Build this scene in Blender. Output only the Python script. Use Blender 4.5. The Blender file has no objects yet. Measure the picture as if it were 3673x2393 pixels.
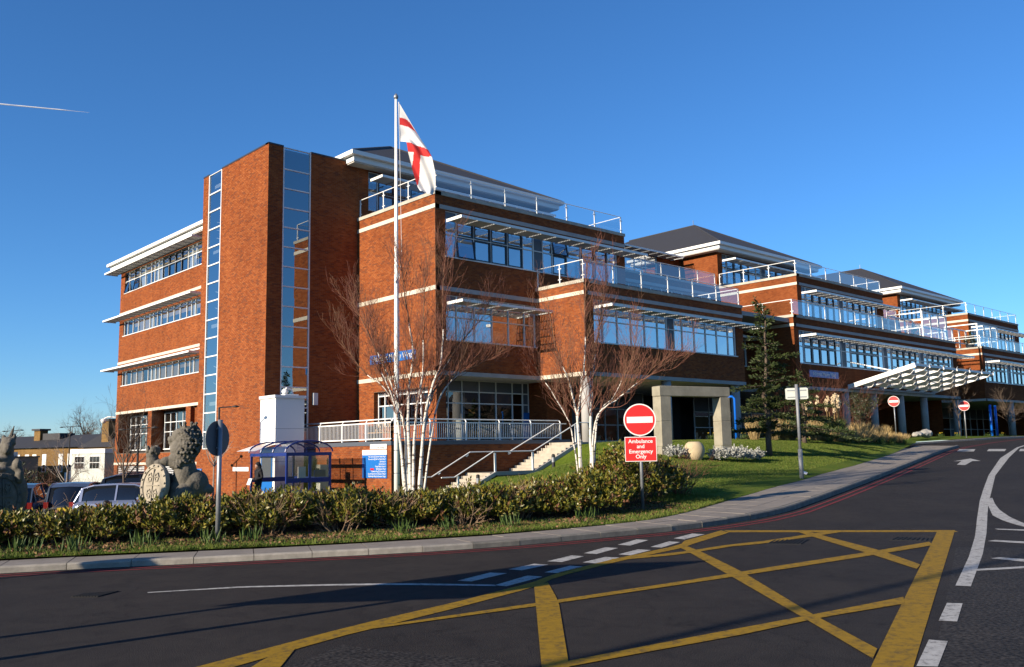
import bpy, bmesh, math, random
import numpy as np
from mathutils import Vector, Matrix

random.seed(7); RNG = np.random.default_rng(7)
scn = bpy.context.scene
COL = scn.collection
R = math.radians

# ------------------------------------------------------------------ camera
YAW, PITCH, ROLL = R(47.21), R(7.505), R(-1.099)
CAM_H = 1.65
_f = Vector((math.cos(YAW)*math.cos(PITCH), math.sin(YAW)*math.cos(PITCH), math.sin(PITCH)))
_r = Vector((math.sin(YAW), -math.cos(YAW), 0.0)); _u = _r.cross(_f)
_r2 = math.cos(ROLL)*_r + math.sin(ROLL)*_u; _u2 = -math.sin(ROLL)*_r + math.cos(ROLL)*_u
cam_data = bpy.data.cameras.new('camera'); cam = bpy.data.objects.new('camera', cam_data); COL.objects.link(cam)
cam.matrix_world = Matrix(((_r2.x, _u2.x, -_f.x, 0), (_r2.y, _u2.y, -_f.y, 0), (_r2.z, _u2.z, -_f.z, CAM_H), (0, 0, 0, 1)))
cam_data.sensor_fit = 'HORIZONTAL'; cam_data.sensor_width = 36; cam_data.lens = 31.54
cam_data.clip_start = 0.1; cam_data.clip_end = 30000
scn.camera = cam

# ------------------------------------------------------------------ sky, sun, exposure
SUN_TRAVEL = Vector((5.96, -0.2, -1.98)).normalized()
SUN_EL = math.asin(-SUN_TRAVEL.z)
world = bpy.data.worlds.new('World'); scn.world = world; world.use_nodes = True
nt = world.node_tree; nt.nodes.clear()
sky = nt.nodes.new('ShaderNodeTexSky'); sky.sky_type = 'NISHITA'; sky.sun_disc = False
sky.sun_elevation = SUN_EL; sky.sun_rotation = R(-88.0)
sky.altitude = 50; sky.air_density = 1.0; sky.dust_density = 0.0; sky.ozone_density = 8.0
bg = nt.nodes.new('ShaderNodeBackground'); bg.inputs['Strength'].default_value = 0.088
out = nt.nodes.new('ShaderNodeOutputWorld')
hsv = nt.nodes.new('ShaderNodeHueSaturation'); hsv.inputs['Saturation'].default_value = 1.04; hsv.inputs['Value'].default_value = 1.0
nt.links.new(sky.outputs[0], hsv.inputs['Color']); nt.links.new(hsv.outputs[0], bg.inputs[0]); nt.links.new(bg.outputs[0], out.inputs[0])
sun_data = bpy.data.lights.new('sun', 'SUN'); sun_data.energy = 4.8; sun_data.angle = R(0.53); sun_data.color = (1.0, 0.86, 0.68)
sun = bpy.data.objects.new('sun', sun_data); COL.objects.link(sun)
sun.rotation_euler = SUN_TRAVEL.to_track_quat('-Z', 'Y').to_euler(); sun.location = (-30, 0, 40)
vs = scn.view_settings; vs.view_transform = 'Standard'; vs.look = 'None'; vs.exposure = 1.0; vs.gamma = 1.0; vs.use_curve_mapping = False
scn.cycles.max_bounces = 8; scn.cycles.diffuse_bounces = 1; scn.cycles.transparent_max_bounces = 24; scn.cycles.glossy_bounces = 4

# ------------------------------------------------------------------ materials
M = {}
BRIGHT = ('white_metal', 'frame_white', 'sign_white', 'flag_white', 'flag_red', 'sign_red', 'sign_blue', 'blind_white', 'blind_tan', 'ceiling_white', 'soffit', 'stone', 'contrail', 'bark_white', 'shelter_blue', 'pole_blue', 'plume', 'pale_grass')
def mat(name, color=(.5, .5, .5), rough=.7, metal=0.0, spec=.5, var=0.0, vscale=3.0, bump=0.0, bscale=40.0, island=None, emis=None):
    k = 1.0 if name in BRIGHT else .74
    color = tuple(c*k for c in color)
    if island: island = [tuple(c*k for c in q) for q in island]
    m = bpy.data.materials.new(name); m.use_nodes = True; t = m.node_tree; n = t.nodes; p = n['Principled BSDF']
    p.inputs['Base Color'].default_value = (*color, 1); p.inputs['Roughness'].default_value = rough
    p.inputs['Metallic'].default_value = metal; p.inputs['Specular IOR Level'].default_value = spec
    tc = n.new('ShaderNodeTexCoord')
    if island:                                    # colour picked per leaf / per piece
        g = n.new('ShaderNodeNewGeometry'); cr = n.new('ShaderNodeValToRGB'); cr.color_ramp.interpolation = 'LINEAR'
        e = cr.color_ramp.elements
        for i, c in enumerate(island):
            x = i/(len(island)-1)
            el = e[0] if i == 0 else (e[-1] if i == len(island)-1 else e.new(x))
            if 0 < i < len(island)-1: el = [q for q in e if abs(q.position-x) < 1e-4][0]
            el.position = x; el.color = (*c, 1)
        t.links.new(g.outputs['Random Per Island'], cr.inputs[0]); t.links.new(cr.outputs[0], p.inputs['Base Color'])
    elif var > 0:
        nz = n.new('ShaderNodeTexNoise'); nz.inputs['Scale'].default_value = vscale; nz.inputs['Detail'].default_value = 6; nz.inputs['Roughness'].default_value = .65
        cr = n.new('ShaderNodeValToRGB'); cr.color_ramp.elements[0].position = .3; cr.color_ramp.elements[1].position = .72
        cr.color_ramp.elements[0].color = (*[c*(1-var) for c in color], 1); cr.color_ramp.elements[1].color = (*[min(1, c*(1+var)) for c in color], 1)
        t.links.new(tc.outputs['Object'], nz.inputs['Vector']); t.links.new(nz.outputs['Fac'], cr.inputs[0]); t.links.new(cr.outputs[0], p.inputs['Base Color'])
    if bump > 0:
        nb = n.new('ShaderNodeTexNoise'); nb.inputs['Scale'].default_value = bscale; nb.inputs['Detail'].default_value = 4
        b = n.new('ShaderNodeBump'); b.inputs['Strength'].default_value = bump; b.inputs['Distance'].default_value = .02
        t.links.new(tc.outputs['Object'], nb.inputs['Vector']); t.links.new(nb.outputs['Fac'], b.inputs['Height']); t.links.new(b.outputs[0], p.inputs['Normal'])
    if emis:
        p.inputs['Emission Color'].default_value = (*emis[:3], 1); p.inputs['Emission Strength'].default_value = emis[3]
    M[name] = m; return m

def brick_mat(name, c1, c2, mortar, dark=(.12, .035, .018)):
    m = bpy.data.materials.new(name); m.use_nodes = True; t = m.node_tree; n = t.nodes; p = n['Principled BSDF']
    uv = n.new('ShaderNodeUVMap'); br = n.new('ShaderNodeTexBrick')
    br.inputs['Scale'].default_value = 1.0; br.inputs['Brick Width'].default_value = .225; br.inputs['Row Height'].default_value = .075
    br.inputs['Mortar Size'].default_value = .006; br.inputs['Mortar Smooth'].default_value = .2
    br.inputs['Color1'].default_value = (*c1, 1); br.inputs['Color2'].default_value = (*c2, 1); br.inputs['Mortar'].default_value = (*mortar, 1)
    t.links.new(uv.outputs[0], br.inputs['Vector'])
    nz = n.new('ShaderNodeTexNoise'); nz.inputs['Scale'].default_value = .35; nz.inputs['Detail'].default_value = 5
    t.links.new(uv.outputs[0], nz.inputs['Vector'])
    hs = n.new('ShaderNodeMixRGB'); hs.blend_type = 'MULTIPLY'; hs.inputs['Fac'].default_value = 1
    cr = n.new('ShaderNodeValToRGB'); cr.color_ramp.elements[0].position = .32; cr.color_ramp.elements[1].position = .7
    cr.color_ramp.elements[0].color = (.8, .78, .78, 1); cr.color_ramp.elements[1].color = (1.08, 1.08, 1.05, 1)
    t.links.new(nz.outputs['Fac'], cr.inputs[0]); t.links.new(br.outputs['Color'], hs.inputs[1]); t.links.new(cr.outputs[0], hs.inputs[2])
    mp0 = n.new('ShaderNodeMapping'); mp0.inputs['Scale'].default_value = (1.1, .10, 1); st0 = n.new('ShaderNodeTexNoise'); st0.inputs['Scale'].default_value = 1.3; st0.inputs['Detail'].default_value = 6; st0.inputs['Roughness'].default_value = .7
    t.links.new(uv.outputs[0], mp0.inputs[0]); t.links.new(mp0.outputs[0], st0.inputs['Vector']); cs0 = n.new('ShaderNodeValToRGB'); cs0.color_ramp.elements[0].position = .30; cs0.color_ramp.elements[1].position = .62; cs0.color_ramp.elements[0].color = (.82, .80, .80, 1); cs0.color_ramp.elements[1].color = (1.06, 1.06, 1.06, 1)
    t.links.new(st0.outputs['Fac'], cs0.inputs[0]); hs0 = n.new('ShaderNodeMixRGB'); hs0.blend_type = 'MULTIPLY'; hs0.inputs[0].default_value = 1; t.links.new(hs.outputs[0], hs0.inputs[1]); t.links.new(cs0.outputs[0], hs0.inputs[2])
    # scattered dark burnt bricks: a second brick lattice of the same cells, thresholded
    mp = n.new('ShaderNodeMapping'); mp.inputs['Scale'].default_value = (1/.45, 1/.15, 1); vz = n.new('ShaderNodeTexNoise')
    vz.inputs['Scale'].default_value = 1.6; vz.inputs['Detail'].default_value = 1
    t.links.new(uv.outputs[0], mp.inputs[0]); t.links.new(mp.outputs[0], vz.inputs['Vector'])
    c2r = n.new('ShaderNodeValToRGB'); c2r.color_ramp.elements[0].position = .63; c2r.color_ramp.elements[1].position = .72
    c2r.color_ramp.elements[0].color = (0, 0, 0, 1); c2r.color_ramp.elements[1].color = (.75, .75, .75, 1)
    t.links.new(vz.outputs['Fac'], c2r.inputs[0])
    mx = n.new('ShaderNodeMixRGB'); mx.inputs[2].default_value = (*dark, 1)
    t.links.new(c2r.outputs[0], mx.inputs[0]); t.links.new(hs0.outputs[0], mx.inputs[1]); t.links.new(mx.outputs[0], p.inputs['Base Color'])
    b = n.new('ShaderNodeBump'); b.inputs['Strength'].default_value = .6; b.inputs['Distance'].default_value = .01; b.invert = True
    t.links.new(br.outputs['Fac'], b.inputs['Height']); t.links.new(b.outputs[0], p.inputs['Normal'])
    p.inputs['Roughness'].default_value = .9; p.inputs['Specular IOR Level'].default_value = .08
    M[name] = m

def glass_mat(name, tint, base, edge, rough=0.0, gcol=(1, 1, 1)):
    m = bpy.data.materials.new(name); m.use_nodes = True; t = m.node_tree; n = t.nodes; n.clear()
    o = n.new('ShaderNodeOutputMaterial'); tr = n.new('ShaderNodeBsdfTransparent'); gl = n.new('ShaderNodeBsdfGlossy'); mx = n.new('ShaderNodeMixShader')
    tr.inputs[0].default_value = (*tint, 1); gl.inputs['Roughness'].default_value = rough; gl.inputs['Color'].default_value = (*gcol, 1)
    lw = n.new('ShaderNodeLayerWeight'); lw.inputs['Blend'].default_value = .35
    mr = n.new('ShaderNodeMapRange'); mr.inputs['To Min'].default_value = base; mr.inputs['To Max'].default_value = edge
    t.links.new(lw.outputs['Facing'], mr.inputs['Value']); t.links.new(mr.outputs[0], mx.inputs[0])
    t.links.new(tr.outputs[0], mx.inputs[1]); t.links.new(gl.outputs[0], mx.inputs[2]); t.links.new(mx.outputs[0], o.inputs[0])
    M[name] = m

def asphalt_mat(name, c, contrast, scale):
    m = bpy.data.materials.new(name); m.use_nodes = True; t = m.node_tree; n = t.nodes; p = n['Principled BSDF']
    tc = n.new('ShaderNodeTexCoord')
    v = n.new('ShaderNodeTexVoronoi'); v.inputs['Scale'].default_value = scale
    nz = n.new('ShaderNodeTexNoise'); nz.inputs['Scale'].default_value = .5; nz.inputs['Detail'].default_value = 8; nz.inputs['Roughness'].default_value = .6
    nf = n.new('ShaderNodeTexNoise'); nf.inputs['Scale'].default_value = scale*.8; nf.inputs['Detail'].default_value = 2
    for q in (v, nz, nf): t.links.new(tc.outputs['Object'], q.inputs['Vector'])
    c1 = n.new('ShaderNodeValToRGB'); c1.color_ramp.elements[0].position = .25; c1.color_ramp.elements[1].position = .8
    c1.color_ramp.elements[0].color = (*[q*(1-contrast) for q in c], 1); c1.color_ramp.elements[1].color = (*[q*(1+contrast*1.3) for q in c], 1)
    t.links.new(nf.outputs['Fac'], c1.inputs[0])
    c2 = n.new('ShaderNodeValToRGB'); c2.color_ramp.elements[0].position = .35; c2.color_ramp.elements[1].position = .7
    c2.color_ramp.elements[0].color = (.82, .82, .84, 1); c2.color_ramp.elements[1].color = (1.12, 1.1, 1.08, 1)
    t.links.new(nz.outputs['Fac'], c2.inputs[0])
    mx = n.new('ShaderNodeMixRGB'); mx.blend_type = 'MULTIPLY'; mx.inputs[0].default_value = 1
    t.links.new(c1.outputs[0], mx.inputs[1]); t.links.new(c2.outputs[0], mx.inputs[2]); t.links.new(mx.outputs[0], p.inputs['Base Color'])
    sp_ = n.new('ShaderNodeTexNoise'); sp_.inputs['Scale'].default_value = 2.3; sp_.inputs['Detail'].default_value = 10; sp_.inputs['Roughness'].default_value = .72; sp_.inputs['Distortion'].default_value = 1.2
    t.links.new(tc.outputs['Object'], sp_.inputs['Vector']); cs = n.new('ShaderNodeValToRGB'); cs.color_ramp.elements[0].position = .28; cs.color_ramp.elements[0].color = (.62, .62, .64, 1); cs.color_ramp.elements[1].position = .5; cs.color_ramp.elements[1].color = (1, 1, 1, 1); e3 = cs.color_ramp.elements.new(.74); e3.color = (1.22, 1.2, 1.16, 1)
    t.links.new(sp_.outputs['Fac'], cs.inputs[0]); m2_ = n.new('ShaderNodeMixRGB'); m2_.blend_type = 'MULTIPLY'; m2_.inputs[0].default_value = 1; t.links.new(mx.outputs[0], m2_.inputs[1]); t.links.new(cs.outputs[0], m2_.inputs[2])
    vc = n.new('ShaderNodeTexVoronoi'); vc.feature = 'DISTANCE_TO_EDGE'; vc.inputs['Scale'].default_value = .42; wv = n.new('ShaderNodeVectorMath'); wv.operation = 'ADD'; dn = n.new('ShaderNodeTexNoise'); dn.inputs['Scale'].default_value = 1.7; dn.inputs['Detail'].default_value = 5
    t.links.new(tc.outputs['Object'], dn.inputs['Vector']); t.links.new(tc.outputs['Object'], wv.inputs[0]); t.links.new(dn.outputs['Color'], wv.inputs[1]); t.links.new(wv.outputs[0], vc.inputs['Vector'])
    cc_ = n.new('ShaderNodeValToRGB'); cc_.color_ramp.elements[0].position = .0; cc_.color_ramp.elements[0].color = (.45, .45, .45, 1); cc_.color_ramp.elements[1].position = .008; cc_.color_ramp.elements[1].color = (1, 1, 1, 1)
    t.links.new(vc.outputs['Distance'], cc_.inputs[0]); m3_ = n.new('ShaderNodeMixRGB'); m3_.blend_type = 'MULTIPLY'; m3_.inputs[0].default_value = .7; t.links.new(m2_.outputs[0], m3_.inputs[1]); t.links.new(cc_.outputs[0], m3_.inputs[2]); t.links.new(m3_.outputs[0], p.inputs['Base Color'])
    b = n.new('ShaderNodeBump'); b.inputs['Strength'].default_value = .55; b.inputs['Distance'].default_value = .006
    t.links.new(v.outputs['Distance'], b.inputs['Height']); t.links.new(b.outputs[0], p.inputs['Normal'])
    p.inputs['Roughness'].default_value = .85; p.inputs['Specular IOR Level'].default_value = .12
    M[name] = m

def paint_mat(name, c, under=(.03, .028, .026), wear=.46):
    m = bpy.data.materials.new(name); m.use_nodes = True; t = m.node_tree; n = t.nodes; p = n['Principled BSDF']
    tc = n.new('ShaderNodeTexCoord')
    nz = n.new('ShaderNodeTexNoise'); nz.inputs['Scale'].default_value = 9; nz.inputs['Detail'].default_value = 9; nz.inputs['Roughness'].default_value = .78
    t.links.new(tc.outputs['Object'], nz.inputs['Vector'])
    cr = n.new('ShaderNodeValToRGB'); e = cr.color_ramp.elements
    e[0].position = wear-.07; e[0].color = (*[.35*a+.65*b for a, b in zip(c, under)], 1); e[1].position = wear+.03; e[1].color = (*[a*.85 for a in c], 1)
    x = e.new(.62); x.color = (*c, 1)
    t.links.new(nz.outputs['Fac'], cr.inputs[0]); t.links.new(cr.outputs[0], p.inputs['Base Color'])
    p.inputs['Roughness'].default_value = .8; p.inputs['Specular IOR Level'].default_value = .15
    b = n.new('ShaderNodeBump'); b.inputs['Strength'].default_value = .3; b.inputs['Distance'].default_value = .004
    n2 = n.new('ShaderNodeTexNoise'); n2.inputs['Scale'].default_value = 60; t.links.new(tc.outputs['Object'], n2.inputs['Vector'])
    t.links.new(n2.outputs['Fac'], b.inputs['Height']); t.links.new(b.outputs[0], p.inputs['Normal'])
    M[name] = m

brick_mat('brick', (.236, .068, .020), (.172, .044, .013), (.125, .066, .036), dark=(.08, .026, .014))
brick_mat('old_brick', (.22, .135, .05), (.165, .098, .036), (.16, .12, .07), dark=(.07, .045, .02))
def brick_piece_mat(name, src):
    m = bpy.data.materials.new(name); m.use_nodes = True; t = m.node_tree; n = t.nodes; p = n['Principled BSDF']; cr = n.new('ShaderNodeValToRGB')
    if src == 'island': g = n.new('ShaderNodeNewGeometry').outputs['Random Per Island']
    else: g = n.new('ShaderNodeObjectInfo').outputs['Random']
    cols = [(0.198, 0.0512, 0.0152), (0.2508, 0.072, 0.0208), (0.22, 0.0592, 0.0176), (0.2728, 0.084, 0.0256), (0.2068, 0.0528, 0.0152), (0.242, 0.068, 0.02), (0.1566, 0.048, 0.0208), (0.2288, 0.064, 0.0192), (0.264, 0.076, 0.0224)]
    e = cr.color_ramp.elements; cr.color_ramp.interpolation = 'CONSTANT'
    for i, c in enumerate(cols):
        el = e[0] if i == 0 else (e[1] if i == 1 else e.new(i/len(cols)))
        el.position = i/len(cols); el.color = (*c, 1)
    t.links.new(g, cr.inputs[0]); ge = n.new('ShaderNodeNewGeometry'); sx = n.new('ShaderNodeSeparateXYZ'); t.links.new(ge.outputs['Position'], sx.inputs[0]); ad = n.new('ShaderNodeMath'); t.links.new(sx.outputs['X'], ad.inputs[0]); t.links.new(sx.outputs['Y'], ad.inputs[1])
    last = cr.outputs[0]
    for sc_u, sc_z, lo in ((.35, .35, .84), (1.4, .13, .84)):      # broad tone patches, then rain streaks
        mu = n.new('ShaderNodeMath'); mu.operation = 'MULTIPLY'; mu.inputs[1].default_value = sc_u; t.links.new(ad.outputs[0], mu.inputs[0]); mz = n.new('ShaderNodeMath'); mz.operation = 'MULTIPLY'; mz.inputs[1].default_value = sc_z; t.links.new(sx.outputs['Z'], mz.inputs[0])
        cb = n.new('ShaderNodeCombineXYZ'); t.links.new(mu.outputs[0], cb.inputs[0]); t.links.new(mz.outputs[0], cb.inputs[1]); nz = n.new('ShaderNodeTexNoise'); nz.inputs['Scale'].default_value = 1; nz.inputs['Detail'].default_value = 6; nz.inputs['Roughness'].default_value = .65; t.links.new(cb.outputs[0], nz.inputs['Vector'])
        c2 = n.new('ShaderNodeValToRGB'); c2.color_ramp.elements[0].position = .3; c2.color_ramp.elements[0].color = (lo, lo*.98, lo*.98, 1); c2.color_ramp.elements[1].position = .65; c2.color_ramp.elements[1].color = (1.06, 1.06, 1.05, 1); t.links.new(nz.outputs['Fac'], c2.inputs[0])
        mm = n.new('ShaderNodeMixRGB'); mm.blend_type = 'MULTIPLY'; mm.inputs[0].default_value = 1; t.links.new(last, mm.inputs[1]); t.links.new(c2.outputs[0], mm.inputs[2]); last = mm.outputs[0]
    t.links.new(last, p.inputs['Base Color']); p.inputs['Roughness'].default_value = .9; p.inputs['Specular IOR Level'].default_value = .08
    M[name] = m
brick_piece_mat('brick_course', 'island'); brick_piece_mat('brick_single', 'object')
glass_mat('window_glass', (.55, .6, .6), .36, .88, 0.0, (.93, .97, 1.0))
glass_mat('tower_glass', (.5, .55, .56), .24, .8, 0.0, (.9, .96, 1.0))
glass_mat('west_glass', (.62, .66, .64), .16, .75, 0.0, (.93, .97, 1.0))
glass_mat('dark_glass', (.45, .47, .47), .045, .6, 0.0, (.93, .97, 1.0))
glass_mat('balustrade_glass', (.82, .87, .89), .07, .5, 0.0)
glass_mat('shelter_glass', (.82, .80, .78), .09, .45, .08)
asphalt_mat('asphalt', (.0295, .0258, .0228), .85, 110)
asphalt_mat('rough_asphalt', (.032, .029, .026), .95, 34)
paint_mat('yellow_paint', (.285, .168, .011)); paint_mat('white_paint', (.42, .41, .38)); paint_mat('red_paint', (.22, .03, .032), wear=.48)
mat('stone', (.52, .47, .38), .8, var=.12, vscale=1.2, bump=.15)
mat('coping_stone', (.50, .46, .38), .85, var=.25, vscale=1.5, bump=.2)
mat('concrete_shaded_stone', (.44, .43, .41), .85, var=.15, vscale=1.5, bump=.2)  # also the front stone bands, greyer and darker to paint in their shade
mat('arch_stone', (.34, .31, .23), .9, var=.22, vscale=2.2, bump=.3, bscale=60)
mat('white_metal', (.75, .75, .72), .4); mat('louvre_grey', (.42, .43, .43), .45); mat('frame_white', (.66, .67, .66), .45)
mat('black_frame', (.012, .014, .018), .35); mat('panel_grey', (.10, .115, .14), .45); mat('panel_dark', (.035, .04, .05), .45)
mat('dark_backing', (.035, .033, .03), .9, var=.4, vscale=.8); mat('blind_tan', (.42, .27, .10), .85, var=.2, vscale=4); mat('blind_white', (.55, .53, .5), .85)
mat('ceiling_white', (.6, .6, .58), .9)
mat('slate', (.035, .035, .04), .75, var=.25, vscale=6, bump=.5, bscale=25); mat('soffit', (.5, .48, .44), .8)
mat('galvanised', (.34, .36, .38), .45, metal=.6, var=.15, vscale=8); mat('steel', (.55, .55, .55), .3, metal=.9); mat('grey_paint', (.25, .26, .27), .5)
mat('bark_white', (.60, .56, .49), .85, var=.3, vscale=14, bump=.3, bscale=50); mat('twig_red', (.17, .06, .034), .85); mat('limb_brown', (.23, .115, .06), .85, var=.2, vscale=8)
mat('bark_brown', (.12, .085, .06), .9, var=.3, vscale=10, bump=.4); mat('bark_grey', (.36, .31, .26), .9, var=.3, vscale=10, bump=.4)
mat('laurel_leaf', rough=.42, spec=.38, island=[(.035, .06, .009), (.08, .10, .013), (.16, .16, .018), (.23, .19, .025), (.11, .12, .013), (.30, .21, .04)])
mat('rust_leaf', rough=.7, island=[(.18, .06, .02), (.12, .05, .02), (.24, .11, .035)])
mat('dead_leaf', rough=.85, island=[(.22, .10, .04), (.15, .06, .03), (.3, .17, .08), (.09, .045, .025)])
mat('needle', rough=.6, spec=.2, island=[(.026, .042, .012), (.045, .065, .018), (.07, .09, .028), (.034, .054, .018)])
mat('evergreen_leaf', rough=.5, island=[(.02, .035, .01), (.04, .055, .015), (.06, .07, .02)])
mat('grass_blade', rough=.7, spec=.2, island=[(.07, .12, .016), (.105, .165, .022), (.15, .19, .03), (.20, .19, .05)])
mat('pale_grass', rough=.8, spec=.2, island=[(.36, .25, .10), (.44, .32, .15), (.28, .19, .07), (.5, .38, .2)])
mat('plume', rough=.9, spec=.1, island=[(.62, .48, .30), (.7, .56, .38), (.55, .42, .25)])
mat('daffodil_leaf', rough=.6, spec=.25, island=[(.045, .085, .018), (.075, .12, .02), (.055, .10, .025)]); mat('daffodil_yellow', (.75, .5, .03), .6)
mat('silver_leaf', rough=.8, island=[(.42, .42, .38), (.55, .55, .5), (.3, .31, .27)])
mat('soil', (.055, .035, .022), .95, var=.5, vscale=5, bump=.8, bscale=30)
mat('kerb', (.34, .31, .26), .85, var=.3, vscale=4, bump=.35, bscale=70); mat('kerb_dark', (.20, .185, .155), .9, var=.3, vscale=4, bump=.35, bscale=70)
mat('paving', (.27, .235, .195), .85, var=.16, vscale=2.5, bump=.3, bscale=90)
mat('sign_red', (.50, .014, .011), .35); mat('sign_white', (.66, .65, .62), .4); mat('sign_blue', (.009, .12, .40), .4); mat('shelter_blue', (.01, .024, .15), .35)
mat('sign_back', (.10, .11, .12), .5); mat('sign_pale', (.55, .58, .52), .5, var=.1); mat('pole_blue', (.005, .12, .55), .35)
mat('flag_white', (.62, .61, .60), .8); mat('flag_red', (.45, .014, .014), .8); mat('black_cloth', (.012, .011, .013), .9, bump=.3); mat('skin', (.42, .24, .17), .6)
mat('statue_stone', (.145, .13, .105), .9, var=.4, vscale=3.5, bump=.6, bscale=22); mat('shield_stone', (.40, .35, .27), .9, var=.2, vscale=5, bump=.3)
mat('sphere_stone', (.55, .44, .27), .9, var=.15, vscale=2.5, bump=.2)
mat('rubber', (.015, .015, .015), .85); mat('car_silver', (.24, .26, .29), .25, metal=.7); mat('car_pale', (.22, .26, .38), .25, metal=.5); mat('car_dark', (.02, .022, .03), .22); mat('car_blue', (.10, .14, .20), .22, metal=.5)
mat('car_glass', (.01, .012, .015), .05, spec=1.0); mat('lamp_red', (.22, .012, .008), .2); mat('lamp_amber', (.7, .18, .02), .25); mat('plate_yellow', (.7, .5, .03), .5); mat('black', (.012, .012, .013), .6)
mat('wood', (.42, .24, .10), .7, var=.2, vscale=8); mat('orange', (.6, .13, .02), .6); mat('contrail', (.9, .9, .9), 1.0, spec=0)
mat('step_stone', (.46, .41, .33), .85, var=.2, vscale=3, bump=.2); mat('twig_tan', (.30, .20, .12), .9); mat('mortar', (.20, .125, .08), .95, var=.15, vscale=2); mat('iron', (.03, .03, .03), .85, spec=.1); mat('rock', (.5, .47, .42), .9, var=.2, bump=.5)

glass_mat('vapour', (1, 1, 1), 0, 0)
_t = M['vapour'].node_tree; _t.nodes.clear(); _o = _t.nodes.new('ShaderNodeOutputMaterial'); _a = _t.nodes.new('ShaderNodeBsdfTransparent'); _d = _t.nodes.new('ShaderNodeBsdfDiffuse'); _d.inputs[0].default_value = (.8, .8, .8, 1); _x = _t.nodes.new('ShaderNodeMixShader'); _n = _t.nodes.new('ShaderNodeTexNoise'); _n.inputs['Scale'].default_value = .01; _n.inputs['Detail'].default_value = 4; _c = _t.nodes.new('ShaderNodeTexCoord')
_t.links.new(_c.outputs['Object'], _n.inputs['Vector']); _t.links.new(_n.outputs['Fac'], _x.inputs[0]); _t.links.new(_a.outputs[0], _x.inputs[1]); _t.links.new(_d.outputs[0], _x.inputs[2]); _t.links.new(_x.outputs[0], _o.inputs[0])
# birch bark: dark lenticel bands across the white
_m = M['bark_white']; _t = _m.node_tree; _p = _t.nodes['Principled BSDF']; _c = _t.nodes.new('ShaderNodeTexCoord'); _mp = _t.nodes.new('ShaderNodeMapping'); _mp.inputs['Scale'].default_value = (5, 5, 22); _n = _t.nodes.new('ShaderNodeTexNoise'); _n.inputs['Scale'].default_value = 1.0; _n.inputs['Detail'].default_value = 5
_rb = _t.nodes.new('ShaderNodeValToRGB'); _rb.color_ramp.elements[0].position = .36; _rb.color_ramp.elements[0].color = (.06, .045, .04, 1); _rb.color_ramp.elements[1].position = .46; _rb.color_ramp.elements[1].color = (.60, .56, .49, 1)
_t.links.new(_c.outputs['Object'], _mp.inputs[0]); _t.links.new(_mp.outputs[0], _n.inputs['Vector']); _t.links.new(_n.outputs['Fac'], _rb.inputs[0]); _t.links.new(_rb.outputs[0], _p.inputs['Base Color'])
def lawn_mat():
    m = bpy.data.materials.new('lawn'); m.use_nodes = True; t = m.node_tree; n = t.nodes; p = n['Principled BSDF']
    tc = n.new('ShaderNodeTexCoord')
    a = n.new('ShaderNodeTexNoise'); a.inputs['Scale'].default_value = .45; a.inputs['Detail'].default_value = 7; a.inputs['Roughness'].default_value = .62
    f = n.new('ShaderNodeTexNoise'); f.inputs['Scale'].default_value = 22; f.inputs['Detail'].default_value = 5
    for q in (a, f): t.links.new(tc.outputs['Object'], q.inputs['Vector'])
    c = n.new('ShaderNodeValToRGB'); e = c.color_ramp.elements
    e[0].position = .28; e[0].color = (.068, .108, .012, 1); e[1].position = .75; e[1].color = (.145, .17, .028, 1)
    x = e.new(.5); x.color = (.10, .148, .016, 1)
    t.links.new(a.outputs['Fac'], c.inputs[0])
    d = n.new('ShaderNodeValToRGB'); d.color_ramp.elements[0].position = .3; d.color_ramp.elements[1].position = .7
    d.color_ramp.elements[0].color = (.6, .6, .55, 1); d.color_ramp.elements[1].color = (1.25, 1.22, 1.1, 1)
    t.links.new(f.outputs['Fac'], d.inputs[0])
    mx = n.new('ShaderNodeMixRGB'); mx.blend_type = 'MULTIPLY'; mx.inputs[0].default_value = 1
    t.links.new(c.outputs[0], mx.inputs[1]); t.links.new(d.outputs[0], mx.inputs[2]); t.links.new(mx.outputs[0], p.inputs['Base Color'])
    b = n.new('ShaderNodeBump'); b.inputs['Strength'].default_value = .8; b.inputs['Distance'].default_value = .05
    t.links.new(f.outputs['Fac'], b.inputs['Height']); t.links.new(b.outputs[0], p.inputs['Normal'])
    p.inputs['Roughness'].default_value = .95; p.inputs['Specular IOR Level'].default_value = .1
    M['lawn'] = m
lawn_mat()

# ------------------------------------------------------------------ mesh helpers
def finish(o, kind=None, label=None, cat=None, group=None):
    if kind: o['kind'] = kind
    if label: o['label'] = label
    if cat: o['category'] = cat
    if group: o['group'] = group
    return o
def thing(name, label, cat, loc=(0, 0, 0), group=None, rz=0):
    o = bpy.data.objects.new(name, None); o.empty_display_size = .3; o.location = loc; o.rotation_euler.z = rz
    COL.objects.link(o); o['label'] = label; o['category'] = cat
    if group: o['group'] = group
    return o
def attach(o, parent, local=False):
    """world-coordinate meshes stay in place under a located Empty; local ones ride on it"""
    if parent is None: return
    o.parent = parent
    if parent.type == 'EMPTY' and not local:
        o.matrix_parent_inverse = (Matrix.Translation(parent.location) @ Matrix.Rotation(parent.rotation_euler.z, 4, 'Z')).inverted()
def copy_tree(o, parent=None):
    c = o.copy(); COL.objects.link(c)
    if parent is not None:
        c.parent = parent; c.matrix_parent_inverse = o.matrix_parent_inverse.copy()
    for ch in [q for q in o.children]: copy_tree(ch, c)
    return c
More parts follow.
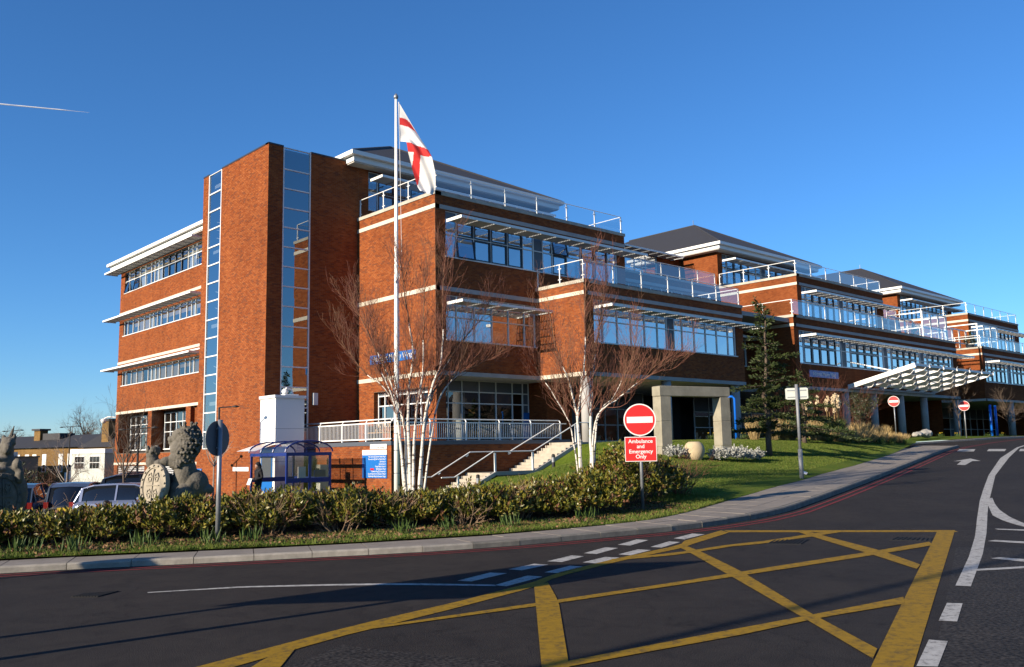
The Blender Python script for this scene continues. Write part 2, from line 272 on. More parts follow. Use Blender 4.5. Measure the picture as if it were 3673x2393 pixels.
class MB:
    def __init__(s): s.v = []; s.f = []
    def quad(s, *p):
        i = len(s.v); s.v.extend(tuple(q) for q in p); s.f.append(tuple(range(i, i+len(p)))); return s
    def box(s, x0, x1, y0, y1, z0, z1):
        i = len(s.v)
        s.v.extend([(x0, y0, z0), (x1, y0, z0), (x1, y1, z0), (x0, y1, z0), (x0, y0, z1), (x1, y0, z1), (x1, y1, z1), (x0, y1, z1)])
        for q in ((3, 2, 1, 0), (4, 5, 6, 7), (0, 1, 5, 4), (1, 2, 6, 5), (2, 3, 7, 6), (3, 0, 4, 7)): s.f.append(tuple(i+k for k in q))
        return s
    def prism(s, poly, z0, z1):
        n = len(poly); i = len(s.v)
        s.v.extend((p[0], p[1], z0) for p in poly); s.v.extend((p[0], p[1], z1) for p in poly)
        s.f.append(tuple(i+n-1-k for k in range(n))); s.f.append(tuple(i+n+k for k in range(n)))
        for k in range(n): s.f.append((i+k, i+(k+1) % n, i+n+(k+1) % n, i+n+k))
        return s
    def bar(s, a, b, w, h=None, up=(0, 0, 1)):
        a = Vector(a); b = Vector(b); d = (b-a).normalized(); h = h or w
        u = Vector(up)
        if abs(d.dot(u)) > .98: u = Vector((1, 0, 0))
        r = d.cross(u).normalized()*(w/2); t = r.cross(d).normalized()*(h/2); i = len(s.v)
        for q in (a, b):
            for k in ((-1, -1), (1, -1), (1, 1), (-1, 1)): s.v.append(tuple(q+r*k[0]+t*k[1]))
        for q in ((3, 2, 1, 0), (4, 5, 6, 7), (0, 1, 5, 4), (1, 2, 6, 5), (2, 3, 7, 6), (3, 0, 4, 7)): s.f.append(tuple(i+k for k in q))
        return s
    def tube(s, pts, rad, n=8, cap=True):
        P = [Vector(p) for p in pts]
        if not isinstance(rad, (list, tuple)): rad = [rad]*len(P)
        i0 = len(s.v); ref = None
        for k, p in enumerate(P):
            d = (P[min(k+1, len(P)-1)]-P[max(k-1, 0)])
            d = d.normalized() if d.length > 1e-9 else Vector((0, 0, 1))
            if ref is None: ref = Vector((1, 0, 0)) if abs(d.x) < .8 else Vector((0, 1, 0))
            a = (ref-d*ref.dot(d)).normalized(); b = d.cross(a); ref = a
            for j in range(n):
                t = 2*math.pi*j/n; s.v.append(tuple(p+(a*math.cos(t)+b*math.sin(t))*rad[k]))
        for k in range(len(P)-1):
            for j in range(n):
                A = i0+k*n+j; B = i0+k*n+(j+1) % n; s.f.append((A, B, B+n, A+n))
        if cap:
            s.f.append(tuple(i0+n-1-j for j in range(n))); e = i0+(len(P)-1)*n; s.f.append(tuple(e+j for j in range(n)))
        return s
    def lathe(s, prof, c=(0, 0, 0), n=24):
        i0 = len(s.v)
        for r, z in prof:
            for j in range(n):
                t = 2*math.pi*j/n; s.v.append((c[0]+r*math.cos(t), c[1]+r*math.sin(t), c[2]+z))
        for k in range(len(prof)-1):
            for j in range(n):
                A = i0+k*n+j; B = i0+k*n+(j+1) % n; s.f.append((A, B, B+n, A+n))
        s.f.append(tuple(i0+n-1-j for j in range(n))); e = i0+(len(prof)-1)*n; s.f.append(tuple(e+j for j in range(n)))
        return s
    def disc(s, c, nrm, r0, thick, n=32, squash=1.0):
        nrm = Vector(nrm).normalized(); a = Vector((0, 0, 1)); b = nrm.cross(a).normalized(); c = Vector(c); i = len(s.v)
        for d in (0, thick):
            for j in range(n):
                t = 2*math.pi*j/n; s.v.append(tuple(c+nrm*d+(b*math.cos(t)*squash+a*math.sin(t))*r0))
        s.f.append(tuple(i+n-1-j for j in range(n))); s.f.append(tuple(i+n+j for j in range(n)))
        for j in range(n): s.f.append((i+j, i+(j+1) % n, i+n+(j+1) % n, i+n+j))
        return s
    def build(s, name, m, parent=None, local=False, smooth=False, uv=True):
        me = bpy.data.meshes.new(name); me.from_pydata(s.v, [], s.f); me.update()
        if uv and len(me.polygons) < 60000:
            V = np.array(s.v, dtype=np.float32); ul = me.uv_layers.new(name='UVMap')
            nl = len(me.loops); vi = np.empty(nl, np.int32); me.loops.foreach_get('vertex_index', vi)
            nr = np.empty(len(me.polygons)*3, np.float32); me.polygons.foreach_get('normal', nr); nr = np.abs(nr.reshape(-1, 3))
            lt = np.empty(len(me.polygons), np.int32); me.polygons.foreach_get('loop_total', lt)
            ax = np.repeat(np.argmax(nr, axis=1), lt); P = V[vi]
            U = np.where(ax[:, None] == 0, P[:, [1, 2]], np.where(ax[:, None] == 1, P[:, [0, 2]], P[:, [0, 1]]))
            ul.data.foreach_set('uv', np.ascontiguousarray(U, np.float32).ravel())
        if smooth: me.polygons.foreach_set('use_smooth', [True]*len(me.polygons))
        if m: me.materials.append(M[m] if isinstance(m, str) else m)
        o = bpy.data.objects.new(name, me); COL.objects.link(o); attach(o, parent, local)
        return o
def boxo(name, x0, x1, y0, y1, z0, z1, m, parent, local=False): return MB().box(x0, x1, y0, y1, z0, z1).build(name, m, parent, local)
def np_mesh(name, verts, nper, m, parent=None, local=False):
    """verts (N*nper,3): N separate faces of nper corners (leaves, blades)"""
    verts = np.ascontiguousarray(verts, np.float32); n = len(verts)//nper
    me = bpy.data.meshes.new(name); me.vertices.add(len(verts)); me.vertices.foreach_set('co', verts.ravel())
    me.loops.add(n*nper); me.loops.foreach_set('vertex_index', np.arange(n*nper, dtype=np.int32))
    me.polygons.add(n); me.polygons.foreach_set('loop_start', np.arange(0, n*nper, nper, dtype=np.int32))
    me.update(calc_edges=True); me.validate()
    me.materials.append(M[m]); o = bpy.data.objects.new(name, me); COL.objects.link(o); attach(o, parent, local)
    return o
def unit(a): return a/np.maximum(np.linalg.norm(a, axis=-1, keepdims=True), 1e-9)
def leaf_quads(P, dirs, L, W, fold=.25):
    """leaf = pointed 4-gon: base, side, tip, side"""
    n = len(P); d = unit(dirs); r = unit(np.cross(d, unit(RNG.normal(size=(n, 3))))); u = np.cross(r, d)
    L = np.asarray(L).reshape(-1, 1)*np.ones((n, 1)); W = np.asarray(W).reshape(-1, 1)*np.ones((n, 1))
    a = P; b = P+d*L*.5+r*W*.5+u*W*fold; c = P+d*L; e = P+d*L*.5-r*W*.5+u*W*fold
    return np.stack([a, b, c, e], 1).reshape(-1, 3)
def text_obj(s, size, m, parent, origin, right, up, align='LEFT', depth=.004, squeeze=1.0, bold=0.0):
    cu = bpy.data.curves.new('t', 'FONT'); cu.body = s; cu.size = size; cu.align_x = align; cu.extrude = depth; cu.offset = bold
    ob = bpy.data.objects.new('t', cu); COL.objects.link(ob)
    dg = bpy.context.evaluated_depsgraph_get(); me = bpy.data.meshes.new_from_object(ob.evaluated_get(dg)); bpy.data.objects.remove(ob)
    right = Vector(right).normalized(); up = Vector(up).normalized(); nr = right.cross(up)
    mw = Matrix((( right.x*squeeze, up.x, nr.x, origin[0]), (right.y*squeeze, up.y, nr.y, origin[1]), (right.z*squeeze, up.z, nr.z, origin[2]), (0, 0, 0, 1)))
    me.transform(mw); me.materials.clear(); me.materials.append(M[m])
    o = bpy.data.objects.new('lettering', me); COL.objects.link(o); attach(o, parent); return o

# ------------------------------------------------------------------ terrain
CA, SA = math.cos(YAW), math.sin(YAW)
def sm(t): t = np.clip(t, 0, 1); return t*t*(3-2*t)
_xs = np.linspace(-200, 400, 6001); _s = 0.042*sm((_xs-15)/8)*(1-0.97*sm((_xs-60)/12)); _c = np.concatenate([[0], np.cumsum((_s[1:]+_s[:-1])/2*.1)])
def ramp_a(a): return np.interp(a, _xs, _c)
def road_z(x, y): return ramp_a(np.asarray(x)*CA+np.asarray(y)*SA)
KERB = [(-30, 29.6), (-12, 22.0), (0, 16.75), (3.65, 15.26), (4.42, 14.94), (5.14, 14.57), (5.89, 14.16), (6.68, 13.75), (7.52, 13.37), (8.37, 12.92), (9.28, 12.48), (10.21, 12.16), (11.17, 11.9), (12.28, 11.72),
        (13.51, 11.5), (14.72, 11.3), (15.82, 11.22), (17.68, 11.25), (19.57, 11.53), (22.89, 12.37), (26.18, 13.25), (30.94, 14.55), (37.91, 16.53), (45.16, 18.61), (49.57, 19.84), (54.74, 21.04)]
KX = np.array([p[0] for p in KERB]); KY = np.array([p[1] for p in KERB])
BACK = [(-30, 30.8), (-12, 23.1), (0, 17.85), (3.86, 16.17), (6.15, 15.06), (8.62, 13.83), (11.15, 12.95), (13.32, 12.5), (15.3, 12.3), (17.01, 12.6), (19.59, 13.33), (24.24, 14.64), (27.16, 15.34), (29.34, 16.01), (34.45, 17.3), (40.9, 19.13), (48.88, 21.56), (53, 22.8), (56, 24)]
BX = np.array([p[0] for p in BACK]); BY = np.array([p[1] for p in BACK])
FARK = [(54.9, 25.6), (60, 24.8), (66, 24.2), (74, 23.9), (84, 23.6), (100, 22.3), (130, 18)]
FX = np.array([p[0] for p in FARK]); FY = np.array([p[1] for p in FARK])
def back_y(x): return np.interp(x, BX, BY)
def ground_z(x, y):
    """lawn, verge and car park level"""
    x = np.asarray(x, float); y = np.asarray(y, float)
    by = back_y(x); zb = road_z(x, by)+.135; t = np.maximum(y-by, 0)
    s = .03+.14*sm((x-15)/9)
    cap = .30+1.65*sm((x-15)/12)
    lin = zb+s*t; k = .25
    h = np.clip(.5+.5*(cap-lin)/k, 0, 1); near = cap*(1-h)+lin*h-k*h*(1-h)
    zf = np.interp(x, [-100, 12.5, 16.5, 23.9, 26.3, 28.7, 31.8, 33, 60, 200], [-.72, -.72, -.38, -.36, .58, .60, 1.93, 2.02, 2.2, 2.2])
    w = sm((y-19.5)/(29.0-19.5))
    return near*(1-w)+zf*w
# ------------------------------------------------------------------ ground, road, pavement
def sheet(name, xs, ylo, yhi, ny, zfun, m, kind='structure'):
    xs = np.asarray(xs, float); rows = []
    for x in xs:
        lo, hi = ylo(x), yhi(x); t = np.linspace(0, 1, ny); rows.append(np.stack([np.full(ny, x), lo+(hi-lo)*t], 1))
    A = np.array(rows); Z = zfun(A[..., 0], A[..., 1]); V = np.concatenate([A, Z[..., None]], 2).reshape(-1, 3)
    F = [(i*ny+j, (i+1)*ny+j, (i+1)*ny+j+1, i*ny+j+1) for i in range(len(xs)-1) for j in range(ny-1)]
    me = bpy.data.meshes.new(name); me.from_pydata(V.tolist(), [], F); me.update(); me.polygons.foreach_set('use_smooth', [True]*len(F))
    me.materials.append(M[m]); o = bpy.data.objects.new(name, me); COL.objects.link(o); o['kind'] = kind; return o
far = MB().quad((-3000, -3000, -.9), (3000, -3000, -.9), (3000, 3000, -.9), (-3000, 3000, -.9)).build('ground', 'asphalt'); far['kind'] = 'structure'
road = sheet('road', np.unique(np.concatenate([np.linspace(-30, 54.9, 120), KX])), lambda x: -30.0, lambda x: float(np.interp(x, KX, KY))+.06, 60, road_z, 'asphalt')
road_b = sheet('access_road', np.linspace(54.9, 130, 60), lambda x: -30.0, lambda x: float(np.interp(x, FX, FY))+.06, 60, road_z, 'asphalt')
drive = sheet('driveway', np.linspace(44, 54.9, 14), lambda x: 21.1+max(0, 54.9-x)*.5, lambda x: 29.4, 12, lambda x, y: road_z(x, y)+.02+.05*sm((54.5-x)/4), 'asphalt')
lawn = sheet('lawn', np.linspace(-30, 54.3, 170), lambda x: float(back_y(x)), lambda x: 42.0, 70, lambda x, y: np.where((x > 44) & (y > 26.6), road_z(x, y)-.15, ground_z(x, y)), 'lawn')
carpark = sheet('car_park', np.linspace(-30, 22, 20), lambda x: 25.5, lambda x: 80, 20, lambda x, y: np.interp(x, [12.5, 16.5], [-.69, -.35]), 'asphalt')
back_land = sheet('terrain', np.linspace(-200, 25, 20), lambda x: 79.9, lambda x: 300, 20, lambda x, y: np.full_like(x, -.5), 'lawn')
verge = sheet('verge', np.linspace(54.9, 130, 40), lambda x: float(np.interp(x, FX, FY))+.2, lambda x: 60, 12, lambda x, y: road_z(x, y)+.14+.10*sm((y-25)/4), 'lawn')

# kerbs: one stone each, 0.914 m
def resample(px, py, step):
    P = np.stack([px, py], 1); d = np.concatenate([[0], np.cumsum(np.linalg.norm(np.diff(P, axis=0), axis=1))])
    s = np.arange(0, d[-1], step); return np.stack([np.interp(s, d, px), np.interp(s, d, py)], 1)
def kerb_run(root, pts, name, up0, m0, m1=None, split=0, inward=1):
    prev = None
    for i in range(len(pts)-1):
        a = Vector((*pts[i], 0)); b = Vector((*pts[i+1], 0)); d = (b-a).normalized(); nrm = Vector((-d.y, d.x, 0))*inward
        g = .005; a2 = a+d*g; b2 = b-d*g; x = (a.x+b.x)/2; up = up0(x)
        za = float(road_z(a.x, a.y)); zb = float(road_z(b.x, b.y)); w = .13; ch = .025; mb = MB()
        jig = random.uniform(-.004, .004)
        prof = [(0, -.15), (.0, up-ch), (ch, up), (w, up), (w, -.15)]
        n = len(prof); k = len(mb.v)
        for q, z in ((a2, za), (b2, zb)):
            for o_, h in prof: p = q+nrm*(o_+jig); mb.v.append((p.x, p.y, z+h+jig*.5))
        for j in range(n-1): mb.f.append((k+j, k+j+1, k+n+j+1, k+n+j))
        mb.f.append(tuple(k+j for j in range(n))); mb.f.append(tuple(k+n+n-1-j for j in range(n)))
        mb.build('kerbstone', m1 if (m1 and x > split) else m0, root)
KP = resample(KX, KY, .914); KP = KP[(KP[:, 0] > -3)]
kroot = bpy.data.objects.new('kerb', None); COL.objects.link(kroot); kroot['kind'] = 'structure'
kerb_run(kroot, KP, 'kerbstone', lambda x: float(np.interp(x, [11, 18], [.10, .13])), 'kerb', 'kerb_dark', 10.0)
kroot2 = bpy.data.objects.new('kerb', None); COL.objects.link(kroot2); kroot2['kind'] = 'structure'
kerb_run(kroot2, resample(FX, FY, 1.83)[:24], 'kerbstone', lambda x: .12, 'kerb')
# pavement slabs, joints left open by 8 mm over a dark bed
proot = bpy.data.objects.new('pavement', None); COL.objects.link(proot); proot['kind'] = 'structure'
bed = sheet('paving_bed', np.linspace(-12, 54.6, 130), lambda x: float(np.interp(x, KX, KY))+.05, lambda x: float(back_y(x))+.02, 3, lambda x, y: road_z(x, y)+.06, 'soil'); del bed['kind']; bed.parent = proot
for i in range(len(KP)-1):
    a = Vector((*KP[i], 0)); b = Vector((*KP[i+1], 0)); d = (b-a).normalized(); nr = Vector((-d.y, d.x, 0)); x = (a.x+b.x)/2
    if x > 53.5: break
    da = KP[min(i+1, len(KP)-1)]-KP[max(i-1, 0)]; na = Vector((-da[1], da[0], 0)).normalized(); db = KP[min(i+2, len(KP)-1)]-KP[i]; nb = Vector((-db[1], db[0], 0)).normalized()
    def wd(q, n_):   # distance along the normal to the back edge
        lo, hi = .2, 4.5
        for _ in range(24):
            mid = (lo+hi)/2; p = q+n_*mid
            if p.y < float(back_y(p.x)): lo = mid
            else: hi = mid
        return lo
    wa, wb = wd(a, na), wd(b, nb); rows = max(1, round((wa+wb)/2/.62)); up = float(np.interp(x, [11, 18], [.10, .13]))
    off = .0
    for r in range(rows):
        u0, u1 = r/rows, (r+1)/rows; c = []
        for q, n_, w_, e in ((a, na, wa, .007), (b, nb, wb, -.007)):
            for uu, ee in ((u0, .007), (u1, -.007)):
                p = q+n_*(.135+(w_-.135)*uu+ee)+d*e; c.append((p.x, p.y, float(road_z(p.x, p.y))+up+random.uniform(-.003, .003)))
        mb = MB(); A, B, C_, D_ = c[0], c[1], c[3], c[2]; lowz = lambda p: (p[0], p[1], p[2]-.05)
        mb.quad(A, D_, C_, B); 
        for p, q in ((A, B), (B, C_), (C_, D_), (D_, A)): mb.quad(p, q, lowz(q), lowz(p))
        mb.build('paving_slab', 'paving', proot)

# painted markings, 4 mm sheets on the road
mk = bpy.data.objects.new('road_markings', None); COL.objects.link(mk); mk['kind'] = 'structure'
def marking(name, poly, m, lift=.005):
    c = sum((Vector((*p, 0)) for p in poly), Vector())/len(poly); mb = MB()
    mb.quad(*[(p[0], p[1], float(road_z(*p))+lift) for p in poly]); return mb.build(name, m, mk)
def ribbon(name, A, B, m, lift=.005):
    mb = MB(); n = min(len(A), len(B))
    def sub(L):
        out = []
        for i in range(len(L)-1):
            k = max(1, int(math.dist(L[i], L[i+1])/1.0)); out += [(L[i][0]+(L[i+1][0]-L[i][0])*t/k, L[i][1]+(L[i+1][1]-L[i][1])*t/k) for t in range(k)]
        return out+[L[-1]]
    # same sampling on both sides
    def at(L, t):
        d = [0]
        for i in range(len(L)-1): d.append(d[-1]+math.dist(L[i], L[i+1]))
        return (float(np.interp(t*d[-1], d, [p[0] for p in L])), float(np.interp(t*d[-1], d, [p[1] for p in L])))
    N = max(4, int(sum(math.dist(A[i], A[i+1]) for i in range(len(A)-1))/.5)); pa = [at(A, i/N) for i in range(N+1)]; pb = [at(B, i/N) for i in range(N+1)]
    for i in range(N):
        mb.quad(*[(p[0], p[1], float(road_z(*p))+lift) for p in (pa[i], pb[i], pb[i+1], pa[i+1])])
    return mb.build(name, m, mk)
def line(name, pts, w, m, lift=.005):
    A, B = [], []
    for i, p in enumerate(pts):
        d = Vector(pts[min(i+1, len(pts)-1)])-Vector(pts[max(i-1, 0)]); d.normalize(); n = Vector((-d.y, d.x))*w/2
        A.append((p[0]+n.x, p[1]+n.y)); B.append((p[0]-n.x, p[1]-n.y))
    return ribbon(name, A, B, m, lift)
YL = 'yellow_line'; yp = 'yellow_paint'
ribbon(YL, [(15.41, 10.55), (17.95, 7.13)], [(15.16, 10.28), (17.66, 6.93)], yp, .0042)
ribbon(YL, [(17.78, 7.36), (6.72, 3.35), (5.5, 2.9)], [(17.95, 7.11), (6.92, 3.12), (5.7, 2.67)], yp, .0050)
ribbon(YL, [(15.35, 10.58), (13.31, 10.0), (12.84, 9.68), (10.56, 9.24), (8.92, 8.82), (8.15, 8.46), (6.58, 8.03), (5.26, 7.76), (4.79, 7.65), (3.17, 7.17), (2.2, 6.88)],
       [(15.1, 10.23), (12.95, 9.56), (12.47, 9.36), (10.5, 9.02), (8.6, 8.54), (7.9, 8.15), (6.3, 7.72), (5.04, 7.43), (4.59, 7.34), (3.4, 6.95), (2.3, 6.62)], yp, .0060)
ribbon(YL, [(7.88, 8.2), (5.02, 5.16), (4.2, 4.28)], [(8.2, 8.28), (7.27, 7.18), (5.18, 5.02), (4.36, 4.14)], yp, .0070)
ribbon(YL, [(4.05, 7.2), (3.63, 6.68), (3.2, 6.2)], [(3.8, 7.12), (3.46, 6.85), (3.05, 6.37)], yp, .0070)
ribbon(YL, [(5.0, 7.5), (7.07, 7.27), (9.34, 7.05), (11.54, 6.91), (13.69, 6.74), (15.66, 6.64)], [(5.0, 7.41), (6.94, 7.12), (9.13, 6.89), (11.2, 6.68), (13.29, 6.5), (15.2, 6.38)], yp, .0080)
ribbon(YL, [(10.53, 9.26), (11.9, 9.0), (13.47, 9.04), (14.01, 8.89), (15.81, 8.88), (16.3, 8.88)], [(10.43, 9.1), (11.65, 8.8), (13.16, 8.83), (13.73, 8.68), (15.36, 8.62), (16.4, 8.6)], yp, .0080)
ribbon(YL, [(12.84, 9.65), (12.28, 8.92), (10.63, 7.06), (8.35, 4.74), (7.28, 3.57)], [(12.4, 9.36), (11.88, 8.77), (10.14, 6.89), (8.0, 4.58), (6.93, 3.44)], yp, .0090)
ribbon(YL, [(16.2, 9.2), (13.97, 6.69), (12.66, 5.51)], [(16.0, 9.3), (13.3, 6.46), (12.19, 5.36)], yp, .0090)
ribbon(YL, [(5.15, 5.14), (6.55, 4.97), (7.18, 4.88), (8.37, 4.71), (9.9, 4.52)], [(5.1, 5.0), (6.34, 4.81), (6.92, 4.7), (8.24, 4.58), (9.5, 4.33)], yp, .0080)
WD = [[(7.55, 9.29), (7.63, 9.1), (8.45, 9.32), (8.35, 9.56)], [(8.74, 9.61), (8.78, 9.38), (9.46, 9.53), (9.41, 9.78)], [(9.74, 9.84), (9.81, 9.6), (10.56, 9.84), (10.51, 10.07)], [(10.86, 10.13), (10.9, 9.89), (11.78, 10.19), (11.73, 10.44)],
      [(12.17, 10.54), (12.2, 10.28), (13.11, 10.61), (13.06, 10.85)], [(8.84, 8.99), (8.9, 8.77), (9.63, 8.99), (9.57, 9.21)], [(9.97, 9.33), (10.01, 9.09), (10.76, 9.29), (10.69, 9.52)], [(11.07, 9.58), (11.1, 9.35), (11.87, 9.56), (11.82, 9.8)],
      [(12.24, 9.87), (12.26, 9.65), (13.17, 9.95), (13.16, 10.18)], [(13.62, 10.43), (13.59, 10.17), (14.55, 10.4), (14.54, 10.68)], [(7.60, 8.62), (7.64, 8.44), (8.52, 8.70), (8.47, 8.94)]]
for p in WD: marking('white_dash', p, 'white_paint', .006)
ribbon('white_line', [(4.42, 11.54), (5.47, 11.06), (6.4, 10.25), (6.94, 9.72), (7.64, 8.66)], [(4.4, 11.48), (5.41, 10.96), (6.32, 10.14), (6.84, 9.6), (7.57, 8.56)], 'white_paint', .0050)
ribbon('white_line', [(11.07, 4.43), (13.95, 5.36), (16.92, 6.37), (20.55, 7.66), (24.41, 9.0), (27.73, 10.1), (33.4, 11.95), (44.2, 15.25), (55.39, 18.2), (60, 19.1), (70, 20.4)],
       [(11.13, 4.28), (14.4, 5.33), (17.8, 6.49), (21.25, 7.7), (23.8, 8.58), (27.83, 9.9), (33.45, 11.75), (44.85, 15.1), (55, 17.95), (60, 18.95), (70, 20.25)], 'white_paint')
ribbon('white_line', [(25.29, 9.16), (23.81, 8.6), (21.33, 7.62), (20.26, 7.02), (19.35, 6.38), (17.6, 4.8)], [(25.4, 9.04), (24.0, 8.5), (22.62, 7.92), (21.19, 7.22), (19.93, 6.52), (17.9, 4.7)], 'white_paint', .0060)
for p in ([(18.65, 6.65), (18.95, 5.6), (18.6, 5.5), (18.5, 6.54)], [(16.34, 5.95), (16.59, 5.92), (16.6, 4.8), (16.25, 4.75)], [(13.95, 5.06), (14.15, 5.0), (14.1, 4.2), (13.7, 4.1)], [(12.65, 4.80), (13.6, 4.26), (13.4, 4.2), (12.5, 4.71)],
          [(9.82, 4.03), (9.89, 3.9), (8.87, 3.56), (8.8, 3.7)], [(7.91, 3.42), (7.95, 3.28), (7.01, 2.98), (6.92, 3.1)],
          [(52.27, 20.1), (52.56, 19.36), (49.96, 18.5), (49.66, 19.24)], [(52.97, 18.82), (53.27, 18.03), (50.82, 17.29), (50.5, 18.05)], [(53.69, 17.46), (54.0, 16.7), (51.4, 15.9), (51.07, 16.69)],
          [(40.97, 16.05), (43.4, 16.25), (41.73, 15.2), (41.45, 15.45), (38.56, 14.66), (38.68, 15.03), (41.25, 15.82)]):
    marking('white_dash', p, 'white_paint', .006)
def offset(d0):
    out = []
    for i in range(2, len(KERB)):
        p = Vector(KERB[i]); d = (Vector(KERB[min(i+1, len(KERB)-1)])-Vector(KERB[i-1])).normalized(); n = Vector((d.y, -d.x)); q = p+n*d0; out.append((q.x, q.y))
    return out+[(62, 21.9-d0*.5), (72, 22.6-d0*.5), (84, 22.6-d0*.5)]
line('red_line', offset(.24), .07, 'red_paint'); line('red_line', offset(.46), .07, 'red_paint')
marking('asphalt_patch', [(1.5, 6.6), (2.6, 6.5), (3.6, 6.6), (4.41, 7.02), (4.5, 6.61), (4.95, 5.55), (4.7, 4.9), (3.5, 3.4), (1.5, 2.0)], 'rough_asphalt', .003)
ribbon('asphalt_patch', [(5.7, 2.55), (7.1, 3.05), (15.2, 6.02)], [(8.5, -.4), (10.0, .6), (16.6, 3.6)], 'rough_asphalt', .0015)
def cover(name, poly, label):
    t = thing(name, label, 'drain cover', (*poly[0], float(road_z(*poly[0]))))
    mb = MB(); mb.prism(poly, -.02, .004); mb.v = [(v[0], v[1], v[2]+float(road_z(v[0], v[1]))) for v in mb.v]; mb.build('frame', 'iron', t)
    a, b, c, d = [Vector((*p, 0)) for p in poly]
    for k in range(9):
        s_ = (k+.5)/9; m2 = MB(); p, q = a.lerp(d, s_), b.lerp(c, s_); p, q = p.lerp(q, .06), q.lerp(p, .06)
        z = float(road_z(p.x, p.y))+.006; z2 = float(road_z(q.x, q.y))+.006; m2.bar((p.x, p.y, z), (q.x, q.y, z2), .025, .015); m2.build('bar', 'iron', t)
cover('drain_grating', [(13.8, 8.62), (14.47, 8.86), (14.94, 8.43), (14.05, 8.09)], 'iron drain grating under the yellow hatch line')
cover('drain_grating', [(15.57, 7.29), (16.16, 7.42), (16.29, 6.81), (15.79, 6.64)], 'iron drain grating in the corner of the yellow box')
cover('manhole_cover', [(3.62, 11.88), (3.85, 12.07), (4.23, 11.92), (3.85, 11.63)], 'sunken iron cover in the dark road left of the white line')
# ------------------------------------------------------------------ building kit
X1, Y1, YT, X2, Y2, XT = 25.74, 33.06, 39.73, 32.38, 29.69, 20.51
class Fac:
    """a facade: axis 'Y' faces -Y (u runs along X), axis 'X' faces -X (u runs along Y); d is outward"""
    def __init__(s, axis, plane, sign=1): s.a = axis; s.p = plane; s.s = sign
    def pt(s, u, d, z): return (u, s.p-d*s.s, z) if s.a == 'Y' else (s.p-d*s.s, u, z)
    def box(s, mb, u0, u1, d0, d1, z0, z1):
        a, b = s.pt(u0, d0, z0), s.pt(u1, d1, z1)
        return mb.box(min(a[0], b[0]), max(a[0], b[0]), min(a[1], b[1]), max(a[1], b[1]), z0, z1)
def wall(f, u0, u1, z0, z1, ops, parent, m='brick', depth=.24, name='wall'):
    us = sorted({u0, u1, *[o[0] for o in ops], *[o[1] for o in ops]}); zs = sorted({z0, z1, *[o[2] for o in ops], *[o[3] for o in ops]}); mb = MB()
    for i in range(len(us)-1):
        for j in range(len(zs)-1):
            cu, cz = (us[i]+us[i+1])/2, (zs[j]+zs[j+1])/2
            if cu < u0 or cu > u1 or cz < z0 or cz > z1 or any(o[0] < cu < o[1] and o[2] < cz < o[3] for o in ops): continue
            mb.quad(f.pt(us[i], 0, zs[j]), f.pt(us[i+1], 0, zs[j]), f.pt(us[i+1], 0, zs[j+1]), f.pt(us[i], 0, zs[j+1]))
    for a, b, c, d in ops:
        for p, q, r, t in ((a, a, c, d), (b, b, c, d)): mb.quad(f.pt(p, 0, r), f.pt(p, -depth, r), f.pt(p, -depth, t), f.pt(p, 0, t))
        for z in (c, d): mb.quad(f.pt(a, 0, z), f.pt(b, 0, z), f.pt(b, -depth, z), f.pt(a, -depth, z))
    nfront = len(mb.f)-4*len(ops)
    if m == 'brick' and parent is not None and f.s == 1 and parent.get('laid_bricks'): lay_bricks(f, u0, u1, z0, z1, ops, parent)
    o = mb.build(name, m, parent)
    if m == 'brick' and parent is not None and f.s == 1 and parent.get('laid_bricks'):
        o.data.materials.append(M['mortar']); o.data.polygons.foreach_set('material_index', [1]*nfront+[0]*(len(o.data.polygons)-nfront))
    return o
BRICKS = {}
def lay_bricks(f, u0, u1, z0, z1, ops, parent):
    """stretcher bond, 215 x 65 mm bricks 6 mm proud of the mortar, cut at openings and corners"""
    L = BRICKS.setdefault(parent.name, []); z = z0+.004; row = int(round(z0/.075))
    while z < z1-.02:
        zt = min(z+.065, z1-.002); free = [(u0, u1)]
        for a, b, c, d in ops:
            if z < d and zt > c:
                nf = []
                for p, q in free:
                    if b <= p or a >= q: nf.append((p, q)); continue
                    if a > p: nf.append((p, a))
                    if b < q: nf.append((b, q))
                free = nf
        for p, q in free:
            if f.a == 'X' and abs(f.p-X1) < .01 and p < WY0 and q > WY0: p = WY0
            k = math.floor(p/.225)-1; off = .1125*(row % 2)
            while True:
                a = k*.225+off; b = a+.215; k += 1
                if a >= q: break
                a, b = max(a, p+.002), min(b, q-.002)
                if b-a > .02: L.append((0 if f.a == 'X' else 1, f.p, a, b, z, zt))
        z += .075; row += 1
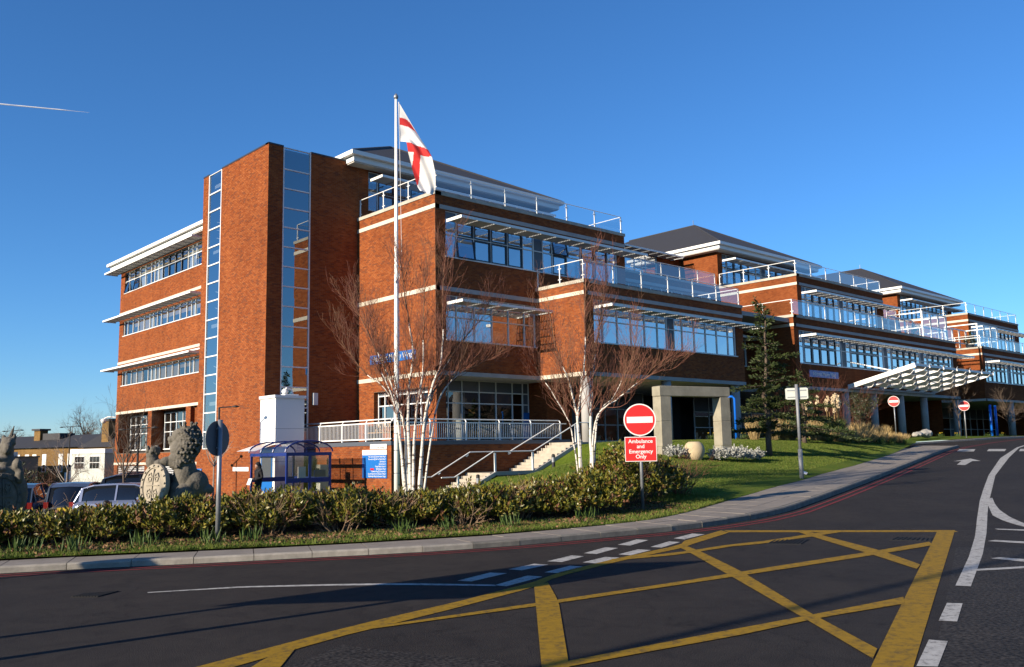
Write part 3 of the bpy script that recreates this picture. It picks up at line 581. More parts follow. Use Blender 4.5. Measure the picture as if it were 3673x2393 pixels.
def flush_bricks(root):
    A = np.array(BRICKS.pop(root.name, [])); n = len(A)
    if not n: return
    isx = A[:, 0] == 0; pr = A[:, 1]-np.where(isx, .006, .003)+np.where(isx, RNG.uniform(-.0015, .0015, n), 0); bk = A[:, 1]+.004
    mid = np.where(isx[:, None], np.stack([A[:, 1], (A[:, 2]+A[:, 3])/2], 1), np.stack([(A[:, 2]+A[:, 3])/2, A[:, 1]], 1)); dist = np.hypot(mid[:, 0], mid[:, 1])+.2*(A[:, 4]-1.6); whole = (A[:, 3]-A[:, 2] > .21) & (A[:, 5]-A[:, 4] > .06)
    order = np.argsort(np.where(whole, dist, 1e9)); near = order[:300]; rest = np.setdiff1d(np.arange(n), near)
    def corners(I):
        a, b, z0, z1, p, q = A[I, 2], A[I, 3], A[I, 4], A[I, 5], pr[I], bk[I]; V = np.empty((len(I), 8, 3)); x_ = isx[I]
        for j, (d_, u_, zz) in enumerate(((p, a, z0), (p, b, z0), (p, b, z1), (p, a, z1), (q, a, z0), (q, b, z0), (q, b, z1), (q, a, z1))):
            V[:, j, 0] = np.where(x_, d_, u_); V[:, j, 1] = np.where(x_, u_, d_); V[:, j, 2] = zz
        return V
    Q = np.array([(0, 1, 2, 3), (0, 4, 5, 1), (1, 5, 6, 2), (2, 6, 7, 3), (3, 7, 4, 0)])
    V = corners(rest); m = len(rest); F = (np.arange(m)[:, None, None]*8+Q[None]).reshape(-1, 4)
    me = bpy.data.meshes.new('brickwork'); me.vertices.add(m*8); me.vertices.foreach_set('co', V.astype(np.float32).ravel()); me.loops.add(F.size); me.loops.foreach_set('vertex_index', F.astype(np.int32).ravel()); me.polygons.add(len(F)); me.polygons.foreach_set('loop_start', np.arange(0, F.size, 4, dtype=np.int32)); me.polygons.foreach_set('use_smooth', [False]*len(F)); me.update(calc_edges=True)
    me.materials.append(M['brick_course']); o = bpy.data.objects.new('brickwork', me); COL.objects.link(o); attach(o, root); o['kind'] = 'stuff'
    proto = {}
    for i in near:
        kx = int(isx[i]); p0 = Vector((pr[i] if kx else A[i, 2], A[i, 2] if kx else pr[i], A[i, 4]))
        if kx not in proto:
            b_ = bpy.data.meshes.new('brick'); w_, h_, t_ = .215, .065, .010; c_ = [(0, 0, 0), (0, w_, 0), (0, w_, h_), (0, 0, h_), (t_, 0, 0), (t_, w_, 0), (t_, w_, h_), (t_, 0, h_)]
            b_.from_pydata(c_ if kx else [(y, x, z) for x, y, z in c_], [], [tuple(q) for q in Q]); b_.materials.append(M['brick_single']); proto[kx] = b_
        ob = bpy.data.objects.new('brick', proto[kx]); COL.objects.link(ob); attach(ob, root); ob.location = p0
def band(f, u0, u1, z0, z1, parent, m='stone', proud=.03, back=.25, name='stone_band'):
    mb = MB(); f.box(mb, u0, u1, -back, proud, z0, z1); return mb.build(name, m, parent)
def window(f, us, zs, parent, solids=(), dark=(), blinds=None, m='window_glass', rec=.12, spandrel=True, open_=(), fw=.055, tilt=.25, sill=True):
    """strip window: white frame part with a pane per light; top row may be grey spandrel panels"""
    mb = MB(); a, b, c, d = us[0], us[-1], zs[0], zs[-1]
    for u in us: f.box(mb, u-fw/2+(fw/2 if u == a else 0)-(fw/2 if u == b else 0), u+fw/2+(fw/2 if u == a else 0)-(fw/2 if u == b else 0), -rec-.03, -rec+.05, c, d)
    for z in zs: f.box(mb, a, b, -rec-.028, -rec+.045, max(c, z-fw/2), min(d, z+fw/2))
    if sill: f.box(mb, a-.03, b+.03, -rec, .05, c-.06, c-.002)
    w = mb.build('window', 'frame_white', parent); rows = len(zs)-1
    for i in range(len(us)-1):
        for j in range(rows):
            u0, u1, z0, z1 = us[i]+.02, us[i+1]-.02, zs[j]+.02, zs[j+1]-.02
            if i in solids or (spandrel and j == rows-1):
                p = MB(); f.box(p, u0, u1, -rec-.02, -rec+.012, z0, z1); p.build('panel', 'panel_grey', w); continue
            k0, k1 = (random.gauss(0, tilt)*.004 for _ in range(2)); mbp = MB(); du, dz = (u1-u0), (z1-z0)
            hung = .16 if (i, j) in open_ else 0
            g = [f.pt(u0, -rec-k0+hung, z0), f.pt(u1, -rec+k0+hung, z0), f.pt(u1, -rec+k1, z1), f.pt(u0, -rec-k1, z1)]
            mbp.quad(*g); mbp.build('pane', m, w)
            if i in dark:
                s = MB(); t = .075
                if hung:
                    A = [Vector(q) for q in g]
                    for p, q in ((0, 1), (1, 2), (2, 3), (3, 0)): s.bar(A[p], A[q], t, .06, (A[1]-A[0]).cross(A[2]-A[0]).normalized())
                else:
                    for q in ((u0, u1, z0, z0+t), (u0, u1, z1-t, z1), (u0, u0+t, z0+t, z1-t), (u1-t, u1, z0+t, z1-t)): f.box(s, q[0], q[1], -rec-.03, -rec+.06, q[2], q[3])
                s.build('sash', 'black_frame', w)
            if blinds is None and f.a == 'Y' and m == 'window_glass' and random.random() < .22:
                s = MB(); f.box(s, u0, u1, -rec-.12, -rec-.10, z1-(z1-z0)*random.choice((.35, .6, 1.0)), z1); s.build('blind', 'blind_white', w)
            if blinds and (i, j) in blinds:
                s = MB(); bm, drop = blinds[(i, j)]; f.box(s, u0, u1, -rec-.12, -rec-.10, z1-(z1-z0)*drop, z1); s.build('blind', bm, w)
    return w
def sunshade(f, u0, u1, z, parent, depth=1.2, first=.25, pitch=1.1, cap_left=True):
    """white louvred sunshade: fine blades along the facade on brackets"""
    nb = int((depth-.12)/.112); bl = MB()
    for k in range(nb):
        d = .10+k*.112; a0, a1 = d-.032, d+.032
        i = len(bl.v)
        for u in (u0+.02, u1-.02):
            for dd, zz in ((a0, z-.006), (a1, z+.020), (a1, z+.010), (a0, z-.016)): bl.v.append(f.pt(u, dd, zz))
        for q in ((0, 1, 5, 4), (1, 2, 6, 5), (2, 3, 7, 6), (3, 0, 4, 7), (0, 3, 2, 1), (4, 5, 6, 7)): bl.f.append(tuple(i+x for x in q))
    fr = MB(); f.box(fr, u0, u1, depth-.04, depth, z-.06, z+.07)
    f.box(fr, u0, u0+.06, 0, depth-.04, z-.065, z+.075); f.box(fr, u1-.06, u1, 0, depth-.04, z-.065, z+.075)
    s = fr.build('sunshade', 'white_metal', parent)
    bl.build('blade', 'louvre_grey', s)['kind'] = 'stuff'
    n = max(2, round((u1-u0)/pitch))
    for k in range(1, n):
        u = u0+(u1-u0)*k/n; m = MB(); f.box(m, u-.018, u+.018, 0.0, depth-.045, z-.065, z-.018); m.build('bracket', 'louvre_grey', s)
    return s
def balustrade(parent, p0, p1, z, n, h=1.0, ends=(1, 1), name='balustrade', glass='balustrade_glass', rail_m='white_metal'):
    a = Vector((*p0, z)); b = Vector((*p1, z)); d = (b-a).normalized()
    mb = MB(); mb.tube([a+Vector((0, 0, h)), b+Vector((0, 0, h))], .023, 8); s = mb.build(name, rail_m, parent)
    for k in range(n+1):
        if (k == 0 and not ends[0]) or (k == n and not ends[1]): continue
        q = a.lerp(b, k/n); m = MB(); m.bar(q-Vector((0, 0, .02)), q+Vector((0, 0, h)), .05, .05, (d.x, d.y, 0)); m.box(q.x-.07, q.x+.07, q.y-.07, q.y+.07, z, z+.02)
        for zz in (.22, .78): m.bar(q+Vector((0, 0, zz))-d*.12, q+Vector((0, 0, zz))+d*.12, .03, .035)
        m.build('post', rail_m, s)
    for k in range(n):
        q0, q1 = a.lerp(b, k/n)+d*.06, a.lerp(b, (k+1)/n)-d*.06; nr = Vector((-d.y, d.x, 0))*.006; m = MB()
        m.quad(q0+Vector((0, 0, .09)), q1+Vector((0, 0, .09)), q1+Vector((0, 0, h-.06)), q0+Vector((0, 0, h-.06))); m.build('glass_panel', glass, s)
    return s
MODULE = [0, .73, 1.84, 2.96, 4.09, 5.17, 5.95, 6.62]
def module_us(start, n, scale=1.0, full=True):
    us = []; sol = []
    for k in range(n):
        base = start+k*6.64*scale
        for i, o in enumerate(MODULE[:-1]): us.append(base+o*scale)
        sol.append(len(us)-1)
    return us, sol[:-1]
def roof(parent, x0, x1, y0, y1, z=17.5, apex=21.5):
    mx = (x0+x1)/2; run = (x1-x0)/2; A = (mx, y0+run, apex); B = (mx, y1-run, apex); mb = MB(); c = [(x0+.12, y0+.12, z), (x1-.12, y0+.12, z), (x1-.12, y1-.12, z), (x0+.12, y1-.12, z)]
    mb.quad(c[0], c[1], A); mb.quad(c[1], c[2], B, A); mb.quad(c[2], c[3], B); mb.quad(c[3], c[0], A, B); r = mb.build('roof', 'slate', parent)
    # tile courses and ridge cappings
    hb = MB()
    for p, q in ((c[0], A), (c[1], A), (A, B)): hb.tube([p, q], .09, 6)
    hb.build('ridge_tile', 'slate', r)
    boxo('gutter', x0, x1, y0, y1, z-.21, z+.01, 'white_metal', r)
    boxo('fascia', x0+.24, x1-.24, y0+.24, y1-.24, z-.50, z-.212, 'white_metal', r)
    boxo('soffit', x0+.30, x1-.30, y0+.30, y1-.30, z-.56, z-.502, 'soffit', r)
    return r
def dark_core(parent, x0, x1, y0, y1, z0, z1, m='dark_backing', name='dark_backing'): return boxo(name, x0, x1, y0, y1, z0, z1, m, parent)  # added solid dark box: stops stray sun, stands in for unlit depth
L1Z = [7.0, 8.1, 8.74, 9.14]; L2Z = [11.03, 12.12, 12.88, 13.27]

def slab_cop(f, u0, u1, zc, parent, depth=.35):
    band(f, u0, u1, zc-.17, zc, parent, 'coping_stone', .05, depth, 'coping')

# ------------------------------------------------------------------ block one with the long west wing
WY0, WY1 = 47.3, 75.0
b1 = thing('hospital_block', 'orange brick hospital block with stone bands and hipped slate roof behind the flagpole', 'building', (X1, Y1, 2.2)); b1['laid_bricks'] = 1
FY1, FX1 = Fac('Y', Y1), Fac('X', X1)
# west face of the bay (sunlit): Y1..YT
wall(FX1, Y1, YT, 5.49, 9.33, [], b1); wall(FX1, Y1, YT, 9.54, 13.31, [], b1); wall(FX1, Y1, YT, 13.51, 13.97, [], b1)
for z0, z1 in ((5.29, 5.49), (9.33, 9.54), (13.31, 13.51)): band(FX1, Y1-.03, YT, z0, z1, b1)
slab_cop(FX1, Y1-.05, YT, 14.14, b1)
# front face
us, sol = module_us(26.37, 2); us = us[:-1]+[39.0]
wall(FY1, X1, 39.66, 9.54, 13.31, [(26.37, 39.0, 11.0, 13.28)], b1); wall(FY1, X1, 39.66, 13.51, 13.97, [], b1)
band(FY1, X1, 39.69, 13.31, 13.51, b1, 'concrete_shaded_stone'); slab_cop(FY1, X1, 39.71, 14.14, b1)  # front band greyed for shade; same stone as the sunlit side
window(FY1, us, L2Z, b1, sol, dark=(1, 2, 3, 4, 8, 10, 11), open_=((1, 0), (8, 1)))
sunshade(FY1, 26.4, 40.3, 12.75, b1)
us1 = [26.37, 27.06, 28.21, 29.34, 30.45, 31.57, 32.33]
wall(FY1, X1, X2, 5.49, 9.33, [(26.37, 32.33, 6.97, 9.15)], b1); band(FY1, X1, X2, 9.33, 9.54, b1, 'concrete_shaded_stone'); band(FY1, X1, X2, 5.29, 5.49, b1, 'concrete_shaded_stone')
window(FY1, us1, L1Z, b1); sunshade(FY1, 26.4, X2-.005, 8.72, b1)
# projecting lower bay
FX2, FY2 = Fac('X', X2), Fac('Y', Y2)
wall(FX2, Y2, Y1, 5.49, 9.33, [], b1); wall(FX2, Y2, Y1, 9.52, 9.92, [], b1); band(FX2, Y2-.03, Y1, 9.33, 9.52, b1); band(FX2, Y2-.03, Y1, 5.29, 5.49, b1); slab_cop(FX2, Y2-.05, Y1, 10.1, b1)
us2 = [33.05, 33.8, 34.93, 36.02, 37.14, 38.22, 39.02, 39.67, 40.41, 41.53, 42.61, 43.7, 44.83, 45.58]
wall(FY2, X2, 46.3, 5.49, 9.33, [(33.05, 45.58, 6.97, 9.15)], b1); wall(FY2, X2, 46.3, 9.52, 9.92, [], b1)
band(FY2, X2, 46.33, 9.33, 9.52, b1, 'concrete_shaded_stone'); band(FY2, X2, 46.33, 5.29, 5.49, b1, 'concrete_shaded_stone'); slab_cop(FY2, X2, 46.35, 10.1, b1)
window(FY2, us2, L1Z, b1, (6,)); sunshade(FY2, 33.1, 47.0, 8.72, b1)
FXe = Fac('X', 46.3, -1); wall(FXe, Y2, Y1, 5.3, 9.92, [], b1); FXe2 = Fac('X', 39.66, -1); wall(FXe2, Y1, YT, 9.54, 13.97, [], b1); band(FXe2, Y1, YT, 13.97, 14.14, b1, 'coping_stone', .05, .3, 'coping')
# floors, soffit and solid dark cores in place of unlit rooms behind the glass
boxo('floor_slab', X1+.05, 46.25, Y1+.05, 38.9, 5.285, 5.47, 'soffit', b1); boxo('floor_slab', X2+.05, 46.25, Y2+.05, Y1+.048, 5.285, 5.47, 'soffit', b1); boxo('terrace_deck', 39.7, 58, Y2+.3, 39.6, 9.6, 9.86, 'concrete_shaded_stone', b1); boxo('terrace_deck', X1+.3, 39.6, Y1+.3, 39.7, 13.6, 13.9, 'concrete_shaded_stone', b1)
dark_core(b1, X1+1.2, 46.0, Y1+1.6, 60, 5.5, 9.4); dark_core(b1, 33.2, 45.9, Y2+1.7, Y1+1.5, 5.5, 9.3); dark_core(b1, X1+1.2, 39.4, Y1+1.6, 60, 9.6, 13.5)
boxo('ceiling', X1+.3, 39.4, Y1+.3, Y1+1.6, 13.2, 13.3, 'ceiling_white', b1); boxo('ceiling', X2+.3, 46, Y2+.3, Y2+1.7, 9.2, 9.32, 'ceiling_white', b1)
for x in (28, 30.6, 33.6, 36.2): boxo('ceiling_light', x, x+1.1, Y1+.7, Y1+.95, 13.17, 13.2, 'white_metal', b1)
# top storey and roof
FYT = Fac('Y', YT); ust = [26.4, 27.05, 28.15, 29.25, 30.35, 31.45, 32.3, 33.0, 33.8, 34.9, 36.0, 37.1, 38.2, 39.0]
wall(FYT, X1, 39.66, 13.9, 17.0, [(26.4, 39.0, 14.75, 16.9)], b1); window(FYT, ust, [14.75, 15.75, 16.5, 16.88], b1, (6,), dark=(1, 2, 3, 8, 9, 10))
sunshade(FYT, 26.45, 39.6, 16.35, b1, 1.25); dark_core(b1, X1+1.2, 39.4, YT+1.4, 73, 13.9, 17.0)
FXe3 = Fac('X', 39.66, -1); wall(FXe3, YT, 75, 13.9, 17.0, [], b1)
roof(b1, X1-1.0, 40.66, 38.73, 75.6)
# west wing, sunlit: Y 47.3 .. 75
WY0, WY1 = 47.3, 75.0
wmul = [59.36, 60.40, 61.07, 61.86, 63.03, 64.14, 65.33, 66.48, 67.25, 68.02, 68.71, 69.88, 71.05, 72.18, 73.3, 74.1]
wwin = [52.0+i*1.12 for i in range(7)]+wmul[0:] if False else wmul
wall(FX1, YT, WY1, 13.45, 17.0, [(wmul[0]-.6, wmul[-1], 15.0, 16.66)], b1); wall(FX1, YT, WY1, 9.42, 13.25, [(wmul[0]-.6, wmul[-1], 11.5, 12.66)], b1); wall(FX1, YT, WY1, 5.4, 9.22, [(wmul[0]-.6, wmul[-1], 7.48, 8.6)], b1)
for z0, z1 in ((13.25, 13.45), (9.22, 9.42), (5.2, 5.4)): band(FX1, WY0, WY1+.03, z0, z1, b1)
tan = 'blind_tan'; wht = 'blind_white'; full = [wmul[0]-.6]+wmul
bl3 = {(i, j): (wht, 1.0) for i in (2, 3, 8, 9, 12) for j in (0, 1)}; bl3.update({(i, 1): (tan, 1.0) for i in range(16) if (i, 1) not in bl3})
window(FX1, full, [15.0, 15.95, 16.66], b1, spandrel=False, dark=(4, 5, 6, 7, 13, 15), blinds=bl3, open_=((1, 0), (13, 0), (15, 0)), m='west_glass')
window(FX1, full, [11.5, 12.66], b1, spandrel=False, m='west_glass', blinds={**{(i, 0): (tan, .55) for i in (1, 3, 4, 5, 6, 7, 13)}, **{(i, 0): (tan, 1.0) for i in (11, 12)}, **{(i, 0): (wht, 1.0) for i in (2, 10)}})
window(FX1, full, [7.48, 8.6], b1, spandrel=False, m='dark_glass', blinds={**{(i, 0): (tan, .95) for i in (1, 5, 6, 7, 8, 12, 13, 15)}, **{(i, 0): (wht, 1.0) for i in (2, 9, 10)}, **{(i, 0): (tan, .5) for i in (3, 4)}})
for z in (16.75, 12.82, 8.76): sunshade(FX1, 58.7, WY1+.9, z, b1, 1.05)
for y0 in (59.2, 63.1, 67.0, 71.0): boxo('vent_strip', X1-.05, X1-.02, y0, y0+3.4, 9.02, 9.12, 'white_metal', b1)
FXn = Fac('Y', WY1, -1); wall(FXn, X1, 39.66, -.5, 17.0, [], b1)
dark_core(b1, X1+.9, X1+2, 58, WY1-.3, 5.5, 17.0)
# wing ground floor: brick piers, deep bays with blinds
wall(FX1, WY0, WY1, -.5, 5.2, [(59.5, 60.55, 2.1, 5.19), (61.34, 67.48, 2.1, 5.19), (68.22, 74.4, 2.1, 5.19), (60, 66.8, .0, 1.15), (68.6, 74.3, .0, 1.15)], b1, depth=.9)
band(FX1, WY0+11, WY1+.03, 1.2, 1.38, b1)
FXr = Fac('X', X1+.85)
for a, b in ((61.34, 67.48), (68.22, 74.4)):
    n = 5; us_ = [a+.3+(b-a-.6)*i/n for i in range(n+1)]
    window(FXr, us_, [2.35, 3.6, 4.3, 5.0], b1, spandrel=False, m='dark_glass', rec=.05, blinds={(i, j): ((tan, 1.0) if j < 2 else (wht, 1.0)) for i in range(n) for j in range(3) if (i+j) % 4 != 1})
    dark_core(b1, X1+.98, X1+1.1, a-.2, b+.2, 1.9, 5.3)
for a, b in ((60, 66.8), (68.6, 74.3)):
    g = boxo('vent_grille', X1+.2, X1+.24, a, b, 0, 1.15, 'panel_grey', b1)
    for k in range(8): boxo('slat', X1+.10, X1+.19, a+.03, b-.03, .06+k*.135, .12+k*.135, 'frame_white', g)
boxo('bay_lining', X1+.3, X1+.85, 59.5, 60.6, 2.1, 5.18, 'brick', b1)
# CCTV camera on the wing corner
cc = thing('security_camera', 'white domed security camera on the far corner of the brick wing', 'camera', (X1-.3, WY1, 4.8))
MB().tube([(X1-.02, WY1-.1, 5.0), (X1-.5, WY1+.3, 5.05), (X1-.75, WY1+.5, 4.9)], .05, 8).build('arm', 'white_metal', cc); MB().lathe([(.05, .0), (.2, -.05), (.22, -.2), (.16, -.34), (.05, -.4)], (X1-.78, WY1+.52, 4.92), 14).build('dome', 'white_metal', cc, smooth=True)

# ground floor of block one
wall(FX1, Y1, YT, 2.15, 5.29, [(33.7, 38.2, 3.0, 4.75)], b1, depth=.5)
window(Fac('X', X1+.1), [33.7, 34.6, 35.7, 36.8, 37.6, 38.2], [3.0, 4.05, 4.55, 4.75], b1, spandrel=True, m='dark_glass', rec=.2)
wall(FY1, X1, 26.3, 2.15, 5.29, [], b1); boxo('pier', 26.28, 26.3, Y1, 35.0, 2.15, 5.29, 'brick', b1)
FG = Fac('Y', 35.0); window(FG, [26.3, 26.9, 27.95, 28.84, 29.99, 31.14, 32.3, 33.05, 33.5], [2.25, 4.12, 4.70, 5.28], b1, (7,), m='dark_glass', rec=.0)
boxo('panel', 33.06, 33.48, 34.93, 34.98, 2.2, 3.7, 'sign_blue', b1)
boxo('pier', 33.5, 35.4, 33.6, 36.4, 2.1, 5.29, 'brick', b1)
FG2 = Fac('Y', 37.6); window(FG2, [35.4, 36.6, 37.8, 39.0, 40.2, 41.4, 42.6, 43.8, 45.0, 46.4], [2.2, 3.2, 4.2, 5.28], b1, (3,), m='dark_glass', rec=0)
dark_core(b1, 35.4, 46.4, 39.2, 39.4, 2.0, 5.3); dark_core(b1, 27.5, 33.4, 38.6, 38.8, 2.0, 5.3); boxo('floor', X1+.4, 60, 33.0, 42, 2.08, 2.12, 'panel_dark', b1)
boxo('interior_wall', 33.4, 33.5, 35.1, 38.8, 2.1, 5.28, 'dark_backing', b1)
MB().lathe([(.24, 0), (.24, 3.2)], (29.75, 36.2, 2.1), 18).build('column', 'white_metal', b1, smooth=False); boxo('notice_panel', 29.5, 30.5, 37.6, 37.65, 3.2, 3.9, 'orange', b1)
for x, y in ((32.66, 29.99), (39.05, 29.99), (45.62, 29.99)): MB().lathe([(.27, 0), (.27, 3.25)], (x, y, 2.04), 20).build('column', 'concrete_shaded_stone', b1, smooth=True)
MB().lathe([(.05, 0), (.3, -.06), (.36, -.16), (.1, -.2)], (38.2, 32.2, 4.9), 16).build('ceiling_lamp', 'white_metal', b1, smooth=True)
# glass balustrades
balustrade(b1, (X1+.12, YT-.05), (X1+.12, Y1+.12), 14.14, 3); balustrade(b1, (X1+.12, Y1+.12), (39.55, Y1+.12), 14.14, 6, ends=(0, 1)); balustrade(b1, (39.55, Y1+.12), (39.55, YT-.5), 14.14, 3, ends=(0, 1))
balustrade(b1, (X2+.12, Y1-.02), (X2+.12, Y2+.12), 10.1, 2); balustrade(b1, (X2+.12, Y2+.12), (46.2, Y2+.12), 10.1, 6, ends=(0, 1)); balustrade(b1, (46.2, Y2+.12), (46.2, Y1+3), 10.1, 3, ends=(0, 1))

# ------------------------------------------------------------------ stair tower
tw = thing('stair_tower', 'tall plain orange brick stair tower with two narrow full-height glass strips', 'tower', (XT, YT, -.36)); tw['laid_bricks'] = 1
FTX, FTY = Fac('X', XT), Fac('Y', YT)
wall(FTX, YT, WY0, -.5, 17.12, [(45.0, 46.6, 2.1, 17.13)], tw, depth=.15); wall(FTY, XT, X1, -.5, 17.12, [(21.32, 22.88, 2.3, 17.13)], tw, depth=.15)
wall(Fac('Y', WY0, -1), XT, X1, -.5, 17.12, [], tw); boxo('flat_roof', XT+.05, X1, YT+.05, WY0-.05, 16.9, 17.02, 'panel_dark', tw)
band(FTX, YT, 45.0, 17.12, 17.2, tw, 'panel_dark', .03, .3, 'coping'); band(FTX, 46.6, WY0, 17.12, 17.2, tw, 'panel_dark', .03, .3, 'coping'); band(FTY, XT-.03, 21.32, 17.12, 17.2, tw, 'panel_dark', .03, .3, 'coping'); band(FTY, 22.88, X1, 17.12, 17.2, tw, 'panel_dark', .03, .3, 'coping')
window(FTX, [45.0, 46.6], [2.1]+[float(z) for z in range(3, 17)]+[17.12], tw, spandrel=False, rec=.04, fw=.065, sill=False, tilt=.15, m='tower_glass', blinds={}); window(FTY, [21.32, 22.88], [2.3]+[float(z) for z in range(3, 17)]+[17.12], tw, spandrel=False, rec=.04, fw=.06, sill=False, tilt=.12, m='tower_glass', blinds={})
dark_core(tw, XT+2.4, X1-.1, 43.2, WY0-.2, -.4, 16.9); dark_core(tw, XT+.2, X1-.1, 41.4, 43.0, -.4, 16.9)
for z in (4.4, 8.6, 12.7, 16.4): boxo('landing', XT+.3, XT+2.3, 44.6, 47.0, z, z+.2, 'ceiling_white', tw)
for z0 in (5.2, 9.3, 13.2):
    fl = MB()
    for k in range(3): fl.bar((XT+.5, 44.9, z0+k*.45), (XT+.5, 46.7, z0+.5+k*.45), .04, .04)
    fl.build('stair_rail', 'white_metal', tw)
boxo('wall_light', 23.1, 23.35, YT-.12, YT-.002, 4.15, 4.75, 'ceiling_white', tw)
bs = thing('notice_sign', 'small blue notice with white lines low on the stair tower', 'sign', (XT-.03, 46.9, .66)); boxo('panel', XT-.03, XT-.002, 46.58, 47.2, .66, 1.07, 'sign_blue', bs)
for k in range(6): boxo('text_line', XT-.036, XT-.03, 46.66, 47.12-.1*(k % 2), .71+k*.055, .735+k*.055, 'sign_white', bs)

flush_bricks(b1); flush_bricks(tw)
for q in (b1, tw): del q['laid_bricks']
# ------------------------------------------------------------------ blocks two and three
def block(dx, root, deck=True):
    x0, x1, l0, l1 = 58.9+dx, 72.6+dx, 52.2+dx, 78.2+dx; fy1, fy2, fxl, fxt = Fac('Y', Y1), Fac('Y', Y2), Fac('X', l0), Fac('X', x0)
    sc = 6.36/6.64
    # upper bay
    us, sol = module_us(x0+.6, 2, sc); wall(fy1, x0, x1, 9.54, 13.31, [(us[0], us[-1], 11.0, 13.28)], root); wall(fy1, x0, x1, 13.51, 13.97, [], root)
    band(fy1, x0, x1+.03, 13.31, 13.51, root, 'concrete_shaded_stone'); slab_cop(fy1, x0, x1+.05, 14.14, root); window(fy1, us, L2Z, root, sol, dark=(1, 2, 3, 4, 8, 9, 10, 11)); sunshade(fy1, x0+.6, x1+.7, 12.75, root)
    wall(fxt, Y1, YT, 9.54, 13.31, [], root); wall(fxt, Y1, YT, 13.51, 13.97, [], root); band(fxt, Y1-.03, YT, 13.31, 13.51, root); slab_cop(fxt, Y1-.05, YT, 14.14, root)
    wall(Fac('X', x1, -1), Y1, YT, 9.54, 13.97, [], root); wall(Fac('X', x1, -1), YT, 60, 9.54, 17, [], root)
    # lower bay
    us, sol = module_us(l0+.57, 4, sc); wall(fy2, l0, l1, 5.49, 9.33, [(us[0], us[-1], 6.97, 9.15)], root); wall(fy2, l0, l1, 9.52, 9.92, [], root)
    band(fy2, l0, l1+.03, 9.33, 9.52, root, 'concrete_shaded_stone'); band(fy2, l0, l1+.03, 5.29, 5.49, root, 'concrete_shaded_stone'); slab_cop(fy2, l0, l1+.05, 10.1, root)
    window(fy2, us, L1Z, root, sol, dark=[k for k in range(28) if k % 7 in (1, 2, 3, 4)]); sunshade(fy2, l0+.6, l1+.7, 8.72, root)
    wall(fxl, Y2, Y1, 5.49, 9.33, [], root); wall(fxl, Y2, Y1, 9.52, 9.92, [], root); band(fxl, Y2-.03, Y1, 9.33, 9.52, root); band(fxl, Y2-.03, Y1, 5.29, 5.49, root); slab_cop(fxl, Y2-.05, Y1, 10.1, root)
    wall(Fac('X', l1, -1), Y2, Y1, 5.3, 9.92, [], root)
    # top storey
    fyt = Fac('Y', YT); us, sol = module_us(x0+.65, 2, sc); wall(fyt, x0, x1, 13.9, 17.0, [(us[0], us[-1], 14.5, 16.9)], root); window(fyt, us, [14.5, 15.7, 16.5, 16.88], root, sol, dark=(1, 2, 3, 8, 9)); sunshade(fyt, x0+.65, x1+.4, 16.3, root, 1.25)
    wall(Fac('X', x0), YT, 60, 13.9, 17.0, [], root); roof(root, x0-1, x1+1.0, 38.73, 62)
    MB().tube([(x0+6.85, 46.7, 21.4), (x0+6.85, 46.7, 22.0)], .03, 5).build('finial', 'steel', root)
    # dark cores, decks, soffit
    dark_core(root, x0+.9, x1-.3, Y1+1.6, 59, 9.6, 13.5); dark_core(root, l0+.9, l1-.3, Y2+1.7, 45, 5.5, 9.3); dark_core(root, x0+.9, x1-.3, YT+1.4, 58, 13.9, 17)
    boxo('ceiling', x0+.3, x1-.3, Y1+.3, Y1+1.6, 13.2, 13.3, 'ceiling_white', root); boxo('ceiling', l0+.3, l1-.3, Y2+.3, Y2+1.7, 9.2, 9.32, 'ceiling_white', root)
    boxo('floor_slab', l0+.05, l1+.0, Y2+.05, 42, 5.285, 5.47, 'soffit', root); boxo('terrace_deck', l0+.3, l1-.3, Y2+.3, Y1-.0, 9.6, 9.88, 'concrete_shaded_stone', root); boxo('terrace_deck', x0+.3, x1-.3, Y1+.3, YT, 13.6, 13.9, 'concrete_shaded_stone', root)
    # balustrades
    balustrade(root, (x0+.12, YT-.05), (x0+.12, Y1+.12), 14.14, 3); balustrade(root, (x0+.12, Y1+.12), (x1-.1, Y1+.12), 14.14, 6, ends=(0, 1)); balustrade(root, (x1-.1, Y1+.12), (x1-.1, YT-.5), 14.14, 3, ends=(0, 1))
    balustrade(root, (l0+.12, Y1+1), (l0+.12, Y2+.12), 10.1, 2); balustrade(root, (l0+.12, Y2+.12), (l1-.1, Y2+.12), 10.1, 12, ends=(0, 1))
    # ground floor colonnade, deep dark glazing
    for x in (59.0, 63.2, 67.6, 71.75, 78.0): MB().lathe([(.27, 0), (.27, 3.3)], (x+dx, 29.99, 2.0), 18).build('column', 'concrete_shaded_stone', root, smooth=True)
    n = 14; us = [l0+.3+(l1-l0-.6)*i/n for i in range(n+1)]; window(Fac('Y', 38.0), us, [2.1, 3.1, 4.2, 5.28], root, (3, 7), m='dark_glass', rec=0); dark_core(root, l0, l1, 39.8, 40, 2, 5.3)
    boxo('floor', l0, l1, 30.4, 40, 2.1, 2.2, 'panel_dark', root); wall(Fac('X', l1), 31.2, 42, 2.0, 5.285, [], root)
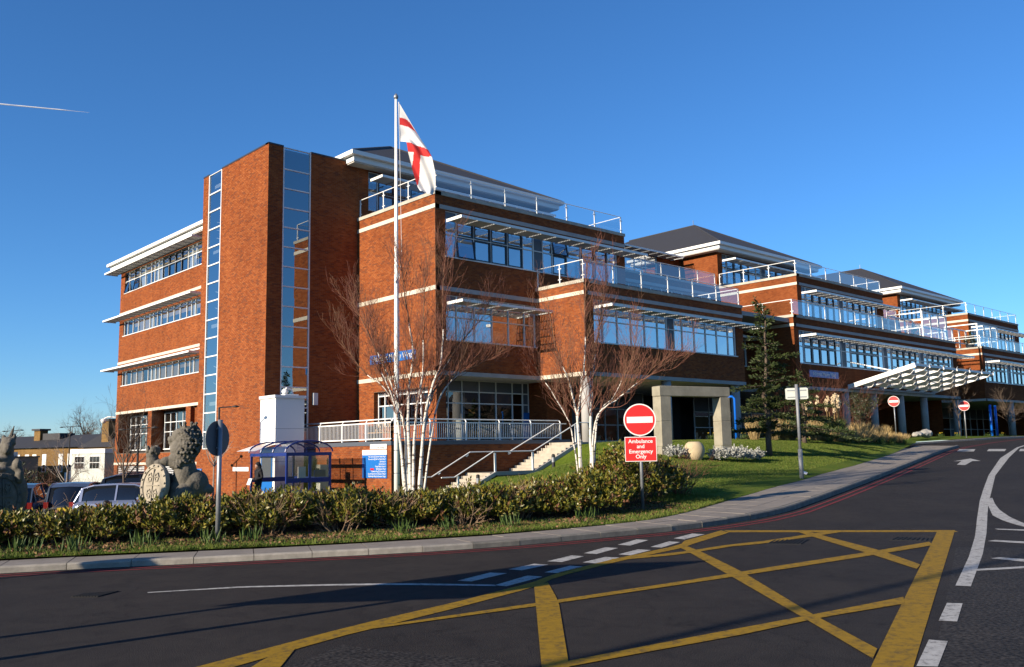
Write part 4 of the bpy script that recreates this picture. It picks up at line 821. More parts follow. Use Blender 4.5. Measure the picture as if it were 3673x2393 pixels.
def link(x0, x1, u0, u1, root):
    """recessed range between two blocks"""
    fy1, fyt, fy3 = Fac('Y', Y1), Fac('Y', YT), Fac('Y', 43.3)
    wall(fy1, x0, x1, 5.49, 9.33, [(x0+.8, x1-.25, 6.97, 9.15)], root); wall(fy1, x0, x1, 9.52, 9.95, [], root); band(fy1, x0, x1, 9.33, 9.52, root, 'concrete_shaded_stone'); band(fy1, x0, x1, 5.29, 5.49, root, 'concrete_shaded_stone'); window(fy1, [x0+.8+(x1-x0-1.05)*i/4 for i in range(5)], L1Z, root, dark=(1, 2)); sunshade(fy1, x0+.6, x1-.25, 8.72, root)
    slab_cop(fy1, x0, x1, 10.1, root)
    us = [u0+1.0+(u1-u0-2.0)*i/14 for i in range(15)]
    wall(fyt, u0, u1, 9.54, 13.3, [(us[0], us[-1], 11.0, 13.2)], root); wall(fyt, u0, u1, 13.51, 13.97, [], root); band(fyt, u0, u1, 13.3, 13.51, root, 'concrete_shaded_stone'); slab_cop(fyt, u0, u1, 14.14, root); window(fyt, us, L2Z[:3]+[13.2], root, (5,), dark=(2, 3, 9, 10))
    us = [u0+4+(u1-u0-7)*i/9 for i in range(10)]
    wall(fy3, u0, u1, 13.9, 16.9, [(us[0], us[-1], 14.2, 16.7)], root); window(fy3, us, [14.2, 15.7, 16.7], root, spandrel=False, dark=(2, 5)); boxo('flat_roof', u0, u1, 43.0, 56, 16.85, 17.1, 'white_metal', root); sunshade(fy3, u0+2, u1-1.2, 16.72, root, 1.3)
    balustrade(root, (u0+1, YT+.12), (u1-.3, YT+.12), 14.14, 8); dark_core(root, x0, x1, Y1+1.4, 44, 5.5, 9.4); dark_core(root, u0, u1, YT+1.4, 56, 9.6, 13.6); dark_core(root, u0, u1, 44.8, 56, 13.9, 16.8)
    boxo('terrace_deck', x0-6, x1+6, Y1, YT, 9.55, 9.85, 'concrete_shaded_stone', root); boxo('floor_slab', x0, x1, Y1+.05, 42, 5.285, 5.47, 'soffit', root); dark_core(root, x0-.1, x1+.1, 39, 40, 2, 5.3)
b2 = thing('hospital_block', 'middle brick hospital block with hipped slate roof, above the white glazed entrance canopy', 'building', (58.9, Y2, 2.2)); block(0, b2)
b3 = thing('hospital_block', 'farthest brick hospital block, beyond the entrance canopy where the road bends', 'building', (90.6, Y2, 2.2)); block(31.7, b3)
l1_ = thing('link_range', 'recessed brick link between the flagpole block and the canopy block', 'building', (46.3, Y1, 2.2)); link(46.3, 52.2, 39.66, 58.9, l1_)
l2_ = thing('link_range', 'recessed brick link between the canopy block and the farthest block', 'building', (78.2, Y1, 2.2)); link(78.2, 83.9, 72.6, 90.6, l2_)
# ------------------------------------------------------------------ entrance canopy
cn = thing('entrance_canopy', 'white steel entrance canopy with rows of tilted glass fins on the middle block', 'canopy', (66, Y2, 5.7))
def cz(y): return 5.62+(Y2-y)*.245
beam_x = [59.0+i*2.28 for i in range(7)]
for i, x in enumerate(beam_x):
    m = MB(); m.bar((x, Y2+.02, cz(Y2)), (x, 25.0, cz(25.0)), .16 if i in (0,) else .10, .30 if i == 0 else .16); m.build('beam', 'white_metal', cn)
for i in range(6):
    for k in range(5):
        y = 29.1-k*.92; xa, xb = beam_x[i]+.12, beam_x[i+1]-.12; m = MB(); z = cz(y)-.05
        m.quad((xa, y, z), (xb, y, z), (xb, y-.30, z+.30), (xa, y-.30, z+.30)); m.quad((xa, y-.012, z-.012), (xb, y-.012, z-.012), (xb, y-.312, z+.288), (xa, y-.312, z+.288)); m.build('fin', 'white_metal', cn)
        m = MB(); m.tube([(beam_x[i+1], y-.15, z-.05), (beam_x[i+1], y-.45, z+.38)], .03, 5); m.build('fin_arm', 'grey_paint', cn)
MB().bar((59.0, 25.1, cz(25.1)+.05), (72.68, 25.1, cz(25.1)+.05), .08, .12).build('edge_beam', 'white_metal', cn); MB().bar((59.0, 29.5, cz(29.5)-.1), (72.68, 29.5, cz(29.5)-.1), .1, .14).build('wall_beam', 'grey_paint', cn)
for x in (59.0, 66.0, 72.6): MB().tube([(x, Y2+.02, 7.4), (x, 26.6, cz(26.6)+.15)], .045, 8).build('tie_rod', 'white_metal', cn)
# terrace windbreak frames on the middle block
def frame3(name, label, x0, x1, y0, y1, z0, z1, nx):
    t = thing(name, label, 'frame', (x0, y0, z0), 'white windbreak frames on the terraces')
    for x in [x0+(x1-x0)*i/nx for i in range(nx+1)]:
        for y in (y0, y1): MB().bar((x, y, z0), (x, y, z1), .11).build('post', 'white_metal', t)
    for z in (z1, z0+1.05):
        for y in (y0, y1): MB().bar((x0, y, z), (x1, y, z), .09).build('rail', 'white_metal', t)
        for x in (x0, x1): MB().bar((x, y0, z), (x, y1, z), .09).build('rail', 'white_metal', t)
    for i in range(nx):
        a, b = x0+(x1-x0)*i/nx+.07, x0+(x1-x0)*(i+1)/nx-.07; MB().quad((a, y0, z0+.1), (b, y0, z0+.1), (b, y0, z1-.1), (a, y0, z1-.1)).build('glass_panel', 'balustrade_glass', t)
frame3('terrace_windbreak', 'white framed glass windbreak on the terrace above the entrance canopy', 72.9, 77.6, Y2+.4, Y1-.2, 9.9, 12.2, 3)
frame3('terrace_windbreak', 'white framed glass windbreak on the terrace of the farthest block', 84.4, 89.2, Y2+.4, Y1-.2, 9.9, 12.2, 3)
# ------------------------------------------------------------------ raised terrace, railings, steps
XD, YD, ZD = 22.1, 31.5, 2.2
tr = thing('terrace_wall', 'brick retaining wall of the raised terrace behind the bus shelter', 'wall', (XD, YD, -.36)); tr['laid_bricks'] = 1
wall(Fac('X', XD), YD, YT, -.5, 2.02, [], tr); wall(Fac('Y', YD), XD, 33.0, -.5, 2.02, [], tr); flush_bricks(tr); del tr['laid_bricks']; boxo('deck', XD+.3, 46.5, YD+.3, YT, 2.0, 2.1, 'concrete_shaded_stone', tr)
boxo('coping', XD-.04, XD+.3, YD-.04, YT-.002, 2.02, 2.2, 'panel_grey', tr); boxo('coping', XD+.302, 33.0, YD-.04, YD+.3, 2.02, 2.2, 'panel_grey', tr)
def railing(label, p0, p1, z, n, skip=0):
    t = thing('guard_railing', label, 'railing', (*p0, z), 'white bar railings on the terrace'); a = Vector((*p0, z)); b = Vector((*p1, z)); d = (b-a).normalized(); nr = Vector((-d.y, d.x, 0)); h = .95
    MB().tube([a+Vector((0, 0, h))+nr*.1, b+Vector((0, 0, h))+nr*.1], .028, 8).build('handrail', 'white_metal', t)
    m = MB(); m.bar(a+Vector((0, 0, .80)), b+Vector((0, 0, .80)), .03, .05); m.bar(a+Vector((0, 0, .10)), b+Vector((0, 0, .10)), .03, .05); m.build('rail', 'white_metal', t)
    for k in range(n+1):
        q = a.lerp(b, k/n); m = MB(); m.bar(q-Vector((0, 0, .05)), q+Vector((0, 0, .84)), .06, .06, (d.x, d.y, 0)); m.tube([q+Vector((0, 0, .82)), q+Vector((0, 0, .9))+nr*.03, q+Vector((0, 0, .95))+nr*.1], .025, 6); m.build('post', 'white_metal', t)
    L = (b-a).length; nb = int(L/.115)
    for k in range(1, nb):
        q = a.lerp(b, k/nb)
        MB().box(q.x-.009, q.x+.009, q.y-.009, q.y+.009, z+.10, z+.80).build('baluster', 'white_metal', t)
railing('white bar railing above the sunlit terrace wall and blue sign board', (XD+.12, YT-.3), (XD+.12, YD+.12), ZD, 4)
railing('white bar railing along the shaded terrace edge above the steps', (XD+.12, YD+.12), (32.45, YD+.12), ZD, 5)
st = thing('stone_steps', 'flight of pale stone steps climbing beside the lawn to the terrace', 'steps', (24, 30.6, -.3))
SY0, SY1 = 29.72, 31.46
def zs_(x): return 0
for k in range(8):
    x = 24.1+k*.285; boxo('step', x, x+.40, SY0, SY1, -.29+k*.13-.25, -.29+(k+1)*.13, 'step_stone', st)
boxo('landing', 26.3, 28.85, SY0, SY1, .4, .75, 'step_stone', st)
for k in range(10):
    x = 28.8+k*.295; boxo('step', x, x+.42, SY0, SY1, .75+k*.13-.25, .75+(k+1)*.13, 'step_stone', st)
boxo('landing', 31.75, 33.0, SY0, SY1, 1.7, 2.05, 'step_stone', st)
sk = MB()
for a, b in (((23.9, -.32), (26.3, .72)), ((26.3, .72), (28.7, .72)), ((28.7, .72), (31.9, 2.06))): sk.bar((a[0], SY0-.06, a[1]), (b[0], SY0-.06, b[1]), .1, .16)
sk.build('side_kerb', 'concrete_shaded_stone', st)
def steprail(y, label, posts, wallside):
    t = thing('handrail', label, 'handrail', (24, y, -.3), 'white handrails of the stone steps'); h = .92
    P = [(23.4, -.29+h), (24.1, -.29+h), (26.3, .75+h), (28.75, .75+h), (31.75, 2.06+h), (32.6, 2.06+h)]
    MB().tube([(x, y, z) for x, z in P], .026, 8).build('rail', 'white_metal', t)
    for x in posts:
        z1 = float(np.interp(x, [p[0] for p in P], [p[1] for p in P]))
        if wallside: m = MB().tube([(x, y, z1-.02), (x, y, z1-.1), (x, YD+.01, z1-.1)], .02, 6); m.disc((x, YD-.01, z1-.1), (0, -1, 0), .07, .02, 12); m.build('bracket', 'white_metal', t)
        else: MB().bar((x, y, z1-h-.12), (x, y, z1-.06), .07).build('post', 'white_metal', t)
steprail(SY0+.05, 'white handrail on posts along the lawn side of the steps', (24.3, 26.4, 28.7, 31.6), False)
steprail(YD-.14, 'white handrail fixed to the dark wall beside the steps', (24.6, 26.2, 28.8), True)
def bollard(x, y, label, h=.95, grp='black bollards by the steps'):
    z = float(ground_z(x, y))-.05; t = thing('bollard', label, 'bollard', (x, y, z), grp)
    MB().lathe([(.075, 0), (.08, h*.62)], (x, y, z), 14).build('post', 'black', t, smooth=False); MB().lathe([(.083, 0), (.083, h*.22)], (x, y, z+h*.62), 14).build('collar', 'galvanised', t); MB().lathe([(.082, 0), (.08, h*.12), (.04, h*.16)], (x, y, z+h*.84), 14).build('cap', 'black', t)
bollard(28.6, 28.35, 'black bollard with grey collar on the lawn beside the upper steps'); bollard(24.4, 28.6, 'black bollard with grey collar by the foot of the steps')
bollard(32.6, 26.9, 'black bollard with grey collar in front of the round colonnade pillar')
# bench and bicycle on the terrace
bn = thing('park_bench', 'slatted wooden bench on the terrace behind the white railing', 'bench', (23.0, 33.5, ZD), 'things on the terrace')
for k in range(5): boxo('seat_slat', 22.75+k*.1, 22.83+k*.1, 32.5, 34.5, ZD+.38, ZD+.42, 'wood', bn)
for k in range(12): y = 32.55+k*.17; MB().bar((23.28, y, ZD+.42), (23.4, y, ZD+.92), .05, .03).build('back_slat', 'wood', bn)
for x, y in ((22.8, 32.55), (22.8, 34.45), (23.25, 32.55), (23.25, 34.45)): boxo('leg', x-.03, x+.03, y-.03, y+.03, 2.1, ZD+.40, 'wood', bn)
bk = thing('bicycle', 'dark bicycle with pale forks leaning behind the terrace railing', 'bicycle', (29.3, 32.3, 2.1))
def ring(c, r, t, n=20): return [(c[0]+r*math.cos(2*math.pi*k/n), c[1], c[2]+r*math.sin(2*math.pi*k/n)) for k in range(n+1)]
for cx in (28.75, 29.8): w = MB().tube(ring((cx, 32.3, 2.45), .32, 0), .02, 5).build('wheel', 'rubber', bk); MB().tube(ring((cx, 32.3, 2.45), .30, 0), .010, 4).build('rim', 'steel', w)
fr = MB()
for a, b in (((29.25, 2.45), (29.05, 2.95)), ((29.25, 2.45), (29.65, 2.92)), ((29.05, 2.9), (29.65, 2.95)), ((28.75, 2.45), (29.06, 2.85)), ((28.75, 2.45), (29.25, 2.45))): fr.tube([(a[0], 32.3, a[1]), (b[0], 32.3, b[1])], .02, 6)
fr.build('frame', 'black', bk); MB().tube([(29.8, 32.3, 2.45), (29.63, 32.3, 3.0)], .022, 6).build('fork', 'white_metal', bk); MB().tube([(29.6, 32.05, 3.05), (29.62, 32.3, 3.02), (29.6, 32.55, 3.05)], .018, 6).build('handlebar', 'black', bk); MB().box(28.95, 29.2, 32.22, 32.38, 2.97, 3.03).build('saddle', 'black', bk)

# ------------------------------------------------------------------ kiosk, signs on walls
kx0, kx1, ky0, ky1 = 20.02, 21.5, 37.7, 39.18
kk = thing('service_kiosk', 'white boxy lift kiosk with flat cap standing against the stair tower', 'kiosk', (kx0, ky0, -.36))
boxo('body', kx0, kx1, ky0, ky1, -.4, 4.32, 'white_metal', kk); boxo('cap', kx0-.08, kx1+.06, ky0-.08, ky1+.0, 4.32, 4.45, 'white_metal', kk)
for z in (1.4, 2.9): boxo('panel_joint', kx0-.004, kx1+.004, ky0-.004, ky1, z, z+.012, 'panel_grey', kk)
boxo('door', kx0-.02, kx0-.002, 37.9, 39.0, -.35, 1.75, 'sign_blue', kk); boxo('door_glass', kx0-.035, kx0-.021, 38.0, 38.9, .5, 1.6, 'panel_grey', kk)
MB().quad((kx0-1.0, 37.6, 1.9), (kx0-.01, 37.6, 2.2), (kx0-.01, 39.5, 2.2), (kx0-1.0, 39.5, 1.9)).build('door_canopy', 'white_metal', kk)
cm = thing('security_camera', 'white security camera on the roof of the white kiosk', 'camera', (20.9, 38.1, 4.45)); boxo('base', 20.6, 21.3, 37.9, 38.3, 4.45, 4.52, 'white_metal', cm); MB().tube([(21.1, 38.1, 4.5), (21.05, 38.1, 4.75), (20.75, 38.1, 4.8)], .05, 8).build('arm', 'white_metal', cm); MB().lathe([(.12, -.12), (.16, 0), (.08, .12)], (20.7, 38.1, 4.66), 12).build('dome', 'white_metal', cm, smooth=True)
def wall_sign(name, label, f, u0, u1, z0, z1, text, size, m='sign_blue', squeeze=.9):
    c = f.pt((u0+u1)/2, .03, z0); t = thing(name, label, 'sign', c, 'blue wing name signs'); mb = MB(); f.box(mb, u0, u1, .004, .05, z0, z1); mb.build('panel', m, t)
    if f.a == 'X': text_obj(text, size, 'sign_white', t, f.pt((u0+u1)/2, .052, z0+(z1-z0)*.30), (0, -1, 0), (0, 0, 1), 'CENTER', squeeze=squeeze, bold=.002)
    else: text_obj(text, size, 'sign_white', t, f.pt((u0+u1)/2, .052, z0+(z1-z0)*.30), (1, 0, 0), (0, 0, 1), 'CENTER', squeeze=squeeze, bold=.002)
wall_sign('wing_sign', 'blue Atkinson Morley Wing sign on the sunlit wall behind the birch', FX1, 34.6, 38.5, 6.18, 6.64, 'Atkinson Morley Wing', .36, squeeze=1.0)
wall_sign('wing_sign', 'blue Atkinson Morley Wing sign on the shaded wall left of the canopy', FY2, 53.78, 57.6, 6.12, 6.57, 'Atkinson Morley Wing', .34, squeeze=.95)
db = thing('directory_sign', 'blue and white direction board with lines of white text on the terrace wall', 'sign', (XD, 32.7, .64))
boxo('panel', XD-.05, XD-.004, 31.78, 33.63, .64, 1.62, 'sign_blue', db); boxo('header', XD-.05, XD-.004, 31.78, 33.63, 1.622, 1.84, 'sign_white', db)
lines = ['Main access to [E] Atkinson Morley Wing \u2197', 'Rear access to [E] Atkinson Morley Wing \u2192', 'Clare House \u2192', 'Bronte House \u2192', 'Tooting Walk-in Centre \u2192', 'A&E [J] St James Wing \u2197', 'Grosvenor Wing [G]  (Reception) \u2197', 'Security Department (in Grosvenor Wing) \u2197', 'Knightsbridge Wing (via Grosvenor Wing) \u2197']
for i, s in enumerate(lines): text_obj(s, .092, 'sign_white', db, (XD-.052, 31.82, 1.52-i*.104), (0, -1, 0), (0, 0, 1), 'RIGHT', squeeze=.80, depth=.002, bold=.0005)
boxo('red_tag', XD-.056, XD-.0505, 32.72, 33.0, .975, 1.055, 'sign_red', db)
mb_ = thing('building_sign', 'small white Main Building sign at the top of the terrace wall', 'sign', (XD, 32.4, 1.88)); boxo('panel', XD-.05, XD-.004, 31.78, 33.02, 1.87, 2.08, 'sign_white', mb_)
text_obj('Main Building', .13, 'panel_grey', mb_, (XD-.052, 31.95, 1.90), (0, -1, 0), (0, 0, 1), 'RIGHT', squeeze=.8, depth=.002)
# ------------------------------------------------------------------ bus shelter
sx0, sx1, sy0, sy1, sz0, sz1 = 18.34, 20.37, 33.53, 36.62, -.36, 1.79
sh = thing('bus_shelter', 'blue framed bus shelter with a barrel vaulted clear roof', 'bus shelter', ((sx0+sx1)/2, (sy0+sy1)/2, sz0))
for x, y in ((sx0, sy0), (sx1, sy0), (sx0, sy1), (sx1, sy1), (sx1, 35.07), (19.4, sy0)): boxo('post', x-.04, x+.04, y-.04, y+.04, sz0, sz1, 'shelter_blue', sh)
m = MB(); m.box(sx0-.05, sx1+.05, sy0-.05, sy0+.05, sz1-.14, sz1); m.box(sx0-.05, sx1+.05, sy1-.05, sy1+.05, sz1-.14, sz1); m.box(sx0-.05, sx0+.05, sy0+.05, sy1-.05, sz1-.14, sz1); m.box(sx1-.05, sx1+.05, sy0+.05, sy1-.05, sz1-.14, sz1); m.build('roof_frame', 'shelter_blue', sh)
m = MB(); m.box(sx0+.04, sx1-.04, sy0-.03, sy0+.03, .55, .74); m.box(sx1-.03, sx1+.03, sy0+.04, sy1-.04, .55, .74); m.box(sx0+.04, sx1-.04, sy1-.03, sy1+.03, .55, .74); m.build('mid_rail', 'shelter_blue', sh)
def arch(y, r=.0): return [(sx0-.1+(sx1-sx0+.2)*(1-math.cos(math.pi*k/12))/2, y, sz1+.02+.46*math.sin(math.pi*k/12)) for k in range(13)]
ys = [sy0-.05+(sy1-sy0+.1)*k/3 for k in range(4)]
for y in ys: MB().tube(arch(y), .035, 6).build('roof_rib', 'shelter_blue', sh)
for k in range(3):
    A, B = arch(ys[k]), arch(ys[k+1]); m = MB()
    for i in range(12): m.quad(A[i], A[i+1], B[i+1], B[i])
    m.build('roof_panel', 'shelter_glass', sh, smooth=True)
for a, b in ((sx0+.05, 19.35), (19.45, sx1-.05)): MB().quad((a, sy0, .74), (b, sy0, .74), (b, sy0, sz1-.15), (a, sy0, sz1-.15)).build('glass_panel', 'shelter_glass', sh)
for a, b in ((sy0+.05, 35.03), (35.11, sy1-.05)): MB().quad((sx1, a, .74), (sx1, b, .74), (sx1, b, sz1-.15), (sx1, a, sz1-.15)).build('glass_panel', 'shelter_glass', sh)
MB().quad((sx0+.05, sy1, .74), (sx1-.05, sy1, .74), (sx1-.05, sy1, sz1-.15), (sx0+.05, sy1, sz1-.15)).build('glass_panel', 'shelter_glass', sh)
MB().quad((sx0+.05, sy0, -.2), (sx1-.05, sy0, -.2), (sx1-.05, sy0, .54), (sx0+.05, sy0, .54)).build('glass_panel', 'shelter_glass', sh)
boxo('bench', sx1-.45, sx1-.1, sy0+.2, sy1-.4, .08, .14, 'shelter_blue', sh); boxo('timetable', 19.65, 20.2, sy0+.06, sy0+.08, .75, 1.05, 'shelter_blue', sh); boxo('poster', 18.9, 19.25, sy0+.06, sy0+.08, .74, 1.2, 'sign_white', sh)
tm = thing('ticket_machine', 'pale ticket machine with green label beside the bus shelter', 'ticket machine', (20.9, 34.9, sz0)); boxo('cabinet', 20.6, 21.0, 34.7, 35.1, -.4, 1.25, 'sign_pale', tm); boxo('screen', 20.58, 20.599, 34.78, 35.02, .8, 1.1, 'panel_dark', tm)
wn = thing('wall_plate', 'blank white plate low on the stair tower beside the small bare tree', 'sign', (XT, 42.2, .9)); boxo('plate', XT-.03, XT-.002, 41.2, 42.9, .95, 1.15, 'sign_white', wn)

# ------------------------------------------------------------------ flagpole and flag
FPX, FPY = 17.52, 24.66; fz = float(ground_z(FPX, FPY)); TOPZ = 13.93
fp = thing('flagpole', 'tall white tapered flagpole with ball finial in front of the brick block', 'flagpole', (FPX, FPY, fz))
MB().tube([(FPX, FPY, fz-.1), (FPX, FPY, 4.0), (FPX, FPY, 9), (FPX, FPY, TOPZ)], [.095, .085, .065, .045], 14).build('pole', 'white_metal', fp, smooth=True)
for z in (1.0, 1.75, 2.3): MB().lathe([(.094, 0), (.094, .035)], (FPX, FPY, z), 14).build('joint_band', 'galvanised', fp)
MB().lathe([(.04, 0), (.06, .02), (.085, .07), (.085, .11), (.05, .17), (.01, .22)], (FPX, FPY, TOPZ), 14).build('finial', 'galvanised', fp, smooth=True)
MB().tube([(FPX+.07, FPY-.07, TOPZ-.1), (FPX+.13, FPY-.12, 8.5), (FPX+.06, FPY-.06, 7.4), (FPX+.1, FPY-.09, 2.0)], .008, 4).build('halyard', 'flag_white', fp)
MB().tube([(FPX+.06, FPY-.06, 8.4), (FPX+.12, FPY-.12, 8.1), (FPX+.02, FPY-.1, 7.6), (FPX-.1, FPY-.05, 7.4)], .014, 5).build('rope_loop', 'galvanised', fp)
# flag: hangs limp from the hoist; (s along fly 0..1, t down the hoist 0..1)
fl = thing('flag', 'white flag with a red cross hanging limp from the flagpole', 'flag', (FPX, FPY, 11))
rx, ry = SA, -CA      # image right
TOPE = [(430, 135), (500, 258), (580, 398), (650, 515), (675, 570), (695, 680), (690, 770), (668, 822)]
BOTE = [(437, 435), (465, 437), (490, 445), (493, 462), (500, 520), (530, 650), (565, 770), (585, 805)]
SP = [0, .14, .28, .42, .5, .68, .86, 1.0]
def flag_uv(s, t):
    a = [float(np.interp(s, SP, [p[k] for p in TOPE])) for k in (0, 1)]; b = [float(np.interp(s, SP, [p[k] for p in BOTE])) for k in (0, 1)]
    return a[0]*(1-t)+b[0]*t, a[1]*(1-t)+b[1]*t
def in_poly(x, y, P):
    c = False
    for i in range(len(P)):
        (x0, y0), (x1, y1) = P[i-1], P[i]
        if (y0 > y) != (y1 > y) and x < (x1-x0)*(y-y0)/(y1-y0)+x0: c = not c
    return c
RED = [[(436, 254), (480, 262), (512, 290), (575, 390), (545, 355), (500, 325), (436, 309)], [(480, 444), (600, 485), (655, 515), (680, 566), (592, 548), (566, 750), (545, 750), (515, 640), (543, 524), (490, 508)]]
def is_red(s, t):
    x, y = flag_uv(s, t); return any(in_poly(x, y, p) for p in RED)
NS, NT = 90, 60
def flag_part(name, m, want):
    mb = MB(); idx = {}
    def vid(i, j):
        if (i, j) not in idx:
            s, t = i/NS, j/NT; x, y = flag_uv(s, t); idx[(i, j)] = len(mb.v)
            dp = .16*math.sin(s*8.5+t*1.5)*min(1, s*2)+.05*math.sin(t*10+s*9)*min(1, s*3)+(.10 if s > .42 else 0)*min(1, (s-.42)*8)
            a = (x-424)*.00481+.05; mb.v.append((FPX+rx*a+CA*dp, FPY+ry*a+SA*dp, TOPZ-(y-118)*.00481))
        return idx[(i, j)]
    for i in range(NS):
        for j in range(NT):
            if is_red((i+.5)/NS, (j+.5)/NT) == want: mb.f.append((vid(i, j), vid(i+1, j), vid(i+1, j+1), vid(i, j+1)))
    return mb.build(name, m, fl, smooth=True)
flag_part('field', 'flag_white', False); flag_part('cross', 'flag_red', True)

# ------------------------------------------------------------------ road signs and posts
def no_entry(x, y, z, H, dia, plate, label, facing, group='no entry signs'):
    t = thing('no_entry_sign', label, 'road sign', (x, y, z), group); n = Vector((facing[0], facing[1], 0)).normalized(); r = Vector((-n.y, n.x, 0)); pr = .038
    MB().tube([(x, y, z-.15), (x, y, z+H-.03)], pr, 12).build('post', 'galvanised', t, smooth=True)
    cz_ = z+H-dia/2; c = Vector((x, y, cz_))+n*(pr+.005); 
    d = MB().disc(c, n, dia/2, .012, 40).build('disc', 'sign_white', t)
    MB().disc(c+n*.0125, n, dia/2*.93, .003, 40).build('red_face', 'sign_red', d); m = MB(); q = c+n*.019; w, h = dia*.40, dia*.095
    m.quad(q-r*w-Vector((0, 0, h)), q+r*w-Vector((0, 0, h)), q+r*w+Vector((0, 0, h)), q-r*w+Vector((0, 0, h))); m.build('white_bar', 'sign_white', d)
    if plate:
        w, h = .365, .285; zc = cz_-dia/2-.02-h; q = Vector((x, y, zc))+n*(pr+.005)
        def bx(nm, mm, w_, h_, o0, o1):
            mb = MB(); k = len(mb.v)
            for o in (o0, o1):
                for sx, sz in ((-1, -1), (1, -1), (1, 1), (-1, 1)): mb.v.append(tuple(q+n*o+r*(w_*sx)+Vector((0, 0, h_*sz))))
            for f in ((3, 2, 1, 0), (4, 5, 6, 7), (0, 1, 5, 4), (1, 2, 6, 5), (2, 3, 7, 6), (3, 0, 4, 7)): mb.f.append(tuple(k+u for u in f))
            return mb.build(nm, mm, t)
        bx('plate', 'sign_white', w, h, 0, .012); bx('plate_face', 'sign_red', w*.965, h*.95, .0125, .016)
        for i, s in enumerate(('Ambulance', 'and', 'Emergency', 'Only')): o = q+n*.018+Vector((0, 0, h*.60-i*.118-.03)); text_obj(s, .125, 'sign_white', t, o, r, (0, 0, 1), 'CENTER', squeeze=1.0, depth=.001, bold=.0015)
nx, ny = 16.52, 13.5
no_entry(nx, ny, float(ground_z(nx, ny))-.02, 2.5, .75, True, 'red no entry disc over an Ambulance and Emergency Only plate in the hedge', (-nx+1.5, -ny+.3))
no_entry(59.4, 26.8, 2.1, 2.75, .715, False, 'red no entry disc on a post rising out of the ornamental grasses', (-.95, -.35)); no_entry(65.9, 24.8, 1.98, 2.6, .70, False, 'red no entry disc on a post on the verge past the rocks', (-.95, -.35))
def round_back(x, y, z, H, dia, face, label, m='sign_back'):
    t = thing('round_sign', label, 'road sign', (x, y, z), 'grey round signs'); n = Vector((face[0], face[1], 0)).normalized()
    MB().tube([(x, y, z-.15), (x, y, z+H)], .042, 12).build('post', 'galvanised', t, smooth=True); c = Vector((x, y, z+H-dia/2-.02))+n*.05
    MB().disc(c, n, dia/2, .012, 36).build('disc', m, t)
    for dz in (-.17, .17): q = c+Vector((0, 0, dz))-n*.03; rr = Vector((-n.y, n.x, 0)); MB().bar(q-rr*.06, q+rr*.06, .03, .03).build('clamp', 'galvanised', t)
round_back(7.06, 15.32, float(ground_z(7.06, 15.32)), 2.17, .62, (-.42, .906), 'back of a round grey road sign on a post at the pavement edge')
pp = thing('sign_post', 'tall grey post with the back of a small pale sign panel beside the lawn', 'road sign', (27.1, 15.45, .6)); pz_ = float(ground_z(27.1, 15.45))
MB().tube([(27.1, 15.45, pz_-.2), (27.1, 15.45, pz_+.95)], .07, 12).build('base_tube', 'grey_paint', pp, smooth=True); MB().tube([(27.1, 15.45, pz_+.9), (27.1, 15.45, pz_+3.08)], .05, 12).build('post', 'grey_paint', pp, smooth=True)
n = Vector((.85, .52, 0)).normalized(); r = Vector((-n.y, n.x, 0)); c = Vector((27.1, 15.45, pz_+2.78))+n*.07; m = MB(); k = 0
for o in (0, .012):
    for sx, sz in ((-1, -.86), (-.86, -1), (.86, -1), (1, -.86), (1, .86), (.86, 1), (-.86, 1), (-1, .86)): m.v.append(tuple(c+n*o+r*(.36*sx)+Vector((0, 0, .19*sz))))
m.f += [tuple(range(7, -1, -1)), tuple(range(8, 16))]+[(j, (j+1) % 8, 8+(j+1) % 8, 8+j) for j in range(8)]; m.build('panel', 'sign_pale', pp)
for dz in (-.11, .11): q = c-n*.012+Vector((0, 0, dz)); MB().bar(q-r*.3, q+r*.3, .02, .025).build('channel', 'galvanised', pp)
# things standing just left of the view whose shadows cross the road
bs2 = thing('direction_board', 'large road direction board on two grey posts at the kerb', 'road sign', (0, 9.2, 0)); bx0, by0, bx1, by1 = -1.0, 10.05, 1.2, 8.3
for s_ in (.1, .73): q = Vector((bx0+(bx1-bx0)*s_, by0+(by1-by0)*s_, 0)); MB().tube([(q.x, q.y, -.1), (q.x, q.y, 3.3)], .06, 10).build('post', 'galvanised', bs2)
m = MB(); d = Vector((bx1-bx0, by1-by0, 0)).normalized(); nn = Vector((-d.y, d.x, 0))*.05
A = [Vector((bx0, by0, 1.82))+nn, Vector((bx1, by1, 1.82))+nn, Vector((bx1, by1, 3.36))+nn, Vector((bx0, by0, 3.36))+nn]; m.quad(*A); m.quad(*[q+nn*.4 for q in reversed(A)])
for i in range(4): m.quad(A[i-1], A[i], A[i]+nn*.4, A[i-1]+nn*.4)
m.build('board', 'sign_back', bs2)
round_back(-1.4, 14.75, .0, 2.5, .6, (-1, .1), 'round sign on a post by the kerb left of the pavement sign')
lc = thing('street_lamp', 'tall grey street lamp behind the yellow junction box', 'street lamp', (-13, 5.75, 0)); MB().tube([(-13, 5.75, -.1), (-13, 5.75, 9.6)], [.11, .06], 10).build('column', 'galvanised', lc); MB().tube([(-13, 5.75, 9.5), (-12.2, 5.75, 9.8), (-11.6, 5.75, 9.8)], .04, 6).build('arm', 'galvanised', lc); boxo('lamp_head', -11.9, -11.2, 5.6, 5.9, 9.72, 9.85, 'galvanised', lc)

